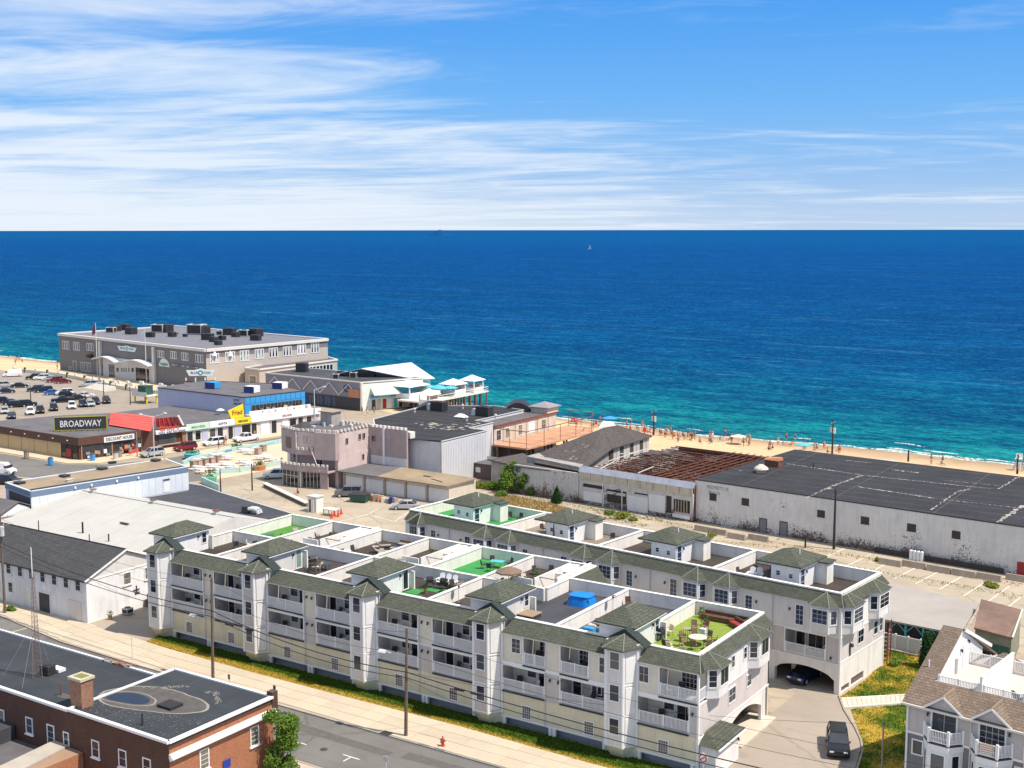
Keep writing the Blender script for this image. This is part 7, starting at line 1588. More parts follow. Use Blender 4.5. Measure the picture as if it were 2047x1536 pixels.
    mb=MB(T1[0]); pts=[(s+2.6*math.cos(math.pi*i/10),z-.6+2.3*math.sin(math.pi*i/10)) for i in range(11)]; mb.loft([(p[0],-.3,p[1]) for p in pts],[(p[0],-.1,p[1]) for p in pts]); mb.build('seaglass_sign',K.mint_wall,B); text(B,T1,s,z-.2,.9,'Seaglass','teal_dark',off=.34,width=3.8)
    for a,b in (((395,545),(545,580)),((565,565),(705,600))):
        r=prect(T1,b1_(*a),b1_(*b)); wbox(B,T1,r,.003,.3,'shop_sign','sign_grey'); text(B,T1,(r[0]+r[1])/2,(r[2]+r[3])/2-.25,.6,'CAFE' if a[0]<500 else 'TICKETS','navy',off=.33,width=(r[1]-r[0])*.5)
    r=prect(T1,b0(1045,405),b0(1165,480)); MB(T1[0]).cyl((r[0]+r[1])/2,-.8,r[2],r[3]-.5,.8,8,1.3).build('balcony_tub',K.brown_wood,B)
    # roof units
    pts=[(222,664,.8),(233,661,.8),(249,659,.9),(262,667,1.),(318,663,1.2),(332,663,1.2),(300,673,.7),(344,672,.7),(393,667,1.5),(404,667,1.3),(415,678,.9),(427,682,.7),(440,668,.6),(444,678,.6),(459,668,1.),(471,672,.7),(488,670,.9),(512,670,1.1),(511,679,.8),(370,672,.4),(351,668,.4),(436,688,.6)]
    for k,(px,py,s) in enumerate(pts):
        x,y=at(px,py+4,zr-.1); lb='%s roof unit on the ballroom roof, %s'%(('dark' if k%3 else 'pale grey'),['far left one','second from the left','third from the left','near the left group front','left of the flag mast group','second beside the flag mast','low one by the front edge','small one right of the flag','large dark box at the centre back','large box right of the centre back','middle cluster front','middle cluster small','middle cluster right','middle cluster far right','right of the central cluster','small one in the right half','right hand cluster left','pale box at the right end','box below the pale right end box','small lone one in the centre','small stub left of centre','small one nearest the corner'][k])
        put('cas%d'%(k%4),hvac_fn(['galv','dark_panel','dark_panel','dark_panel'][k%4],2.6*1.4,1.9*1.2,2.1),x,y,zr-.1,-.14 if k%2 else .3,lb,'roof units on the ballroom roof').scale=(s,s,s)
    for px,py,mt_,lb in ((202,700,'flag_usa','flag pole with a dark striped flag in front of the ballroom entrance left pier'),(300,708,'flag_white','flag pole with a pale flag in front of the ballroom entrance right pier')):
        x,y=(T1[0]@Vector((onwall(T1,px,720)[0],-1.4,0)))[:2]; t=thing('flag_pole',lb,'flag pole',(x,y,0)); H=topz(x,y,649 if px<250 else 659); MB().cyl(0,0,0,H,.16,7,.08).build('pole',K.pale_stone,t)
        mb=MB(); n=6; pp=[(.1+i*-.35,.12*math.sin(i*1.2),H-.3-i*.25) for i in range(n)]
        for i in range(n-1): a,b=pp[i],pp[i+1]; mb.face(a,b,(b[0],b[1],b[2]-2.4),(a[0],a[1],a[2]-2.6))
        mb.build('flag',MATS[mt_],t)
    # lower wing
    W_=bld('ballroom_wing','low tan wing with a pale edged flat roof on the right of the ballroom','building',(-249,262,0)); z=6.0
    P=[at(489,738,z),at(518,741,z),at(674,721,z),at(645,713,z)]; MB().prism(P,0,z-.15).build('wall',K.casino_tan,W_); MB().prism(P,z-.15,z).build('roof',K.grey_roof,W_)
    for p,q in zip(P,P[1:]+P[:1]): MB().bar((*p,z),(*q,z),.6,.4).build('roof_edge',K.pale_stone,W_)
    T=wall_T(P[1],P[2]); 
    for k in range(12): wwin(W_,T,T[1]*(.42+.045*k),3.2,1.1,1.7,ny=1,tw=.12,glass='dark_glass')
    for k in (.12,.2): wwin(W_,T,T[1]*k,2.2,1.2,2.4,nx=2,tw=.12)
    T=wall_T(P[0],P[1]); wwin(W_,T,T[1]*.55,1.0,2.6,3.0,nx=3,ny=3,tw=.2,glass='sash_beige')
    x,y=at(547,728,z); put('bigunit2',hvac_fn('casino_tan',3.2,2.4,2.2),x,y,z,0,'tan air conditioner on the roof of the low ballroom wing')
    # gateway sign on posts
    x0,y0=at(365,790,0);x1,y1=at(445,780,0); 
    Pq=at(372,768,5.0);Pr=at(430,767,5.0); Gt=bld('gateway_sign','white arrow shaped gateway sign on posts behind the flat roofed shops','sign',(Pq[0],Pq[1],0)); T=wall_T(Pq,Pr); sign(Gt,T,(372,743),(430,753.5),.1)
    for s in (0,.33,.66,1.): MB(T[0]).box(T[1]*s-.15,T[1]*s+.15,-.1,.1,0,6.3).build('post',K.white_trim,Gt)
    for s,tx in ((.1,'Seaglass'),(.9,'CAFE')):
        n=14; mb=MB(T[0]); pts=[(T[1]*s+1.5*math.cos(2*math.pi*i/n),4.9+.7*math.sin(2*math.pi*i/n)) for i in range(n)]; mb.loft([(p[0],-.25,p[1]) for p in pts],[(p[0],-.1,p[1]) for p in pts]); mb.build('oval_sign',K.brown_fascia,Gt); text(Gt,T,T[1]*s,4.7,.5,tx,'white_trim',off=.29,width=2.1)
mat('stone_light',(.60,.59,.57),.8,.1,1.2,dirt=.1); mat('sign_white',(.75,.80,.80),.4,.03); mat('teal_dark',(.03,.22,.24),.5); mat('sign_grey',(.38,.37,.38),.5,.1); m_glass('blind_glass',(.33,.38,.36),.35)
def _flags():
    t=NT('flag_usa'); x,y,z=t.xyz(); f=t.math('FRACT',t.math('MULTIPLY',z,2.6)); t.done(t.mix(t.math('GREATER_THAN',f,.5),(.05,.06,.16),(.30,.07,.07)),.8); mat('flag_white',(.62,.70,.74),.8,.1)
_flags(); casino()
# ---------------------------------------------------------------- mauve sided hall, white roof, pier
def pierside():
    A=bld('mauve_hall','mauve grey hall with zigzag white trim, mint right wall and dark flat roof','hall',(-210,238,0)); zr=7.0
    P=[(-231.5,232.4),(-197.0,230.2),(-190.3,246),(-209,246),(-231,246.5)]
    MB().prism(P,0,zr-.1).build('wall',K.mauve_roof,A); MB().prism(P,zr-.1,zr).build('roof',K.dark_roof,A)
    for p,q in zip(P,P[1:]+P[:1]): MB().bar((*p,zr),(*q,zr),.35,.3).build('coping',K.pale_stone,A)
    T=wall_T(P[0],P[1]); T2=wall_T(P[1],P[2]); L=T[1]
    n=5; z0,z1=3.4,6.3; w=L/n*.96
    for k in range(n):
        a=k*w+.4; 
        for s0,s1 in ((a,a+w/2),(a+w,a+w/2)): MB(T[0]).bar((s0,-.15,z0),(s1,-.15,z1),.12,.26).build('zigzag_trim',K.pale_stone,A)
    MB(T[0]).box(0,L,-.25,-.003,.1,3.0).build('dark_shopfront',K.dark_panel,A)
    for k in range(11): MB(T[0]).box(L*.45+k*.95,L*.45+k*.95+.8,-.32,-.255,.5,2.8).build('menu_board',MATS['chalk' if k%3 else 'navy'],A)
    MB(T[0]).box(L*.18,L*.3,-.5,-.255,.6,2.9).build('white_van_poster',K.stucco_white,A)
    MB(T2[0]).box(0,T2[1],-.06,-.003,0,zr-.4).build('mint_front',K.mint_wall,A)
    MB(T2[0]).loft([(2.5,-.06,5.6),(9,-.06,5.6),(9,-.06,5.4),(2.5,-.06,5.4)],[(2.3,-2.4,4.0),(9.8,-2.4,4.0),(9.8,-2.4,3.8),(2.3,-2.4,3.8)]).build('awning',K.mint_awning,A)
    MB(T2[0]).box(2.3,12.5,-.5,-.07,3.0,3.7).build('blue_sign',K.bright_blue,A); text(A,T2,6.2,3.15,.45,'ARCADE','white_trim',off=.55,width=3.2)
    MB(T2[0]).box(9.6,16,-.3,-.07,3.8,5.0).build('wave_sign',K.turquoise,A)
    MB(T[0]).box(L-4.2,L-.4,-.3,-.1,3.1,5.2).build('orange_board',K.orange_paint,A)
    MB().cyl(P[1][0]+.1,P[1][1]-.1,0,zr,.35,8).build('corner_pillar',K.pale_stone,A)
    for k in range(9): s=2.8+k*1.5; MB(T2[0]).box(s,s+.9,-.2,-.065,.2,2.5).build('stall_front',MATS[['dark_panel','sash_beige2','dark_red','white_trim','turquoise'][k%5]],A)
    # emblem letter on the mauve wall
    mb=MB(T[0]); c=(L*.86,5.2); 
    for i in range(14): a0=.5+i*.4; mb.tube((c[0]+1.0*math.cos(a0),-.12,c[1]+.8*math.sin(a0)),(c[0]+1.0*math.cos(a0+.4),-.12,c[1]+.8*math.sin(a0+.4)),.14,4)
    mb.tube((c[0],-.12,c[1]),(c[0]+1.0,-.12,c[1]),.13,4); mb.build('round_emblem',K.navy,A)
    for k,(px,py,s) in enumerate(((604,743,1.3),(672,757,.7),(681,751,.7),(707,755,.8),(742,753,.8),(757,751,.8),(767,750,.8))):
        x,y=at(px,py+2,zr); put('mau%d'%(k%2),hvac_fn('dark_panel' if k%2==0 else 'galv',2.2,1.6,1.8),x,y,zr,.4,'roof unit on the dark mauve hall roof, '+['large leftmost one','second from the left, near the edge','second from the left at the back','fourth from the left','fifth from the left','sixth from the left','rightmost one'][k],'roof units on the mauve hall').scale=(s,s,s)
    # white metal roofed restaurant
    R=bld('white_roof_restaurant','seaside restaurant with big white metal roof behind the mauve hall','restaurant',(-200,252,0))
    e0=at(833,759,6.6); e1=at(869,757,6.6); r0=at(722,738,9.3); r1=at(822,725.5,9.3)
    MB().loft([(*r0,9.15),(*r1,9.15),(*e1,6.45),(*e0,6.45)],[(*r0,9.3),(*r1,9.3),(*e1,6.6),(*e0,6.6)]).build('roof',K.white_metal_roof,R)
    l0=(2*r0[0]-e0[0],r0[1]-2); l1=(2*r1[0]-e1[0]+2,r1[1]+2)
    MB().loft([(*r0,9.13),(*r1,9.13),(*l1,6.43),(*l0,6.43)],[(*r0,9.28),(*r1,9.28),(*l1,6.58),(*l0,6.58)]).build('roof',K.white_metal_roof,R)
    Q=[(l0[0]+1,l0[1]+.5),(e0[0]-1,e0[1]+.5),(e1[0]-1,e1[1]-.5),(l1[0]+1,l1[1]-.5)]; MB().prism(Q,0,6.45).build('wall',K.mint_wall,R)
    MB().loft([(*Q[0],6.3),(*Q[1],6.3),(r0[0],r0[1]+.6,9.1)],[(Q[0][0],Q[0][1]+.2,6.3),(Q[1][0],Q[1][1]+.2,6.3),(r0[0],r0[1]+.8,9.1)]).build('gable_end',K.casino_dark,R)
    # pier
    Pr=bld('pier','wooden pier on piles with open decks reaching out over the surf','pier',(-185,250,0)); zd=2.6
    MB().box(-190.5,-181.5,236,262.5,zd-.35,zd).build('pier_deck',K.pale_stone,Pr); MB().box(-197,-190.5,240,256,zd-.35,zd).build('pier_deck',K.pale_stone,Pr)
    pm=MB().cyl(0,0,-5.5,zd-.35,.2,6).build('tmp',K.pole_wood); me=pm.data; me.name='pile'; bpy.data.objects.remove(pm)
    for y in [238+i*2.4 for i in range(11)]:
        for x in (-190,-187,-184,-181.8): link('pile',me,Pr,(x,y,0))
    for p,q in (((-181.6,236),(-181.6,262.4)),((-181.6,262.4),(-190.4,262.4)),((-190.4,262.4),(-190.4,256))):
        MB().bar((*p,zd+1.05),(*q,zd+1.05),.1,.1).bar((*p,zd+.5),(*q,zd+.5),.06,.06).build('pier_rail',K.white_trim,Pr)
    def pav(x0,x1,y0,y1,h,lb,m_='white_trim'):
        t=bld('pier_pavilion',lb,'pavilion',((x0+x1)/2,(y0+y1)/2,zd))
        for x in (x0,x1):
            for y in (y0,y1): MB().box(x-.12,x+.12,y-.12,y+.12,zd,zd+h).build('post',K.white_trim,t)
        MB().box(x0,x1,y0,y0+.1,zd,zd+1.3).build('front_panel',K.white_trim,t); MB().box(x1-.1,x1,y0+.1,y1,zd,zd+1.3).build('side_panel',K.white_trim,t); MB().box(x0+.3,x1-.3,y1-1,y1,zd,zd+2).build('bar_counter',K.shop_grey,t)
        MB().hip(x0,x1,y0,y1,zd+h+.1,1.3,.5).build('roof',MATS[m_],t)
    pav(-187.5,-183.2,250.0,254.4,2.6,'white hip roofed pavilion in the middle of the pier'); pav(-186,-182,256.6,260.6,3.0,'white hip roofed pavilion at the sea end of the pier'); pav(-195.5,-188.6,238.5,245.5,2.9,'wide white roofed bar at the landward end of the pier'); pav(-180.5,-177.5,232,235.5,2.4,'pointed white canopy beside the foot of the pier')
    for k,(x,y) in enumerate(((-189,247),(-187.2,248.3),(-185.3,246.6),(-183.6,248.5),(-188.6,257.5))): put('bpar',umbrella_fn('turquoise' if True else ''),x,y,zd,k,['first blue parasol on the pier deck from the left','second blue parasol on the pier deck','third blue parasol on the pier deck, nearest the rail','fourth blue parasol on the pier deck by the pavilion','blue parasol at the sea end of the pier'][k],'blue parasols on the pier').scale=(1.5,1.5,1.1)
mat('chalk',(.10,.12,.11),.8,.5,6)
pierside()
# ---------------------------------------------------------------- shops along the plaza
def shops():
    F0=Vector((-199.58,150.06)); F1=Vector((-189.0,204.0)); T=wall_T(F0,F1); M=T[0]; L=T[1]; zr=4.25
    pxs=lambda px,py: onwall(T,px,py)[0]
    k3=lambda x,y:(290+x*.1103,825+y*.1103); k4=lambda x,y:(195+x*.0788,855+y*.0788); k5=lambda x,y:(440+x*.1418,760+y*.1418)
    sA=pxs(288,906); sB=pxs(310,905); sC=pxs(372,893); sD=pxs(418,885); 
    # corner discount store
    B=bld('corner_store','corner discount store with brown fascia, tan panels and big rooftop signs','shop',(-208,158,0))
    def slab(s0,s1,depth,z0,z1,nm,m_,par,off=0.): return MB(M).box(s0,s1,off,depth,z0,z1).build(nm,MATS[m_],par)
    Pl=[(-199.58,150.06),(-262,154.5),(-262,158.6)]
    bk=at(0,849,zr); bk2=at(140,828,zr); bk3=at(225,822,zr)
    poly=[tuple(F0),tuple(M@Vector((sA,0,0)))[:2],(-221.8,175.5),(-226,167.9),(-231,153.5),(-262,152.5),(-262,151.7+.0)]
    poly=[(-199.58,150.06),tuple(M@Vector((sA,0,0)))[:2],(-221.5,176),(-228,168),(-233,154.2),(-262,153.5),(-262,151.6)]
    MB().prism(poly,0,zr-.1).build('wall',K.brown_fascia,B); MB().prism(poly,zr-.1,zr).build('roof',K.grey_roof,B)
    TL=wall_T((-262,151.6),(-199.58,150.06)); LL=TL[1]
    MB(TL[0]).box(0,LL+.3,-.35,-.003,2.9,zr+.15).build('fascia',K.brown_fascia,B); MB(M).box(-.3,sA,-.35,-.003,2.9,zr+.15).build('fascia',K.brown_fascia,B)
    e=[onwall(TL,x*.1661,0)[0] for x in ()]
    for k in range(9): s1=LL-5.6-k*4.4; MB(TL[0]).box(s1-4.25,s1,-.1,-.003,.1,2.9).build('tan_panel',K.tan_panel,B)
    MB(TL[0]).box(LL-5.5,LL-.5,-.12,-.003,.2,2.75).build('shop_window',K.dark_glass,B)
    for s in (LL-5.5,LL-4.0,LL-2.2,LL-.6): MB(TL[0]).box(s,s+.12,-.2,-.122,.1,2.9).build('mullion',K.brown_wood,B)
    MB(TL[0]).box(LL-3.9,LL-2.4,-.19,-.125,.3,2.0).build('poster',K.dark_red,B)
    for s in [LL-3-k*4.6 for k in range(7)]: MB(TL[0]).box(s-.12,s+.12,-.6,-.36,3.6,3.75).build('fascia_lamp',K.white_trim,B)
    MB(M).box(.4,sA-.6,-.12,-.003,.3,2.8).build('shop_window',K.dark_glass,B)
    n=6
    for k in range(n+1): s=.3+(sA-.9)*k/n; MB(M).box(s,s+.16,-.22,-.125,.1,2.9).build('mullion',MATS['orange_paint' if k%3==0 else 'brown_wood'],B)
    rr=random.Random(3)
    for k in range(16): s=.6+rr.random()*(sA-1.6); z=.3+rr.random()*.9; MB(M).box(s,s+.35+rr.random()*.5,-.5,-.23,z,z+.3+rr.random()*.5).build('goods_display',MATS[rr.choice(['white_trim','pale_blue','dark_red','orange_paint','grey_fabric'])],B)
    r=prect(T,k4(135,285),k4(905,330)); s0,s1=r[0],r[1]; zt=onwall(T,*k4(135,285))[1]; zb=onwall(T,*k4(150,415))[1]
    MB(M).box(s0,s1,-.55,-.36,zb,zt).build('sign_board',K.white_trim,B); text(B,T,(s0+s1)/2,zb+.25,(zt-zb)*.62,'DISCOUNT HOUSE','black_metal',off=.58,width=(s1-s0)*.88)
    # rooftop sign on its frame
    S0=(-210.9,152.7);S1=(-203.9,160.1); TS=wall_T(S0,S1); St=bld('rooftop_sign','large dark rooftop sign reading BROADWAY in white letters with yellow frame','sign',(-207.4,156.4,zr))
    a=onwall(TS,109,840);b=onwall(TS,213,863.5); z1=onwall(TS,109,839)[1]; z0=onwall(TS,112,864)[1]; s0,s1=a[0],onwall(TS,213,850)[0]
    MB(TS[0]).box(s0,s1,-.1,.1,z0,z1).build('sign_board',K.sign_dark,St); text(St,TS,(s0+s1)/2,z0+.24*(z1-z0),.52*(z1-z0),'BROADWAY','sign_pale',off=.14,width=(s1-s0)*.80,depth=.08)
    for (c0,c1,c2,c3) in ((s0-.12,s0,z0,z1),(s1,s1+.12,z0,z1),(s0,s1,z0-.12,z0),(s0,s1,z1,z1+.12)): MB(TS[0]).box(c0,c1,-.16,.12,c2,c3).build('frame',K.sign_olive,St)
    for k in range(8): s=s0+(s1-s0)*(k+.4)/8; MB(TS[0]).box(s-.05,s+.05,.1,.2,zr,z1).build('strut',K.black_metal,St); MB(TS[0]).tube((s,.15,z1-.3),(s,1.6,zr),.04,4).build('back_stay',K.black_metal,St)
    for k in range(9): MB(TS[0]).cyl(s0+1+k*1.05,-.9,z0-.2,z0-.05,.1,6).build('sign_lamp',K.black_metal,St)
    # red sloping roof and pizza front
    R=bld('red_roof_shop','shop with a bright red sloping roof between the store and the pizza bar','shop',(-204,166,0))
    MB(M).box(sA,sB+.3,0,14,0,zr).build('wall',K.brown_fascia,R)
    c0=at3(222,828,5.6);c1=at3(218,852,4.6);c2=at3(302,865,4.5);c3=at3(310,835,5.6)
    MB().loft([(p[0],p[1],p[2]-.12) for p in (c0,c1,c2,c3)],[c0,c1,c2,c3]).build('red_roof',K.red_roof,R)
    for t in [i/7 for i in range(1,7)]: a=Vector(c0).lerp(Vector(c1),t)+Vector((0,0,.04));b=Vector(c3).lerp(Vector(c2),t)+Vector((0,0,.04)); MB().tube(a,b,.05,4).build('roof_batten',K.red_roof,R)
    Z=bld('pizza_bar','pizza bar with dark red sloped front, red script and white sign band','shop',(-197,172,0))
    MB(M).box(sB+.3,sC,0,16,0,zr).build('wall',K.brick,Z)
    z_b=4.0
    c=[at3(*k3(210,320),z_b),at3(*k3(690,275),z_b),at3(*k3(590,100),6.2),at3(*k3(200,130),6.2)]
    MB().loft([(p[0]-.1,p[1],p[2]-.15) for p in c],c).build('sloped_front',K.dark_red,Z)
    a,b=Vector(c[0]),Vector(c[1]);u,v=Vector(c[3]),Vector(c[2])
    for t in (.12,.3,.5,.68,.85): MB().tube(a.lerp(b,t)+Vector((.05,0,.05)),u.lerp(v,t)+Vector((.05,0,.05)),.14,4).build('stripe',MATS['red' if int(t*10)%2 else 'brown_fascia'],Z)
    MB().bar(b+Vector((.1,.1,0)),v+Vector((.1,.1,.2)),.3,.4).build('end_board',K.pale_stone,Z)
    zt=onwall(T,*k3(140,360))[1]; zb=onwall(T,*k3(140,425))[1]; MB(M).box(sB,sC+.2,-.8,-.003,zb,zt).build('sign_band',K.white_trim,Z)
    text(Z,T,(sB+sC)/2-.6,zt-.1,1.15,"Cristy's",'red',off=.85,width=(sC-sB)*.62,depth=.06); text(Z,T,(sB+sC)/2,zb+.06,.36,'PIZZA  SUBS  ICE CREAM','navy',off=.83,width=(sC-sB)*.85)
    MB(M).box(sB+.9,sC-2.2,-.1,-.003,1.0,3.0).build('shop_window',K.dark_glass,Z); MB(M).box(sB+.6,sC-.4,-.3,-.003,.7,.95).build('counter',K.wood_grey,Z)
    MB(M).box(sC-.9,sC,-.3,-.003,.1,3.2).build('pier',K.old_brick,Z)
    # long white shop row
    H=bld('white_shop_row','row of small white fronted shops with sign bands and a long flat grey roof','shops',(-195,190,0))
    MB(M).box(sC+.05,L+2,0,25,0,zr-.1).build('wall',K.shop_wall,H); MB(M).box(sA,L+2,.1,27,zr-.1,zr+.02).build('roof',K.grey_roof,H)
    spans=[(sC+.1,sD,'mint_band','sign_green','BEACH PIZZA'),(sD+.1,pxs(468,872),'white_trim','navy','GIFTS'),(pxs(468,872)+.1,pxs(500,866),'sign_yellow','black_metal','FRIED DOUGH'),(pxs(500,866)+.1,L+2,'white_trim','dark_red','ARCADE')]
    for s0,s1,m1,m2,tx in spans:
        MB(M).box(s0,s1,-.5,-.003,3.1,4.35).build('sign_band',MATS[m1],H); text(H,T,(s0+s1)/2,3.5,.42,tx,m2,off=.54,width=min((s1-s0)*.6,len(tx)*.42))
    rr=random.Random(12); s=sC+.3
    while s<L+1:
        w=rr.uniform(.9,2.2); k=rr.random()
        if k<.35: MB(M).box(s,s+w,-.08,-.003,.9,2.7).build('shop_window',K.dark_glass,H); MB(M).box(s-.1,s+w+.1,-.18,-.09,.78,.9).build('sill',K.white_trim,H)
        elif k<.7: MB(M).box(s,s+min(w,1.3),-.08,-.003,.1,2.7).build('door',K.black_metal,H); MB(M).box(s-.12,s-.01,-.15,-.003,.1,2.85).build('door_jamb',K.white_trim,H)
        else: MB(M).box(s,s+w,-.10,-.003,.1,2.9).build('wall_panel',MATS[rr.choice(['white_trim','shop_grey','mauve_wall'])],H)
        s+=w+rr.uniform(.25,.7)
    # tilted yellow sign
    s=pxs(476,845); Y=bld('yellow_roof_sign','tilted yellow sign with red lettering standing on the shop roof corner','sign',tuple((M@Vector((s,.3,0)))[:2])+(zr,))
    z0=zr+.1; pts=[(s-1.6,z0),(s+1.5,z0+.15),(s+1.3,z0+2.9),(s-2.4,z0+1.8)]; MB(M).loft([(p[0],-.1,p[1]) for p in pts],[(p[0],.15,p[1]) for p in pts]).build('sign_board',K.sign_yellow,Y); text(Y,T,s-.2,z0+.8,1.0,'Fried','dark_red',off=.14,width=2.4)
    # blue fronted upper storey
    U=bld('blue_upper_building','building with long mauve side wall, bright blue glazed front and black roof above the shops','building',(-208,197,0)); z=8.1
    P=[at(315,778,z),at(489,797,z),at(609,783,z),at(540,769,z),at(405,764,z)]
    MB().prism(P,0,z-.12).build('wall',K.mauve_wall,U); MB().prism(P,z-.12,z).build('roof',K.grey_roof,U); 
    for p,q in zip(P,P[1:]): MB().bar((*p,z),(*q,z),.3,.2).build('roof_edge',K.dark_panel,U)
    TU=wall_T(P[0],P[1]); text(U,TU,TU[1]-2.6,7.1,.45,'JOES','dark_panel',off=.04,width=1.8); text(U,TU,TU[1]-2.2,6.3,.5,'ARCADE','dark_panel',off=.04,width=2.6)
    TB=wall_T(P[1],P[2]); Lb=TB[1]
    for k in range(12): MB(TB[0]).box(Lb*k/12+.04,Lb*(k+1)/12-.04,-.15,-.003,6.6,7.95).build('blue_panel',K.bright_blue,U)
    MB(TB[0]).box(0,Lb,-.1,-.003,4.5,6.55).build('blue_band',K.bright_blue,U); MB(TB[0]).box(1.6,Lb-.9,-.18,-.105,4.9,6.2).build('window_band',K.dark_glass,U)
    for k in range(14): s=1.6+k*(Lb-2.5)/14; MB(TB[0]).box(s,s+.12,-.24,-.185,4.9,6.2).build('mullion',K.casino_dark,U)
    rr=random.Random(5)
    for k in range(9): s=2.0+k*1.55; MB(TB[0]).box(s,s+.9,-.6,-.3,4.6,4.7+rr.uniform(.3,.8)).build('terrace_table',MATS[rr.choice(['wicker','grey_fabric','dark_red','beige_fabric'])],U)
    MB(TB[0]).box(0,Lb+.3,-1.7,-1.55,4.3,5.2).build('terrace_parapet',K.white_trim,U)
    cols=['lime_turf','sign_yellow','dark_red','turquoise','lime_turf','red','dark_red','sign_yellow']
    for k,ch in enumerate('PLAYLAND'): text(U,TB,3.4+k*1.65,4.42,.62,ch,['sign_green','red','dark_red','sign_yellow','red','dark_red','sign_yellow','red'][k],off=1.73,name='letter')
    MB(TB[0]).box(0,Lb+1,-2.6,-.0,4.2,4.3).build('terrace_floor',K.pale_stone,U)
    for k,(px,py,c1,lb) in enumerate(((426,779,'bright_blue','blue roof unit on the black roof behind the mauve wall'),(504,787,'white_trim','white and navy roof unit near the corner of the blue front'),(560,779,'white_trim','white and navy roof unit at the right end over the blue front'))):
        x,y=at(px,py,z); t=thing('roof_unit',lb,'roof unit',(x,y,z),.19); MB().box(-1.3,1.3,-1.2,1.2,.1,1.5).build('housing',MATS[c1],t); MB().box(-1.32,1.32,-1.26,-1.202,.12,1.48).build('dark_end',K.navy,t); MB().box(-1.2,1.2,-1,1,0,.1).build('base',K.black_metal,t)
    # rooftop satellite dish
    x,y=at(441,831,zr); t=thing('roof_ventilator','grey mushroom ventilator on the shop roof below the mauve wall','ventilator',(x,y,zr)); MB().cyl(0,0,0,.9,.5,10).build('base',K.galv,t); MB().cyl(0,0,.9,1.3,1.0,12,.4).build('hood',K.galv,t)
mat('sign_dark',(.045,.045,.05),.6,.2,2); mat('sign_pale',(.78,.80,.80),.5,.05); mat('sign_olive',(.42,.38,.05),.6,.2,3); mat('shop_wall',(.62,.60,.57),.75,.1,1,dirt=.15); mat('mint_band',(.55,.70,.60),.6,.06)
shops()
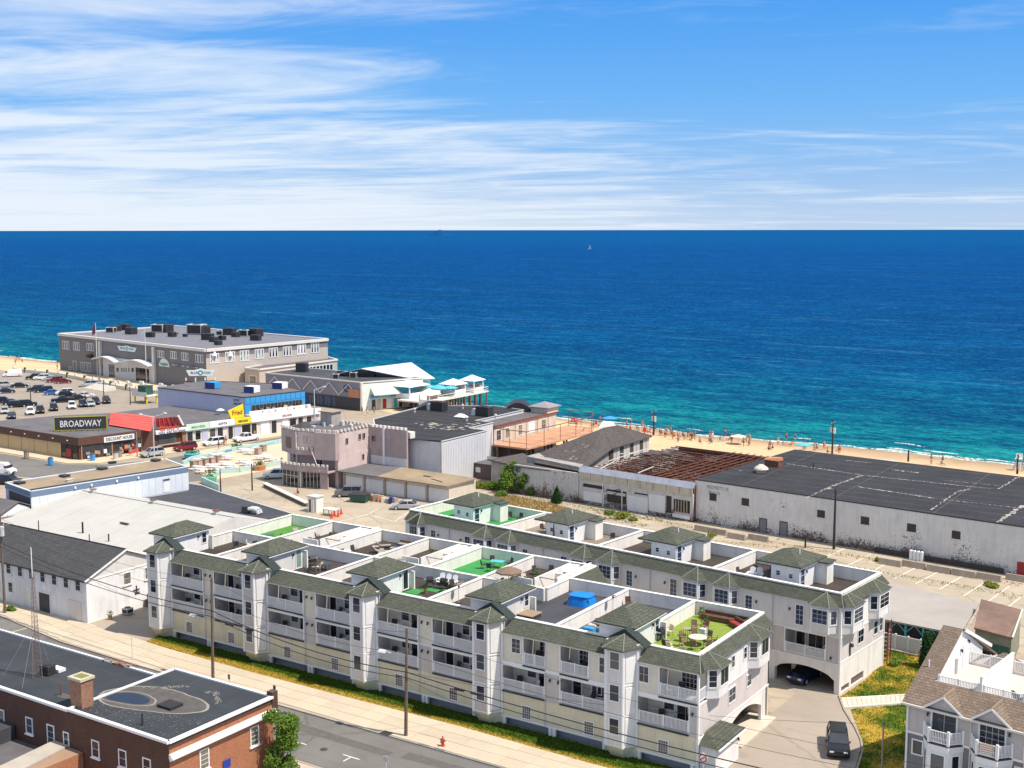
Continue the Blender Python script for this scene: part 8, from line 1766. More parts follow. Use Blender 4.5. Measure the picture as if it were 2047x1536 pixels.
# ---------------------------------------------------------------- seawall, ramp, booth, plaza
def plaza():
    W_=bld('promenade_wall','cream promenade wall with posts between the parking lot and the ballroom','wall',(-300,232,0))
    pts=[(-345,236.5),(-322,236),(-300,231.5),(-283,226),(-262,222.5),(-246,224)]
    for p,q in zip(pts,pts[1:]): MB().bar((*p,.5),(*q,.5),.35,1.0).build('wall',K.promenade,W_)
    for p,q in zip(pts,pts[1:]):
        n=4
        for k in range(n): x=p[0]+(q[0]-p[0])*k/n;y=p[1]+(q[1]-p[1])*k/n; MB().box(x-.25,x+.25,y-.25,y+.25,0,1.6).build('post',MATS['dark_panel' if k%2 else 'promenade'],W_)
    MB().prism([(-340,236.8),(-322,236.3),(-283,226.5),(-262,223),(-247,224.5),(-253,232.5),(-330,243)],0,.75).build('promenade_floor',K.plaza,W_)
    for k in range(7): MB().prism([(-292+k*.2,221.5+k*.55),(-280,219.5+k*.55),(-280,220.1+k*.55),(-292+k*.2,222.1+k*.55)],0,.14*(k+1)).build('step',K.promenade,W_)
    for k in range(12): rr=random.Random(k+40); x=-290+k*3.4; y=228-(k*.2)+rr.uniform(0,3); MB().box(x,x+rr.uniform(1,2.2),y,y+.4,.75,.75+rr.uniform(.8,1.7)).build('screen_panel',K.stucco_white,W_)
    x,y=at(292,808,0); t=thing('lookout_booth','dark green booth on a cream timber platform at the edge of the parking lot','booth',(x,y,0)); 
    for dx in (-2.2,2.2):
        for dy in (-1.6,1.6): MB().box(dx-.15,dx+.15,dy-.15,dy+.15,0,1.9).build('post',K.sign_yellow,t)
    MB().box(-2.8,2.8,-2.1,2.1,1.9,2.1).build('platform',K.promenade,t)
    for s in (-2.1,2.05): MB().box(-2.8,2.8,s,s+.05,2.1,3.0).build('guard_rail',K.promenade,t)
    MB().box(-1.5,1.3,-1.2,1.3,2.1,4.3).build('cabin',K.green_metal,t); MB().box(-1.6,1.4,-1.3,1.4,4.3,4.45).build('cabin_roof',K.green_metal,t)
    # turquoise plaza walls
    V=bld('plaza_wall','low pale turquoise wall with painted stripes round the plaza','wall',(-172,165,0))
    def seg(p,q,h=.95,w=.3,m_='teal_pale'):
        p=Vector(p);q=Vector(q); n=max(1,round((q-p).length/3.2))
        for k in range(n):
            a=p.lerp(q,k/n);b=p.lerp(q,(k+.985)/n); MB().bar((a.x,a.y,h/2),(b.x,b.y,h/2),w,h).build('wall_panel',MATS[m_],V)
            if k%2: 
                d=(b-a).normalized(); c1=a.lerp(b,.15);c2=a.lerp(b,.85); o=Vector((d.y,-d.x))*(w/2+.03); MB().bar((c1.x+o.x,c1.y+o.y,h*.55),(c2.x+o.x,c2.y+o.y,h*.55),.05,.3).build('painted_fish',MATS['teal_paint' if k%4==1 else 'teal_blue'],V)
    near=[at(418,966),at(442,950),at(480,947),at(562,932)]; far=[at(366,935),at(384,925),at(466,906),at(506,899),at(555,890),at(575,886)]
    for P in (near,far):
        for a,b in zip(P,P[1:]): seg(a,b)
    seg(at(404,968),at(440,984),1.1)
    def tub(px,py,m1,leaf,lb,r=1.2,h=.9):
        x,y=at(px,py); t=thing('round_planter',lb,'planter',(x,y,.0)); MB().cyl(0,0,.03,h,r*.85,12,r).build('tub',MATS[m1],t)
        mb=MB(); rd=random.Random(int(px))
        for i in range(90):
            a=rd.uniform(0,6.28); rr=rd.uniform(0,r*.9); z=h+rd.uniform(0,leaf); c=Vector((math.cos(a)*rr,math.sin(a)*rr,z)); d=Vector((rd.uniform(-1,1),rd.uniform(-1,1),rd.uniform(-.2,1))).normalized()*.3; e=d.orthogonal().normalized()*.09; mb.face(c-e,c+d*.5+e,c+d,c+d*.4-e*2)
        mb.build('foliage',K.leaf_green,t,kind='stuff')
    tub(385,920,'turquoise',.4,'large turquoise round planter at the left end of the far plaza wall',1.6,1.1); tub(474,903,'teal_paint',.3,'teal round planter on the far plaza wall'); tub(421,966,'green_teal',1.3,'green planter with tall plant at the near corner of the plaza wall'); tub(520,942,'orange_paint',.5,'orange and yellow planter on the near plaza wall')
    # white picnic tables and awning tables
    def picnic():
        t=thing('picnic_table','x','picnic table'); MB().box(-1.0,1.0,-.4,.4,.72,.78).build('tabletop',K.white_trim,t)
        for s in (-1,1): MB().box(-1.0,1.0,s*.75-.14,s*.75+.14,.42,.47).build('bench',K.white_trim,t); MB().bar((s*.75,-.75,.42),(s*.75,.75,.42),.08,.08).tube((s*.75,-.7,0),(s*.75,-.2,.72),.04,4).tube((s*.75,.7,0),(s*.75,.2,.72),.04,4).build('leg',K.white_trim,t)
        return t
    pts=[(396,943),(406,949),(424,939),(434,944),(450,934),(459,939),(398,928),(412,925),(430,918),(444,917),(456,922),(488,907),(500,911),(486,929),(494,934),(505,938),(520,922),(532,920),(545,925),(516,905)]
    nm=['first','second','third','fourth','fifth','sixth','seventh','eighth','ninth','tenth']
    rows=['in the near row of the plaza']*6+['in the far row of the plaza']*5+['behind the teal planter']*2+['in the middle group of the plaza']*3+['in the right group of the plaza']*4
    cnt={}
    for k,(px,py) in enumerate(pts):
        r=rows[k]; cnt[r]=cnt.get(r,0)+1; x,y=at(px,py); o=put('picnic',picnic,x,y,.03,.2+(k%3)*.1,'%s white picnic table from the left %s'%(nm[cnt[r]-1],r),'white picnic tables on the plaza'); o.scale=(1.05,1.05,1.)
    for k,(px,py) in enumerate(((388,938),(398,936),(411,933),(424,931),(436,927),(517,911),(527,905))): x,y=at(px,py); MB(Matrix.Translation((x,y,0))).box(-.5,.5,-.5,.5,.03,1.3).box(-.6,.6,-.6,.6,1.3,1.38).build('vending_stand',MATS['pink_stand' if k%2 else 'wood_grey'],label=['leftmost','second','third','fourth','fifth','sixth','rightmost'][k]+' small kiosk stand on the plaza',cat='kiosk')
    # low retaining wall and railing by the castle drive
    p,q=at(530,975),at(615,1015); V2=bld('retaining_wall','low timber retaining wall running from the castle forecourt to the white booth','wall',(-146,144,0)); MB().bar((*p,.3),(*q,.3),.5,.6).build('wall',K.pole_wood,V2); MB().bar((*p,.65),(*q,.65),.9,.12).build('cap',K.pale_stone,V2)
    t=thing('white_booth','tall white attendant booth with open dark doorway at the lot entrance','booth',(*at(632,1024),0)); MB().box(-.9,.9,-.8,.8,0,2.4).build('cabin',K.stucco_white,t); MB().box(-1.05,1.05,-.95,.95,2.4,2.55).build('cabin_roof',K.galv,t); MB().box(-.55,.15,-.86,-.803,.05,2.0).build('doorway',K.black_metal,t); MB().box(.2,.8,-1.3,-1.24,.05,2.1).build('open_door',K.stucco_white,t)
    t=thing('white_canopy_table','small white topped stall beside the orange cones','stall',(*at(663,1032),0)); MB().box(-1.1,1.1,-.7,.7,1.0,1.1).build('top',K.stucco_white,t); [MB().box(a-.05,a+.05,b-.05,b+.05,0,1.0).build('leg',K.wood_grey,t) for a in (-1,1) for b in (-.6,.6)]
    for k,(px,py) in enumerate(((664,1038),(670,1034),(677,1035),(683,1030))):
        def cone():
            t=thing('traffic_cone','x','traffic cone'); MB().box(-.2,.2,-.2,.2,0,.04).build('base',K.orange,t); MB().cyl(0,0,.04,.75,.15,8,.03).build('cone',K.red,t); return t
        put('cone',cone,*at(px,py),0,0,['leftmost','second','third','rightmost'][k]+' orange traffic cone by the white stall','traffic cones').scale=(1.5,1.5,1.4)
    t=thing('dumpster','dark green dumpster in front of the garages','dumpster',(*at(720,1005),0),.25); MB().loft([(-1.3,-.7,.15),(1.3,-.7,.15),(1.3,.7,.15),(-1.3,.7,.15)],[(-1.6,-.9,1.3),(1.6,-.9,1.3),(1.6,.9,1.3),(-1.6,.9,1.3)]).build('bin',K.green_metal,t); MB().box(-1.65,1.65,-.95,.95,1.3,1.38).build('lid',K.black_metal,t)
    rr=random.Random(77)
    for k in range(9): px=735+k*7+rr.uniform(-2,2); x,y=at(px,1000+k*1.1); s=rr.uniform(.3,.6); MB(Matrix.Translation((x,y,0))@Matrix.Rotation(rr.uniform(0,3),4,'Z')).box(-s,s,-s*.7,s*.7,0,s*1.5).box(-s*.8,s*.8,-s*.5,s*.5,s*1.5,s*1.9).build('discarded_goods',MATS[rr.choice(['dark_panel','wood_grey','orange_paint','galv','navy'])],label='piece of junk number %s along the garage doors'%['one','two','three','four','five','six','seven','eight','nine'][k] if False else ['dark junk pile nearest the dumpster','junk heap second from the dumpster','junk heap third from the dumpster','junk pile before the second garage door','mixed junk left of the third garage door','junk before the third garage door','low junk right of the third door','junk before the fourth garage door','last junk heap behind the silver car'][k],cat='junk')
    # bins and benches on the shop pavement
    for k,(px,py,m_,lb) in enumerate(((54,921,'wood_grey','timber bin on the pavement by the tan panelled store wall'),(102,934,'bright_blue','blue bin at the kerb by the corner store'),(186,925,'bright_blue','blue bin before the discount store window'),(240,918,'wood_grey','brown bin before the discount store'),(232,922,'galv','grey bin beside the brown one'))):
        x,y=at(px,py); t=thing('litter_bin',lb,'bin',(x,y,.1)); MB().cyl(0,0,0,.95,.35,10,.4).build('bin',MATS[m_],t); MB().cyl(0,0,.95,1.15,.42,10,.2).build('lid',K.dark_panel,t); t.scale=(1.3,1.3,1.3)
    for k,(p,q) in enumerate((((258,912),(277,908)),((333,898),(349,895)))): a,b=at(*p),at(*q); MB().bar((*a,.5),(*b,.5),.15,.8).build('red_banner_fence',K.red,label=['red banner fence before the discount store','red banner fence before the pizza bar'][k],cat='banner')
    for k in range(3):
        x,y=at(443+k*10,984-k*1); 
mat('promenade',(.70,.66,.58),.8,.1,1,dirt=.15); mat('teal_pale',(.42,.57,.56),.65,.12,1.2); mat('teal_blue',(.10,.30,.48),.6); mat('green_teal',(.12,.45,.28),.6); mat('pink_stand',(.45,.32,.28),.8,.2,2)
plaza()
# ---------------------------------------------------------------- vehicles
for n_,c_ in (('paint_white',(.74,.75,.76)),('paint_black',(.012,.013,.016)),('paint_navy',(.012,.02,.055)),('paint_blue',(.02,.14,.45)),('paint_red',(.17,.01,.015)),('paint_silver',(.42,.44,.46)),('paint_grey',(.14,.145,.15))): mat(n_,c_,.22,.04,1,spec=.6)
_w=MB().tube((0,-.11,0),(0,.11,0),.33,14).build('tmp',K.black_rubber); WH_=_w.data; WH_.name='wheel'; _r=MB().tube((0,-.125,0),(0,.125,0),.2,8).build('tmp',K.galv); RM_=_r.data; RM_.name='rim'; bpy.data.objects.remove(_w); bpy.data.objects.remove(_r)
def car_fn(kind,paint):
    def f():
        t=thing('car','x','car'); P=MATS[paint]; G_=K.dark_glass
        L=dict(sedan=2.3,suv=2.35,pickup=2.9,van=2.75,jeep=2.2)[kind]; W_=.92 if kind in('sedan','suv') else .98
        sh={'sedan':[(-L,.5),(-L,.88),(-L+.2,1.0),(-1.2,1.0),(1.0,.97),(L-.25,.8),(L,.62),(L,.4)],'suv':[(-L,.5),(-L,1.0),(-L+.1,1.08),(1.0,1.08),(L-.25,.95),(L,.75),(L,.42)],
            'pickup':[(-L,.6),(-L,1.12),(-.7,1.12),(1.2,1.14),(L-.2,1.05),(L,.85),(L,.5)],'van':[(-L,.5),(-L,1.2),(1.3,1.2),(L-.3,1.05),(L,.75),(L,.42)],'jeep':[(-L,.6),(-L,1.15),(.9,1.12),(L-.15,1.05),(L,.95),(L,.5)]}[kind]
        out=[(-L+.25,.32)]+sh+[(L-.25,.3)]; n=len(out); hw=[W_ if 0<i<n-1 and p[1]<1.0 else W_*.95 for i,p in enumerate(out)]
        mb=MB(); vs=[(p[0],-h,p[1]) for p,h in zip(out,hw)]+[(p[0],h,p[1]) for p,h in zip(out,hw)]
        mb.add(vs,[tuple(range(n)),tuple(range(n,2*n))[::-1]]+[(i,i+n,(i+1)%n+n,(i+1)%n) for i in range(n)])
        if kind=='pickup': mb.box(-L+.1,-.8,-.75,.75,1.121,1.13)
        mb.build('body',P,t)
        a,b,c,d,z0,z1={'sedan':(-1.75,1.15,-1.0,.35,.98,1.43),'suv':(-2.28,1.15,-2.0,.4,1.06,1.68),'pickup':(-.85,1.35,-.6,.65,1.1,1.75),'van':(-2.7,2.0,-2.65,1.2,1.1,2.15),'jeep':(-2.1,.95,-2.05,.7,1.12,1.8)}[kind]
        MB().loft([(a,-W_*.88,z0),(b,-W_*.88,z0),(b,W_*.88,z0),(a,W_*.88,z0)],[(c,-W_*.7,z1),(d,-W_*.7,z1),(d,W_*.7,z1),(c,W_*.7,z1)]).build('windows',G_ if kind!='van' else P,t)
        MB().loft([(c-.04,-W_*.71,z1),(d+.04,-W_*.71,z1),(d+.04,W_*.71,z1),(c-.04,W_*.71,z1)],[(c+.1,-W_*.62,z1+.05),(d-.1,-W_*.62,z1+.05),(d-.1,W_*.62,z1+.05),(c+.1,W_*.62,z1+.05)]).build('roof',P,t)
        for s in (-1,1):
            mb=MB(); [mb.bar(p,q,.07,.05) for p,q in (((b,s*W_*.88,z0),(d,s*W_*.7,z1)),((a,s*W_*.88,z0),(c,s*W_*.7,z1)),(((a+b)/2-.1,s*W_*.885,z0),((c+d)/2,s*W_*.705,z1)))]; mb.build('pillars',P,t,kind='stuff')
            MB().box(L-.12,L+.02,s*W_*.62-.17,s*W_*.62+.17,.66,.78).build('headlight',K.white_trim,t); MB().box(-L-.02,-L+.1,s*W_*.72-.14,s*W_*.72+.14,.78,.95).build('tail_light',K.red,t)
            MB().box(b-.25,b-.1,s*(W_+.02)-.06,s*(W_+.02)+.06,z0,z0+.13).build('mirror',P,t)
            for x in (-L+.85,L-.85): link('rim',RM_,link('wheel',WH_,t,(x,s*(W_-.1),.33)))
        if kind=='van': MB().box(1.35,1.95,-W_*.86,W_*.86,1.25,1.75).build('windscreen',G_,t)
        MB().box(L-.03,L+.03,-.45,.45,.42,.62).build('grille',K.black_metal,t)
        return t
    return f
def car(px,py,kind,col,deg,lb,z=0.,group=None,loc=None):
    x,y=loc or at(px,py,z); o=put('car_%s_%s'%(kind,col),car_fn(kind,'paint_'+col),x,y,z,math.radians(deg),lb,group); return o
GP='cars in the beach parking lot'
CARS=[(25,757,'van','white',236,'white delivery van at the left edge of the parking lot'),(68,762,'suv','black',235,'black car at the left end of the back parking row'),(83,763,'suv','white',235,'white hatchback near the left end of the back parking row'),(100,765,'sedan','silver',236,'silver car between the white hatchback and the red cars'),(110,768,'suv','red',236,'dark red car half hidden in the back parking row'),(127,770,'sedan','red',56,'dark red sedan at the front of the back parking row'),(176,776,'suv','silver',236,'silver suv alone before the promenade wall'),(192,773,'sedan','white',200,'white car beside the lone silver suv'),
 (12,778,'suv','silver',56,'grey car at the left edge of the second parking row'),(13,790,'sedan','navy',56,'navy sedan below the grey car at the left edge'),(40,779,'sedan','black',56,'black sedan right of the navy one in the second row'),(72,786,'suv','navy',236,'navy suv at the left of the middle group'),(88,788,'suv','navy',236,'second navy suv beside the bright blue car'),(106,793,'sedan','blue',56,'bright blue sedan in the middle of the parking lot'),(129,793,'suv','white',236,'white suv right of the bright blue sedan'),(136,798,'suv','black',56,'black suv below the white one in the middle group'),(171,798,'sedan','white',56,'white sedan at the right end of the middle group'),(126,808,'pickup','black',236,'long black pickup in front of the middle group'),(156,803,'sedan','black',56,'black sedan beside the long black pickup'),
 (8,810,'suv','black',56,'black suv at the left edge of the third row'),(24,813,'sedan','navy',56,'navy car second in the third row'),(36,818,'suv','black',56,'black suv third in the third row'),(55,816,'suv','black',56,'black suv at the right end of the third row'),
 (10,830,'sedan','silver',-34,'silver blue car at the left end of the near row'),(24,840,'sedan','navy',-34,'navy sedan at the left of the near row'),(61,832,'suv','white',-34,'white suv left of two black ones in the near row'),(81,829,'suv','black',-34,'black suv right of the left white suv in the near row'),(108,824,'suv','black',-34,'second black suv in the middle of the near row'),(144,820,'suv','white',-34,'white suv in the right part of the near row'),(166,816,'suv','navy',-34,'navy suv right of the white one in the near row'),(182,815,'sedan','silver',-34,'silver nosed sedan in the right part of the near row'),(192,811,'suv','navy',-34,'second navy suv at the right of the near row'),(213,809,'suv','black',-34,'black suv at the right end of the near row')]
for c in CARS: car(*c,group=GP)
for c in ((305,915,'suv','silver',262,'silver suv parked before the corner of the red roof shop'),(371,903,'suv','red',262,'dark red suv parked before the pizza bar'),(428,893,'suv','white',260,'white suv parked before the white shop row'),(493,884,'pickup','white',260,'white pickup parked before the yellow sign'),(553,958,'suv','white',222,'white suv parked beside the castle shop front'),(697,994,'jeep','grey',215,'grey off road car before the garages'),(812,1019,'sedan','silver',212,'silver coupe parked at the far end of the condominium lot'),(18,972,'suv','black',20,'black car behind the tan roofed block at the left edge'),(2,952,'van','white',20,'white van at the left edge on the side road'),(1677,1496,'suv','black',-69,'black suv parked nose to the camera on the driveway'),(1612,1356,'sedan','navy',-98,'dark car parked inside the arched garage'),(-2,1300,'sedan','red',188,'red car at the left edge of the street')): car(*c)
# ---------------------------------------------------------------- poles, lamps and wires
mat('pole_dark',(.035,.03,.028),.8,.2)
def pole(px,py,tpy,lb,z=0.,r=.16,arms=1,lamp=0,tilt=(0,0),tx=True,mt_='pole_wood'):
    x,y=at(px,py,z); H=topz(x,y,tpy); t=thing('utility_pole',lb,'utility pole',(x,y,z)); h=H-z; dx,dy=tilt
    MB().tube((0,0,0),(dx,dy,h),r,8,r*.65).build('pole',MATS[mt_],t)
    for k in range(arms): MB().box(dx-.06,dx+.06,dy-1.1,dy+1.1,h-.7-k*.9,h-.58-k*.9).build('crossarm',MATS[mt_],t); [MB().cyl(dx,dy+s,h-.58-k*.9,h-.38-k*.9,.06,6).build('insulator',K.galv,t) for s in (-1,-.4,.4,1)]
    if tx: MB().cyl(.34,-.1,h-2.6,h-1.5,.27,10).build('transformer',K.galv,t); MB().cyl(-.34,.1,h-2.4,h-1.5,.24,10).build('transformer',K.galv,t)
    if lamp: 
        zz=lamp; MB().tube((0,0,zz),(-1.9,-.3,zz+.25),.05,5).build('lamp_arm',K.galv,t); MB().loft([(-2.7,-.5,zz+.12),(-1.9,-.5,zz+.14),(-1.9,-.12,zz+.14),(-2.7,-.12,zz+.12)],[(-2.6,-.42,zz+.3),(-1.9,-.4,zz+.34),(-1.9,-.2,zz+.34),(-2.6,-.2,zz+.3)]).build('lamp_head',K.white_trim,t)
    return (x+dx,y+dy,H)
pA=pole(12,1231,1030,'wooden utility pole with transformers in front of the white brick building',arms=2)
pB=pole(428,1363,1156,'wooden utility pole before the first two bays of the long condominium',arms=0,lamp=6.1,tx=False,tilt=(.25,0)); pC=pole(814,1474,1256,'wooden utility pole on the kerb before the middle of the long condominium',arms=0,lamp=7.2,tx=False,tilt=(.25,0))
pD=pole(1765,1560,1434,'thin pale pole on the lower lawn near the townhouse',arms=0,tx=False,r=.1,mt_='wood_grey'); pE=(-14.,81.2,9.2)
for k,(px,py,ty,lb,tr) in enumerate(((1307,869,818,'dark utility pole with crossarm on the beach behind the hip roof building',True),(1664,905,838,'dark utility pole with transformers behind the warehouse roof',True),(1816,920,897,'short dark pole behind the middle of the warehouse roof',False),(2034,944,905,'dark pole at the right end of the beach',True),(1668,1096,976,'tall black pole against the white warehouse wall',False),(1611,1093,1068,'short dark post in the cracked lot before the warehouse',False))):
    pole(px,py,ty,lb,z=-.3 if k<4 else 0,arms=1 if tr else 0,tx=tr,mt_='pole_dark',r=.2 if k<5 else .15)
def wire(name,pts,r,lb,grp=None,sag=.7):
    mb=MB(); 
    for a,b in zip(pts,pts[1:]):
        a=Vector(a);b=Vector(b);n=14; q=[a.lerp(b,i/n)-Vector((0,0,sag*4*(i/n)*(1-i/n))) for i in range(n+1)]; mb.path(q,r,4)
    return mb.build(name,K.black_metal,label=lb,cat='cable',group=grp)
def dz(p,d,o=0.): return (p[0]+o,p[1]-.12,p[2]-d)
G_W='overhead wires along the street'
wire('overhead_cable',[(-175,84,7.2),dz(pA,3.4),dz(pB,3.3),dz(pC,3.9),dz(pE,3.0),(40,83,6)],.045,'thick black overhead cable, the upper of the two strung pole to pole along the street',G_W,.8)
wire('overhead_cable',[(-175,84,6.8),dz(pA,3.9),dz(pB,3.9),dz(pC,4.4),dz(pE,3.6),(40,83,5.5)],.035,'thick black overhead cable, the lower of the two along the street',G_W,.9)
wire('overhead_wire',[(-175,84,8.6),dz(pA,1.6),dz(pB,1.8),dz(pC,2.2),dz(pE,1.4),(40,83,7)],.016,'thin wire above the thick cables along the street',G_W,1.0)
wire('overhead_wire',[(-175,84,9.6),dz(pA,.5),dz(pB,.3),dz(pC,.3),dz(pE,.3),(40,83,8)],.014,'topmost thin wire along the street',G_W,1.1)
wire('service_wire',[dz(pC,3.9),dz(pD,.4)],.014,'thin service wire from the middle pole to the pole on the lawn',G_W,1.); wire('service_wire',[dz(pD,.5),(-24.6,93.2,7.4)],.012,'thin wire from the lawn pole to the townhouse',G_W,.3)
wire('guy_wire',[dz(pC,4.5),(-61.2,88.0,.3)],.02,'guy wire from the middle pole down to the grass strip',G_W,.02); wire('service_wire',[dz(pB,3.6),(-114.4,87,4.9)],.014,'thin service wire to the gable of the white brick building',G_W,.7)
for k,(p,s) in enumerate(((pB,4.5),(pC,-5),(pB,9.5),(pC,6.5))):
    q=pB if k%2==0 else pC; t=s/45.; nx=pC if k%2==0 else pE; x=q[0]+(nx[0]-q[0])*abs(t); MB().box(x-.5,x+.5,q[1]-.25,q[1]-.05,q[2]-4.35,q[2]-4.2).build('splice_case',K.black_metal,label=['black splice case hanging just right of the left pole','black splice case hanging just right of the middle pole','second black splice case right of the left pole','second black splice case right of the middle pole'][k],cat='cable box')
def lamp_post(px,py,ty,lb,arms,z=0,m_='galv'):
    x,y=at(px,py,z); H=topz(x,y,ty)-z; t=thing('street_lamp',lb,'street lamp',(x,y,z)); MB().tube((0,0,0),(0,0,H),.14,7,.08).build('post',MATS[m_],t)
    for s in arms: MB().tube((0,0,H-.2),(s*1.4,s*1.8,H+.5),.05,5).build('arm',MATS[m_],t); MB().box(s*1.4-.35,s*1.4+.35,s*1.8-.2,s*1.8+.2,H+.42,H+.58).build('lamp_head',K.white_trim,t)
lamp_post(309,919,835,'tall pale double armed street lamp before the pizza bar',(-1,1)); lamp_post(275,917,867,'leaning pale post by the discount store',(),m_='wood_grey')
for px,py,ty,lb in ((62,812,773,'dark lamp post in the left of the parking lot'),(208,803,762,'dark lamp post in the middle of the parking lot'),(171,817,789,'dark lamp post near the white suv in the parking lot'),(261,812,775,'dark lamp post at the right end of the parking lot'),(505,983,929,'dark pole on the forecourt left of the castle'),(442,986,940,'thin dark pole at the near plaza corner'),(630,858,780,'tall pale lamp post beside the blue fronted building')): lamp_post(px,py,ty,lb,(1,) if ty==780 else (),m_='pole_dark' if ty!=780 else 'galv')
def post_sign(px,py,ty,lb,m_=None,w=.3):
    x,y=at(px,py,.12); H=topz(x,y,ty)-.12; t=thing('sign_post',lb,'sign post',(x,y,.12)); MB().cyl(0,0,0,H,.035,6).build('post',K.galv,t)
    if m_: MB().box(-w/2,w/2,-.07,-.04,H-.5,H).build('sign_plate',MATS[m_],t)
post_sign(462,1390,1350,'small parking sign on a thin post beside the kerb','wood_grey'); post_sign(267,1323,1277,'bare thin grey post on the pavement left of the lawn strip'); post_sign(553,1422,1372,'small sign post at the rear corner of the brick building','dark_panel'); post_sign(775,1545,1512,'twin sign plate at the bottom edge in the street','galv',.5)
x,y=at(1408,1560,0); H=topz(x,y,1503); t=thing('stop_sign','red and white round no entry style sign before the street corner porch','sign',(x,y,0)); MB().cyl(0,0,0,H,.04,6).build('post',K.galv,t)
for r,m_,d in ((.42,'white_trim',.0),(.36,'red',.02),(.25,'white_trim',.04)): MB().tube((0,-.05-d,H-.45),(0,-.08-d,H-.45),r,16).build('sign_plate',MATS[m_],t)
MB().bar((-.22,-.14,H-.63),(.22,-.14,H-.27),.02,.08).build('slash',K.red,t)
x,y=at(888,1492,.12); t=thing('fire_hydrant','red fire hydrant on the pavement edge','hydrant',(x,y,.12)); MB().cyl(0,0,0,.08,.2,10).cyl(0,0,.08,.62,.13,10).cyl(0,0,.62,.8,.16,10,.05).build('body',K.red,t); MB().tube((-.26,0,.5),(.26,0,.5),.07,8).tube((0,-.25,.42),(0,0,.42),.09,8).build('nozzle',K.rust,t); MB().cyl(0,0,.8,.88,.04,6).build('cap_nut',K.rust,t)
MB().box(*[v for v in (at(790,1462)[0]-.5,at(790,1462)[0]+.5,KY+.2,KY+.9)],.125,.15).build('drain_cover',K.dark_panel,label='dark drain cover set in the pavement beside the middle pole',cat='drain')
# ---------------------------------------------------------------- trees, shrubs and weeds
def leafmat(n_,c,c2):
    t=NT(n_); oi=t.noise(1.6,4,.7); b=t.noise(9,2,.6); k=t.mix(t.ramp(oi,.35,.65),c,c2); k=t.mix(t.ramp(b,.45,.7,0,.5),k,sc3(c,.45)); return t.done(k,.75,spec=.15)
leafmat('leaf_mid',(.075,.15,.02),(.16,.25,.035)); leafmat('leaf_dark',(.012,.045,.012),(.025,.075,.02)); leafmat('leaf_yellow',(.13,.17,.02),(.26,.27,.04)); leafmat('leaf_dry',(.30,.22,.07),(.45,.33,.12))
def plant(name,cat,lb,x,y,z,clumps,leaf,n,size,seed,stems=True):
    """clumps: (dx,dy,dz,rx,rz); leaves are scattered towards the outside of each clump"""
    t=thing(name,lb,cat,(x,y,z)); rd=random.Random(seed); mb=MB(); tot=sum(c[3]**2*c[4] for c in clumps)
    for (dx,dy,dz_,rx,rz) in clumps:
        for i in range(max(12,int(n*rx*rx*rz/tot))):
            v=Vector((rd.gauss(0,1),rd.gauss(0,1),rd.gauss(0,1))).normalized()*(rd.random()**.33)*rd.uniform(.75,1.12); c=Vector((dx+v.x*rx,dy+v.y*rx,max(.05,dz_+v.z*rz)))
            d=Vector((rd.uniform(-1,1),rd.uniform(-1,1),rd.uniform(-.7,.9))).normalized()*size*rd.uniform(.6,1.3); e=d.orthogonal().normalized()*size*.42
            mb.face(c-d,c-e,c+d,c+e)
    mb.build('crown',MATS[leaf],t,kind='stuff')
    if stems:
        m=MB()
        for (dx,dy,dz_,rx,rz) in clumps[:7]: m.tube((dx*.15,dy*.15,0),(dx*.6,dy*.6,dz_*.6),.10,6,.07); m.tube((dx*.6,dy*.6,dz_*.6),(dx,dy,dz_+rz*.4),.07,5,.02)
        m.build('trunk',K.pole_wood,t)
    return t
rd=random.Random(14)
x,y=at(1030,985); cl=[(rd.uniform(-2.2,2.2),rd.uniform(-1.8,1.8),rd.uniform(.9,3.9),rd.uniform(.7,1.25),rd.uniform(.7,1.2)) for _ in range(20)]+[(-.4,0,4.7,.9,.8),(-1.5,0,3.9,.9,.8),(.9,0,4.2,.8,.7)]
plant('bushy_tree','tree','bushy light green tree in front of the peeling white wall',x,y,0,cl,'leaf_mid',11000,.19,3)
for k,(px,py,w,h,lf,lb) in enumerate(((985,980,2.3,1.2,'leaf_mid','green thicket left of the bushy tree'),(958,975,2.0,1.0,'leaf_yellow','yellow green bushes beside the garage end'),(1005,992,1.6,.9,'leaf_mid','low shrub at the foot of the bushy tree'),(1062,990,1.0,1.5,'leaf_mid','slim shrub right of the bushy tree'),(1240,1035,1.6,.9,'leaf_yellow','bright green weeds on the rubble before the roofless building'),(1216,1028,1.1,.6,'leaf_mid','small green weeds left of the bright weeds'),(1268,1040,.8,.5,'leaf_yellow','small weed right of the bright weeds'),(1790,1328,.9,.7,'leaf_mid','round green bush on the upper lawn'),(22,1226,.9,.5,'leaf_mid','tuft of weeds at the foot of the left utility pole'),(1425,1071,1.0,.4,'leaf_yellow','weeds between the far concrete barriers'),(1755,1120,.5,.5,'leaf_yellow','weed at the left end of the right barrier row'),(1985,1170,1.2,.5,'leaf_yellow','weeds in the gap between the right barriers'))):
    x,y=at(px,py); plant('shrub','shrub',lb,x,y,0,[(rd.uniform(-w*.6,w*.6),rd.uniform(-w*.5,w*.5),h*rd.uniform(.3,.7),w*.45,h*.5) for _ in range(6)],lf,int(500+600*w),.15,k,False)
x,y=at(1114,1006); plant('young_conifer','tree','small dark conifer against the peeling white wall',x,y,0,[(0,0,.4+i*.33,1.0-.12*i,.3) for i in range(8)],'leaf_dark',3000,.15,5)
x,y=at(1855,1332); plant('tall_hedge','hedge','tall dark green conical hedge at the end of the white fence',x,y,0,[(0,0,.6+i*.45,.9-.06*i,.5) for i in range(7)]+[(.9,.6,.6+i*.45,.8-.06*i,.5) for i in range(7)],'leaf_dark',9000,.13,6)
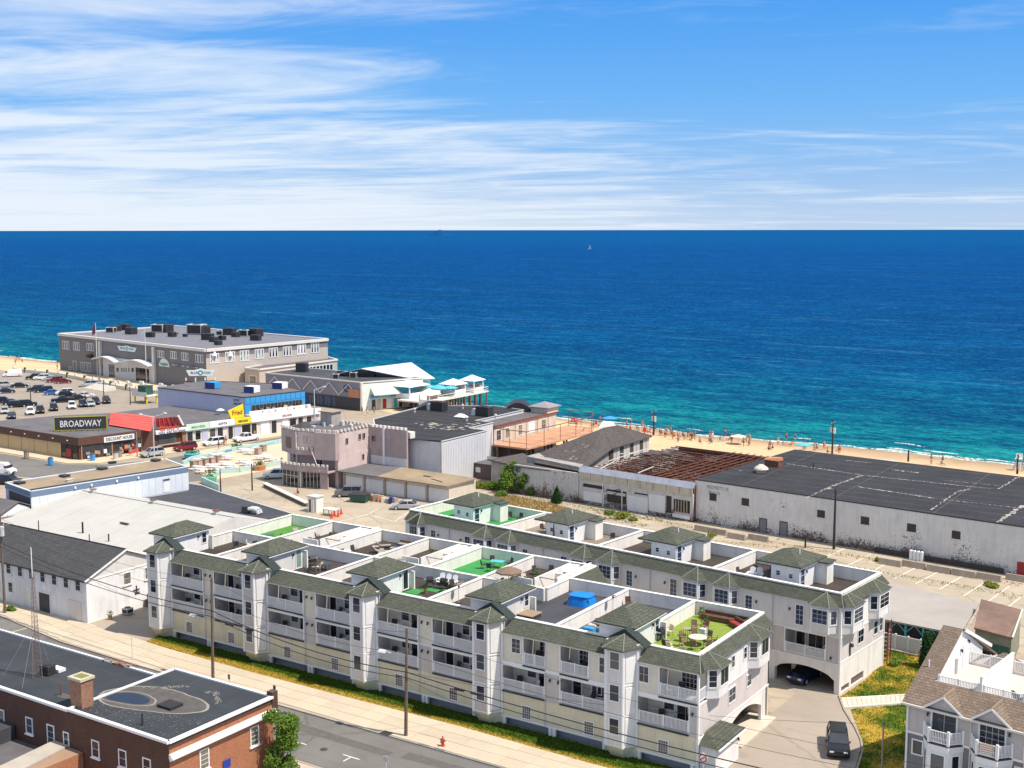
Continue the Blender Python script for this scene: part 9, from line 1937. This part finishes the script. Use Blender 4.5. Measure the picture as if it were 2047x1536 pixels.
plant('climbing_tree','tree','tall leafy green tree growing against the bright brick end wall',-66.4,67.3,0,[(rd.uniform(-.7,.7),rd.uniform(-1,1),.6+i*.42,rd.uniform(.7,1.1),.6) for i in range(15)],'leaf_mid',8000,.14,7)
plant('climbing_tree','tree','leafy branch tips at the bottom edge right of the tall tree',-65.2,66.3,0,[(0,0,1.5,1.1,1.2),(.6,.3,2.6,.8,.8)],'leaf_mid',1100,.13,8)
x,y=at(1000,990); 
DG=[at(985,990),at(1030,992),at(1105,1008),at(1150,1020),at(1130,1032),at(1050,1020),at(1000,1005)]
sheet('dry_verge',DG,.03,m_concrete('dry_ground',(.36,.27,.16),0,.5)); grass('dry_grass',DG,.02,3500,K.leaf_dry,.35,9)
for i,(pa,pb,n_) in enumerate(((at(1050,992),at(1390,1052),900),(at(1390,1056),at(2047,1165),1500),(at(1140,1022),at(1300,1050),500),(at(1380,1075),at(1560,1092),300),(at(1700,1130),at(2047,1188),500))):
    mb=MB(); rd=random.Random(i)
    for k in range(n_):
        t=rd.random(); x=pa[0]+(pb[0]-pa[0])*t; y=pa[1]+(pb[1]-pa[1])*t-rd.random()**2*1.6; w=rd.uniform(.04,.10); h=rd.uniform(.1,.45)*(1 if rd.random()<.3 else .5); h*=.7; mb.add([(x-w*.6,y,0),(x+w*.6,y+w,0),(x+rd.uniform(-.1,.1),y,h)],[(0,1,2)])
    mb.build('weeds',MATS['leaf_dry' if i%2 else 'leaf_yellow'],kind='stuff')
# rubble along the ruin
mb=MB(); rd=random.Random(50)
for k in range(260):
    p=at(1120+rd.random()*280,1018+rd.random()*22+ (0)); s=rd.uniform(.05,.22); mb.box(p[0]-s,p[0]+s,p[1]-s*.7,p[1]+s*.7,0,s*rd.uniform(.5,1.3))
mb.build('rubble_strip',K.wood_grey,kind='stuff')
# ---------------------------------------------------------------- people and things on the beach
def figure_mesh(sit):
    if sit: J=[(0,0,.28),(0,0,.55),(0,0,.78),(0,0,.86),(0,0,1.02),(.2,0,.72),(.28,.12,.45),(-.2,0,.72),(-.28,.12,.45),(.1,-.02,.25),(.14,-.45,.34),(.15,-.75,.06),(-.1,-.02,.25),(-.14,-.45,.34),(-.15,-.75,.06)]
    else: J=[(0,0,.95),(0,0,1.2),(0,0,1.43),(0,0,1.52),(0,0,1.68),(.2,0,1.38),(.28,-.05,.85),(-.2,0,1.38),(-.28,.05,.85),(.1,0,.9),(.12,-.08,.5),(.12,.0,.04),(-.1,0,.9),(-.12,.08,.5),(-.12,.05,.04)]
    E_=[(0,1),(1,2),(2,3),(3,4),(2,5),(5,6),(2,7),(7,8),(0,9),(9,10),(10,11),(0,12),(12,13),(13,14)]; Rr=[.15,.14,.15,.06,.11,.06,.035,.06,.035,.1,.065,.045,.1,.065,.045]
    me=bpy.data.meshes.new('t'); me.from_pydata(J,E_,[]); o=bpy.data.objects.new('t',me); COL.objects.link(o); m=o.modifiers.new('s','SKIN')
    for i,v in enumerate(me.skin_vertices[0].data): v.radius=(Rr[i],Rr[i]); v.use_root=(i==0)
    o.modifiers.new('u','SUBSURF').levels=1; dg=bpy.context.evaluated_depsgraph_get(); r=bpy.data.meshes.new_from_object(o.evaluated_get(dg)); bpy.data.objects.remove(o); r.name='body'; r.materials.clear(); r.materials.append(K.skin); return r
FM=[figure_mesh(False),figure_mesh(True)]
def person_fn(sit,col):
    def f():
        t=thing('person','x','person'); link('body',FM[sit],t); z=.0 if sit else .62
        MB().loft([(-.2,-.14,.2+z),(.2,-.14,.2+z),(.2,.14,.2+z),(-.2,.14,.2+z)],[(-.19,-.12,.42+z),(.19,-.12,.42+z),(.19,.12,.42+z),(-.19,.12,.42+z)]).build('swimwear',MATS[col],t)
        zz=1.03 if sit else 1.7; MB().cyl(0,.02,zz-.06,zz+.07,.12,8,.07).build('hair',K.brown_wood,t); return t
    return f
c3=lambda x,y:(900+x*.254,780+y*.254); wv=lambda x,y:(1380+x*.3258,850+y*.3258)
PP=[c3(1425,245),c3(1735,275),c3(1750,325),c3(1650,335),c3(1700,335),c3(1870,355),c3(1840,375),c3(1545,310),c3(1470,295),c3(1512,262),c3(1530,325),c3(1575,330),c3(1810,362),c3(1893,368),c3(1905,375),c3(1180,235),c3(1130,262),c3(960,240),c3(1390,275),c3(1600,345),wv(10,70),wv(120,60),wv(120,85),wv(185,80),wv(215,45),wv(255,48),wv(330,85),wv(345,82),wv(490,130),wv(540,100),wv(570,100),wv(590,66),wv(645,68),wv(920,135),wv(915,155),wv(1480,222),wv(1545,222),wv(1550,215),wv(700,115),b0(200,498),b0(230,508),b0(265,520),b0(185,572),b0(690,625),(1000,858),(1012,860),(1330,872)]
rq=random.Random(99); PP+=[(rq.uniform(1150,1660),0) for _ in range(38)]; PP=[(p[0],p[1] or 842+(p[0]-1150)*.085+rq.uniform(4,22)) for p in PP]
wearing=['navy','dark_red','turquoise','black_metal','white_trim','orange','green_metal']; cn=['navy','dark red','turquoise','black','white','orange','green']; cnt={}
def marks(px): return 'on the far left sand' if px<200 else 'behind the arcade' if px<1120 else 'left of the beach pole' if px<1290 else 'between the beach pole and the ruin' if px<1400 else 'behind the ruin' if px<1520 else 'behind the left end of the warehouse' if px<1640 else 'right of the transformer pole' if px<1750 else 'behind the right part of the warehouse'
ordn=['leftmost','second','third','fourth','fifth','sixth','seventh','eighth','ninth']
for k,(px,py) in enumerate(sorted(PP)):
    sit=1 if k%2 else 0; c=(k*5)%7; key=(sit,c,marks(px)); cnt[key]=cnt.get(key,0)+1; x,y=at(px,py,-1.0)
    if y<interp(EDGE,x)+1.5: y=interp(EDGE,x)+2+k%4
    z=-.02-2*max(0,min(1.,(y-interp(EDGE,x))/(interp(SHORE,x)-interp(EDGE,x))))**1.3
    put('pers%d_%d'%(sit,c),person_fn(sit,wearing[c]),x,y,z,k*1.3,'%s%s in %s swimwear %s'%('' if cnt[key]==1 else ordn[cnt[key]-1]+' ','person sitting' if sit else 'person standing',cn[c],marks(px)),'people on the beach').scale=(1.15,)*3
def bp(px,py):
    x,y=at(px,py,-.8); y=max(y,interp(EDGE,x)+1.5); z=-.02-2*max(0,min(1.,(y-interp(EDGE,x))/(interp(SHORE,x)-interp(EDGE,x))))**1.3; return x,y,z
for k,(px,py) in enumerate((c3(958,240),c3(975,238),c3(1000,236),c3(1020,240),c3(1160,262),c3(1235,262),c3(1520,318),c3(1560,322),c3(1590,330))):
    put('bchair',chair_fn('white_trim','red','beach_chair'),*bp(px,py),k*.7,['leftmost red beach chair behind the orange terrace','second red beach chair behind the orange terrace','third red beach chair behind the orange terrace','rightmost red beach chair of the terrace group','red beach chair right of the terrace frame','red beach chair next to the blue parasol','leftmost red beach chair by the beach pole','middle red beach chair by the beach pole','rightmost red beach chair by the beach pole'][k],'red beach chairs').scale=(1.6,1.6,1.5)
put('bpar2',umbrella_fn('bright_blue'),*bp(*c3(1258,250)),0,'blue parasol on the beach above the hip roof ridge').scale=(1.4,1.4,1); put('bpar3',umbrella_fn('turquoise'),*bp(*wv(690,150)),0,'turquoise parasol on the beach behind the warehouse').scale=(1.3,1.3,.9); put('bpar4',umbrella_fn('beige_fabric'),*bp(*wv(295,95)),0,'pale parasol on the beach behind the ruin').scale=(1.3,1.3,.9)
x,y,z=bp(*c3(1240,275)); t=thing('white_tent','low white tent beside the blue parasol on the beach','tent',(x,y,z)); MB().loft([(-2,-1.2,0),(2,-1.2,0),(2,1.2,0),(-2,1.2,0)],[(-1.2,-.3,1.6),(1.2,-.3,1.6),(1.2,.3,1.6),(-1.2,.3,1.6)]).build('tent_canopy',K.white_trim,t)
x,y,z=bp(*wv(2015,240)); t=thing('lifeguard_chair','tall white lifeguard chair at the right end of the beach','lifeguard chair',(x,y,z)); [MB().tube((a*.9,b*.8,0),(a*.45,b*.4,2.2),.07,5).build('leg',K.wood_grey,t) for a in (-1,1) for b in (-1,1)]; MB().box(-.6,.6,-.5,.5,2.2,2.35).build('seat',K.white_trim,t); MB().box(-.6,.6,.4,.5,2.35,3.2).build('backrest',K.white_trim,t)
x,y,z=bp(*wv(1190,210)); MB().loft([(x-2.2,y-.5,z),(x+2.2,y-.5,z),(x+2.2,y+.5,z),(x-2.2,y+.5,z)],[(x-2.6,y-.6,z+.5),(x+2.6,y-.6,z+.5),(x+2.6,y+.6,z+.5),(x-2.6,y+.6,z+.5)]).build('rowing_boat',K.pale_blue,label='upturned pale boat on the sand behind the warehouse',cat='boat')
# people before the shops and arcade
for k,(px,py,s_,c,lb) in enumerate(((438,902,0,3,'person in black standing at the kerb between the white suv and the pickup'),(452,892,0,1,'person in red before the green sign shop'),(510,880,0,0,'person in navy before the yellow sign shop'),(724,830,0,3,'person in black under the arcade corner canopy'),(735,832,0,4,'person in white beside the arcade corner'),(748,830,0,1,'person in dark red before the arcade stalls'),(596,992,1,3,'seated dark figure on the castle forecourt'),(262,915,0,2,'person in turquoise before the discount store'))):
    x,y=at(px,py); put('pers%d_%d'%(s_,c),person_fn(s_,wearing[c]),x,y,.1,k,lb).scale=(1.1,)*3
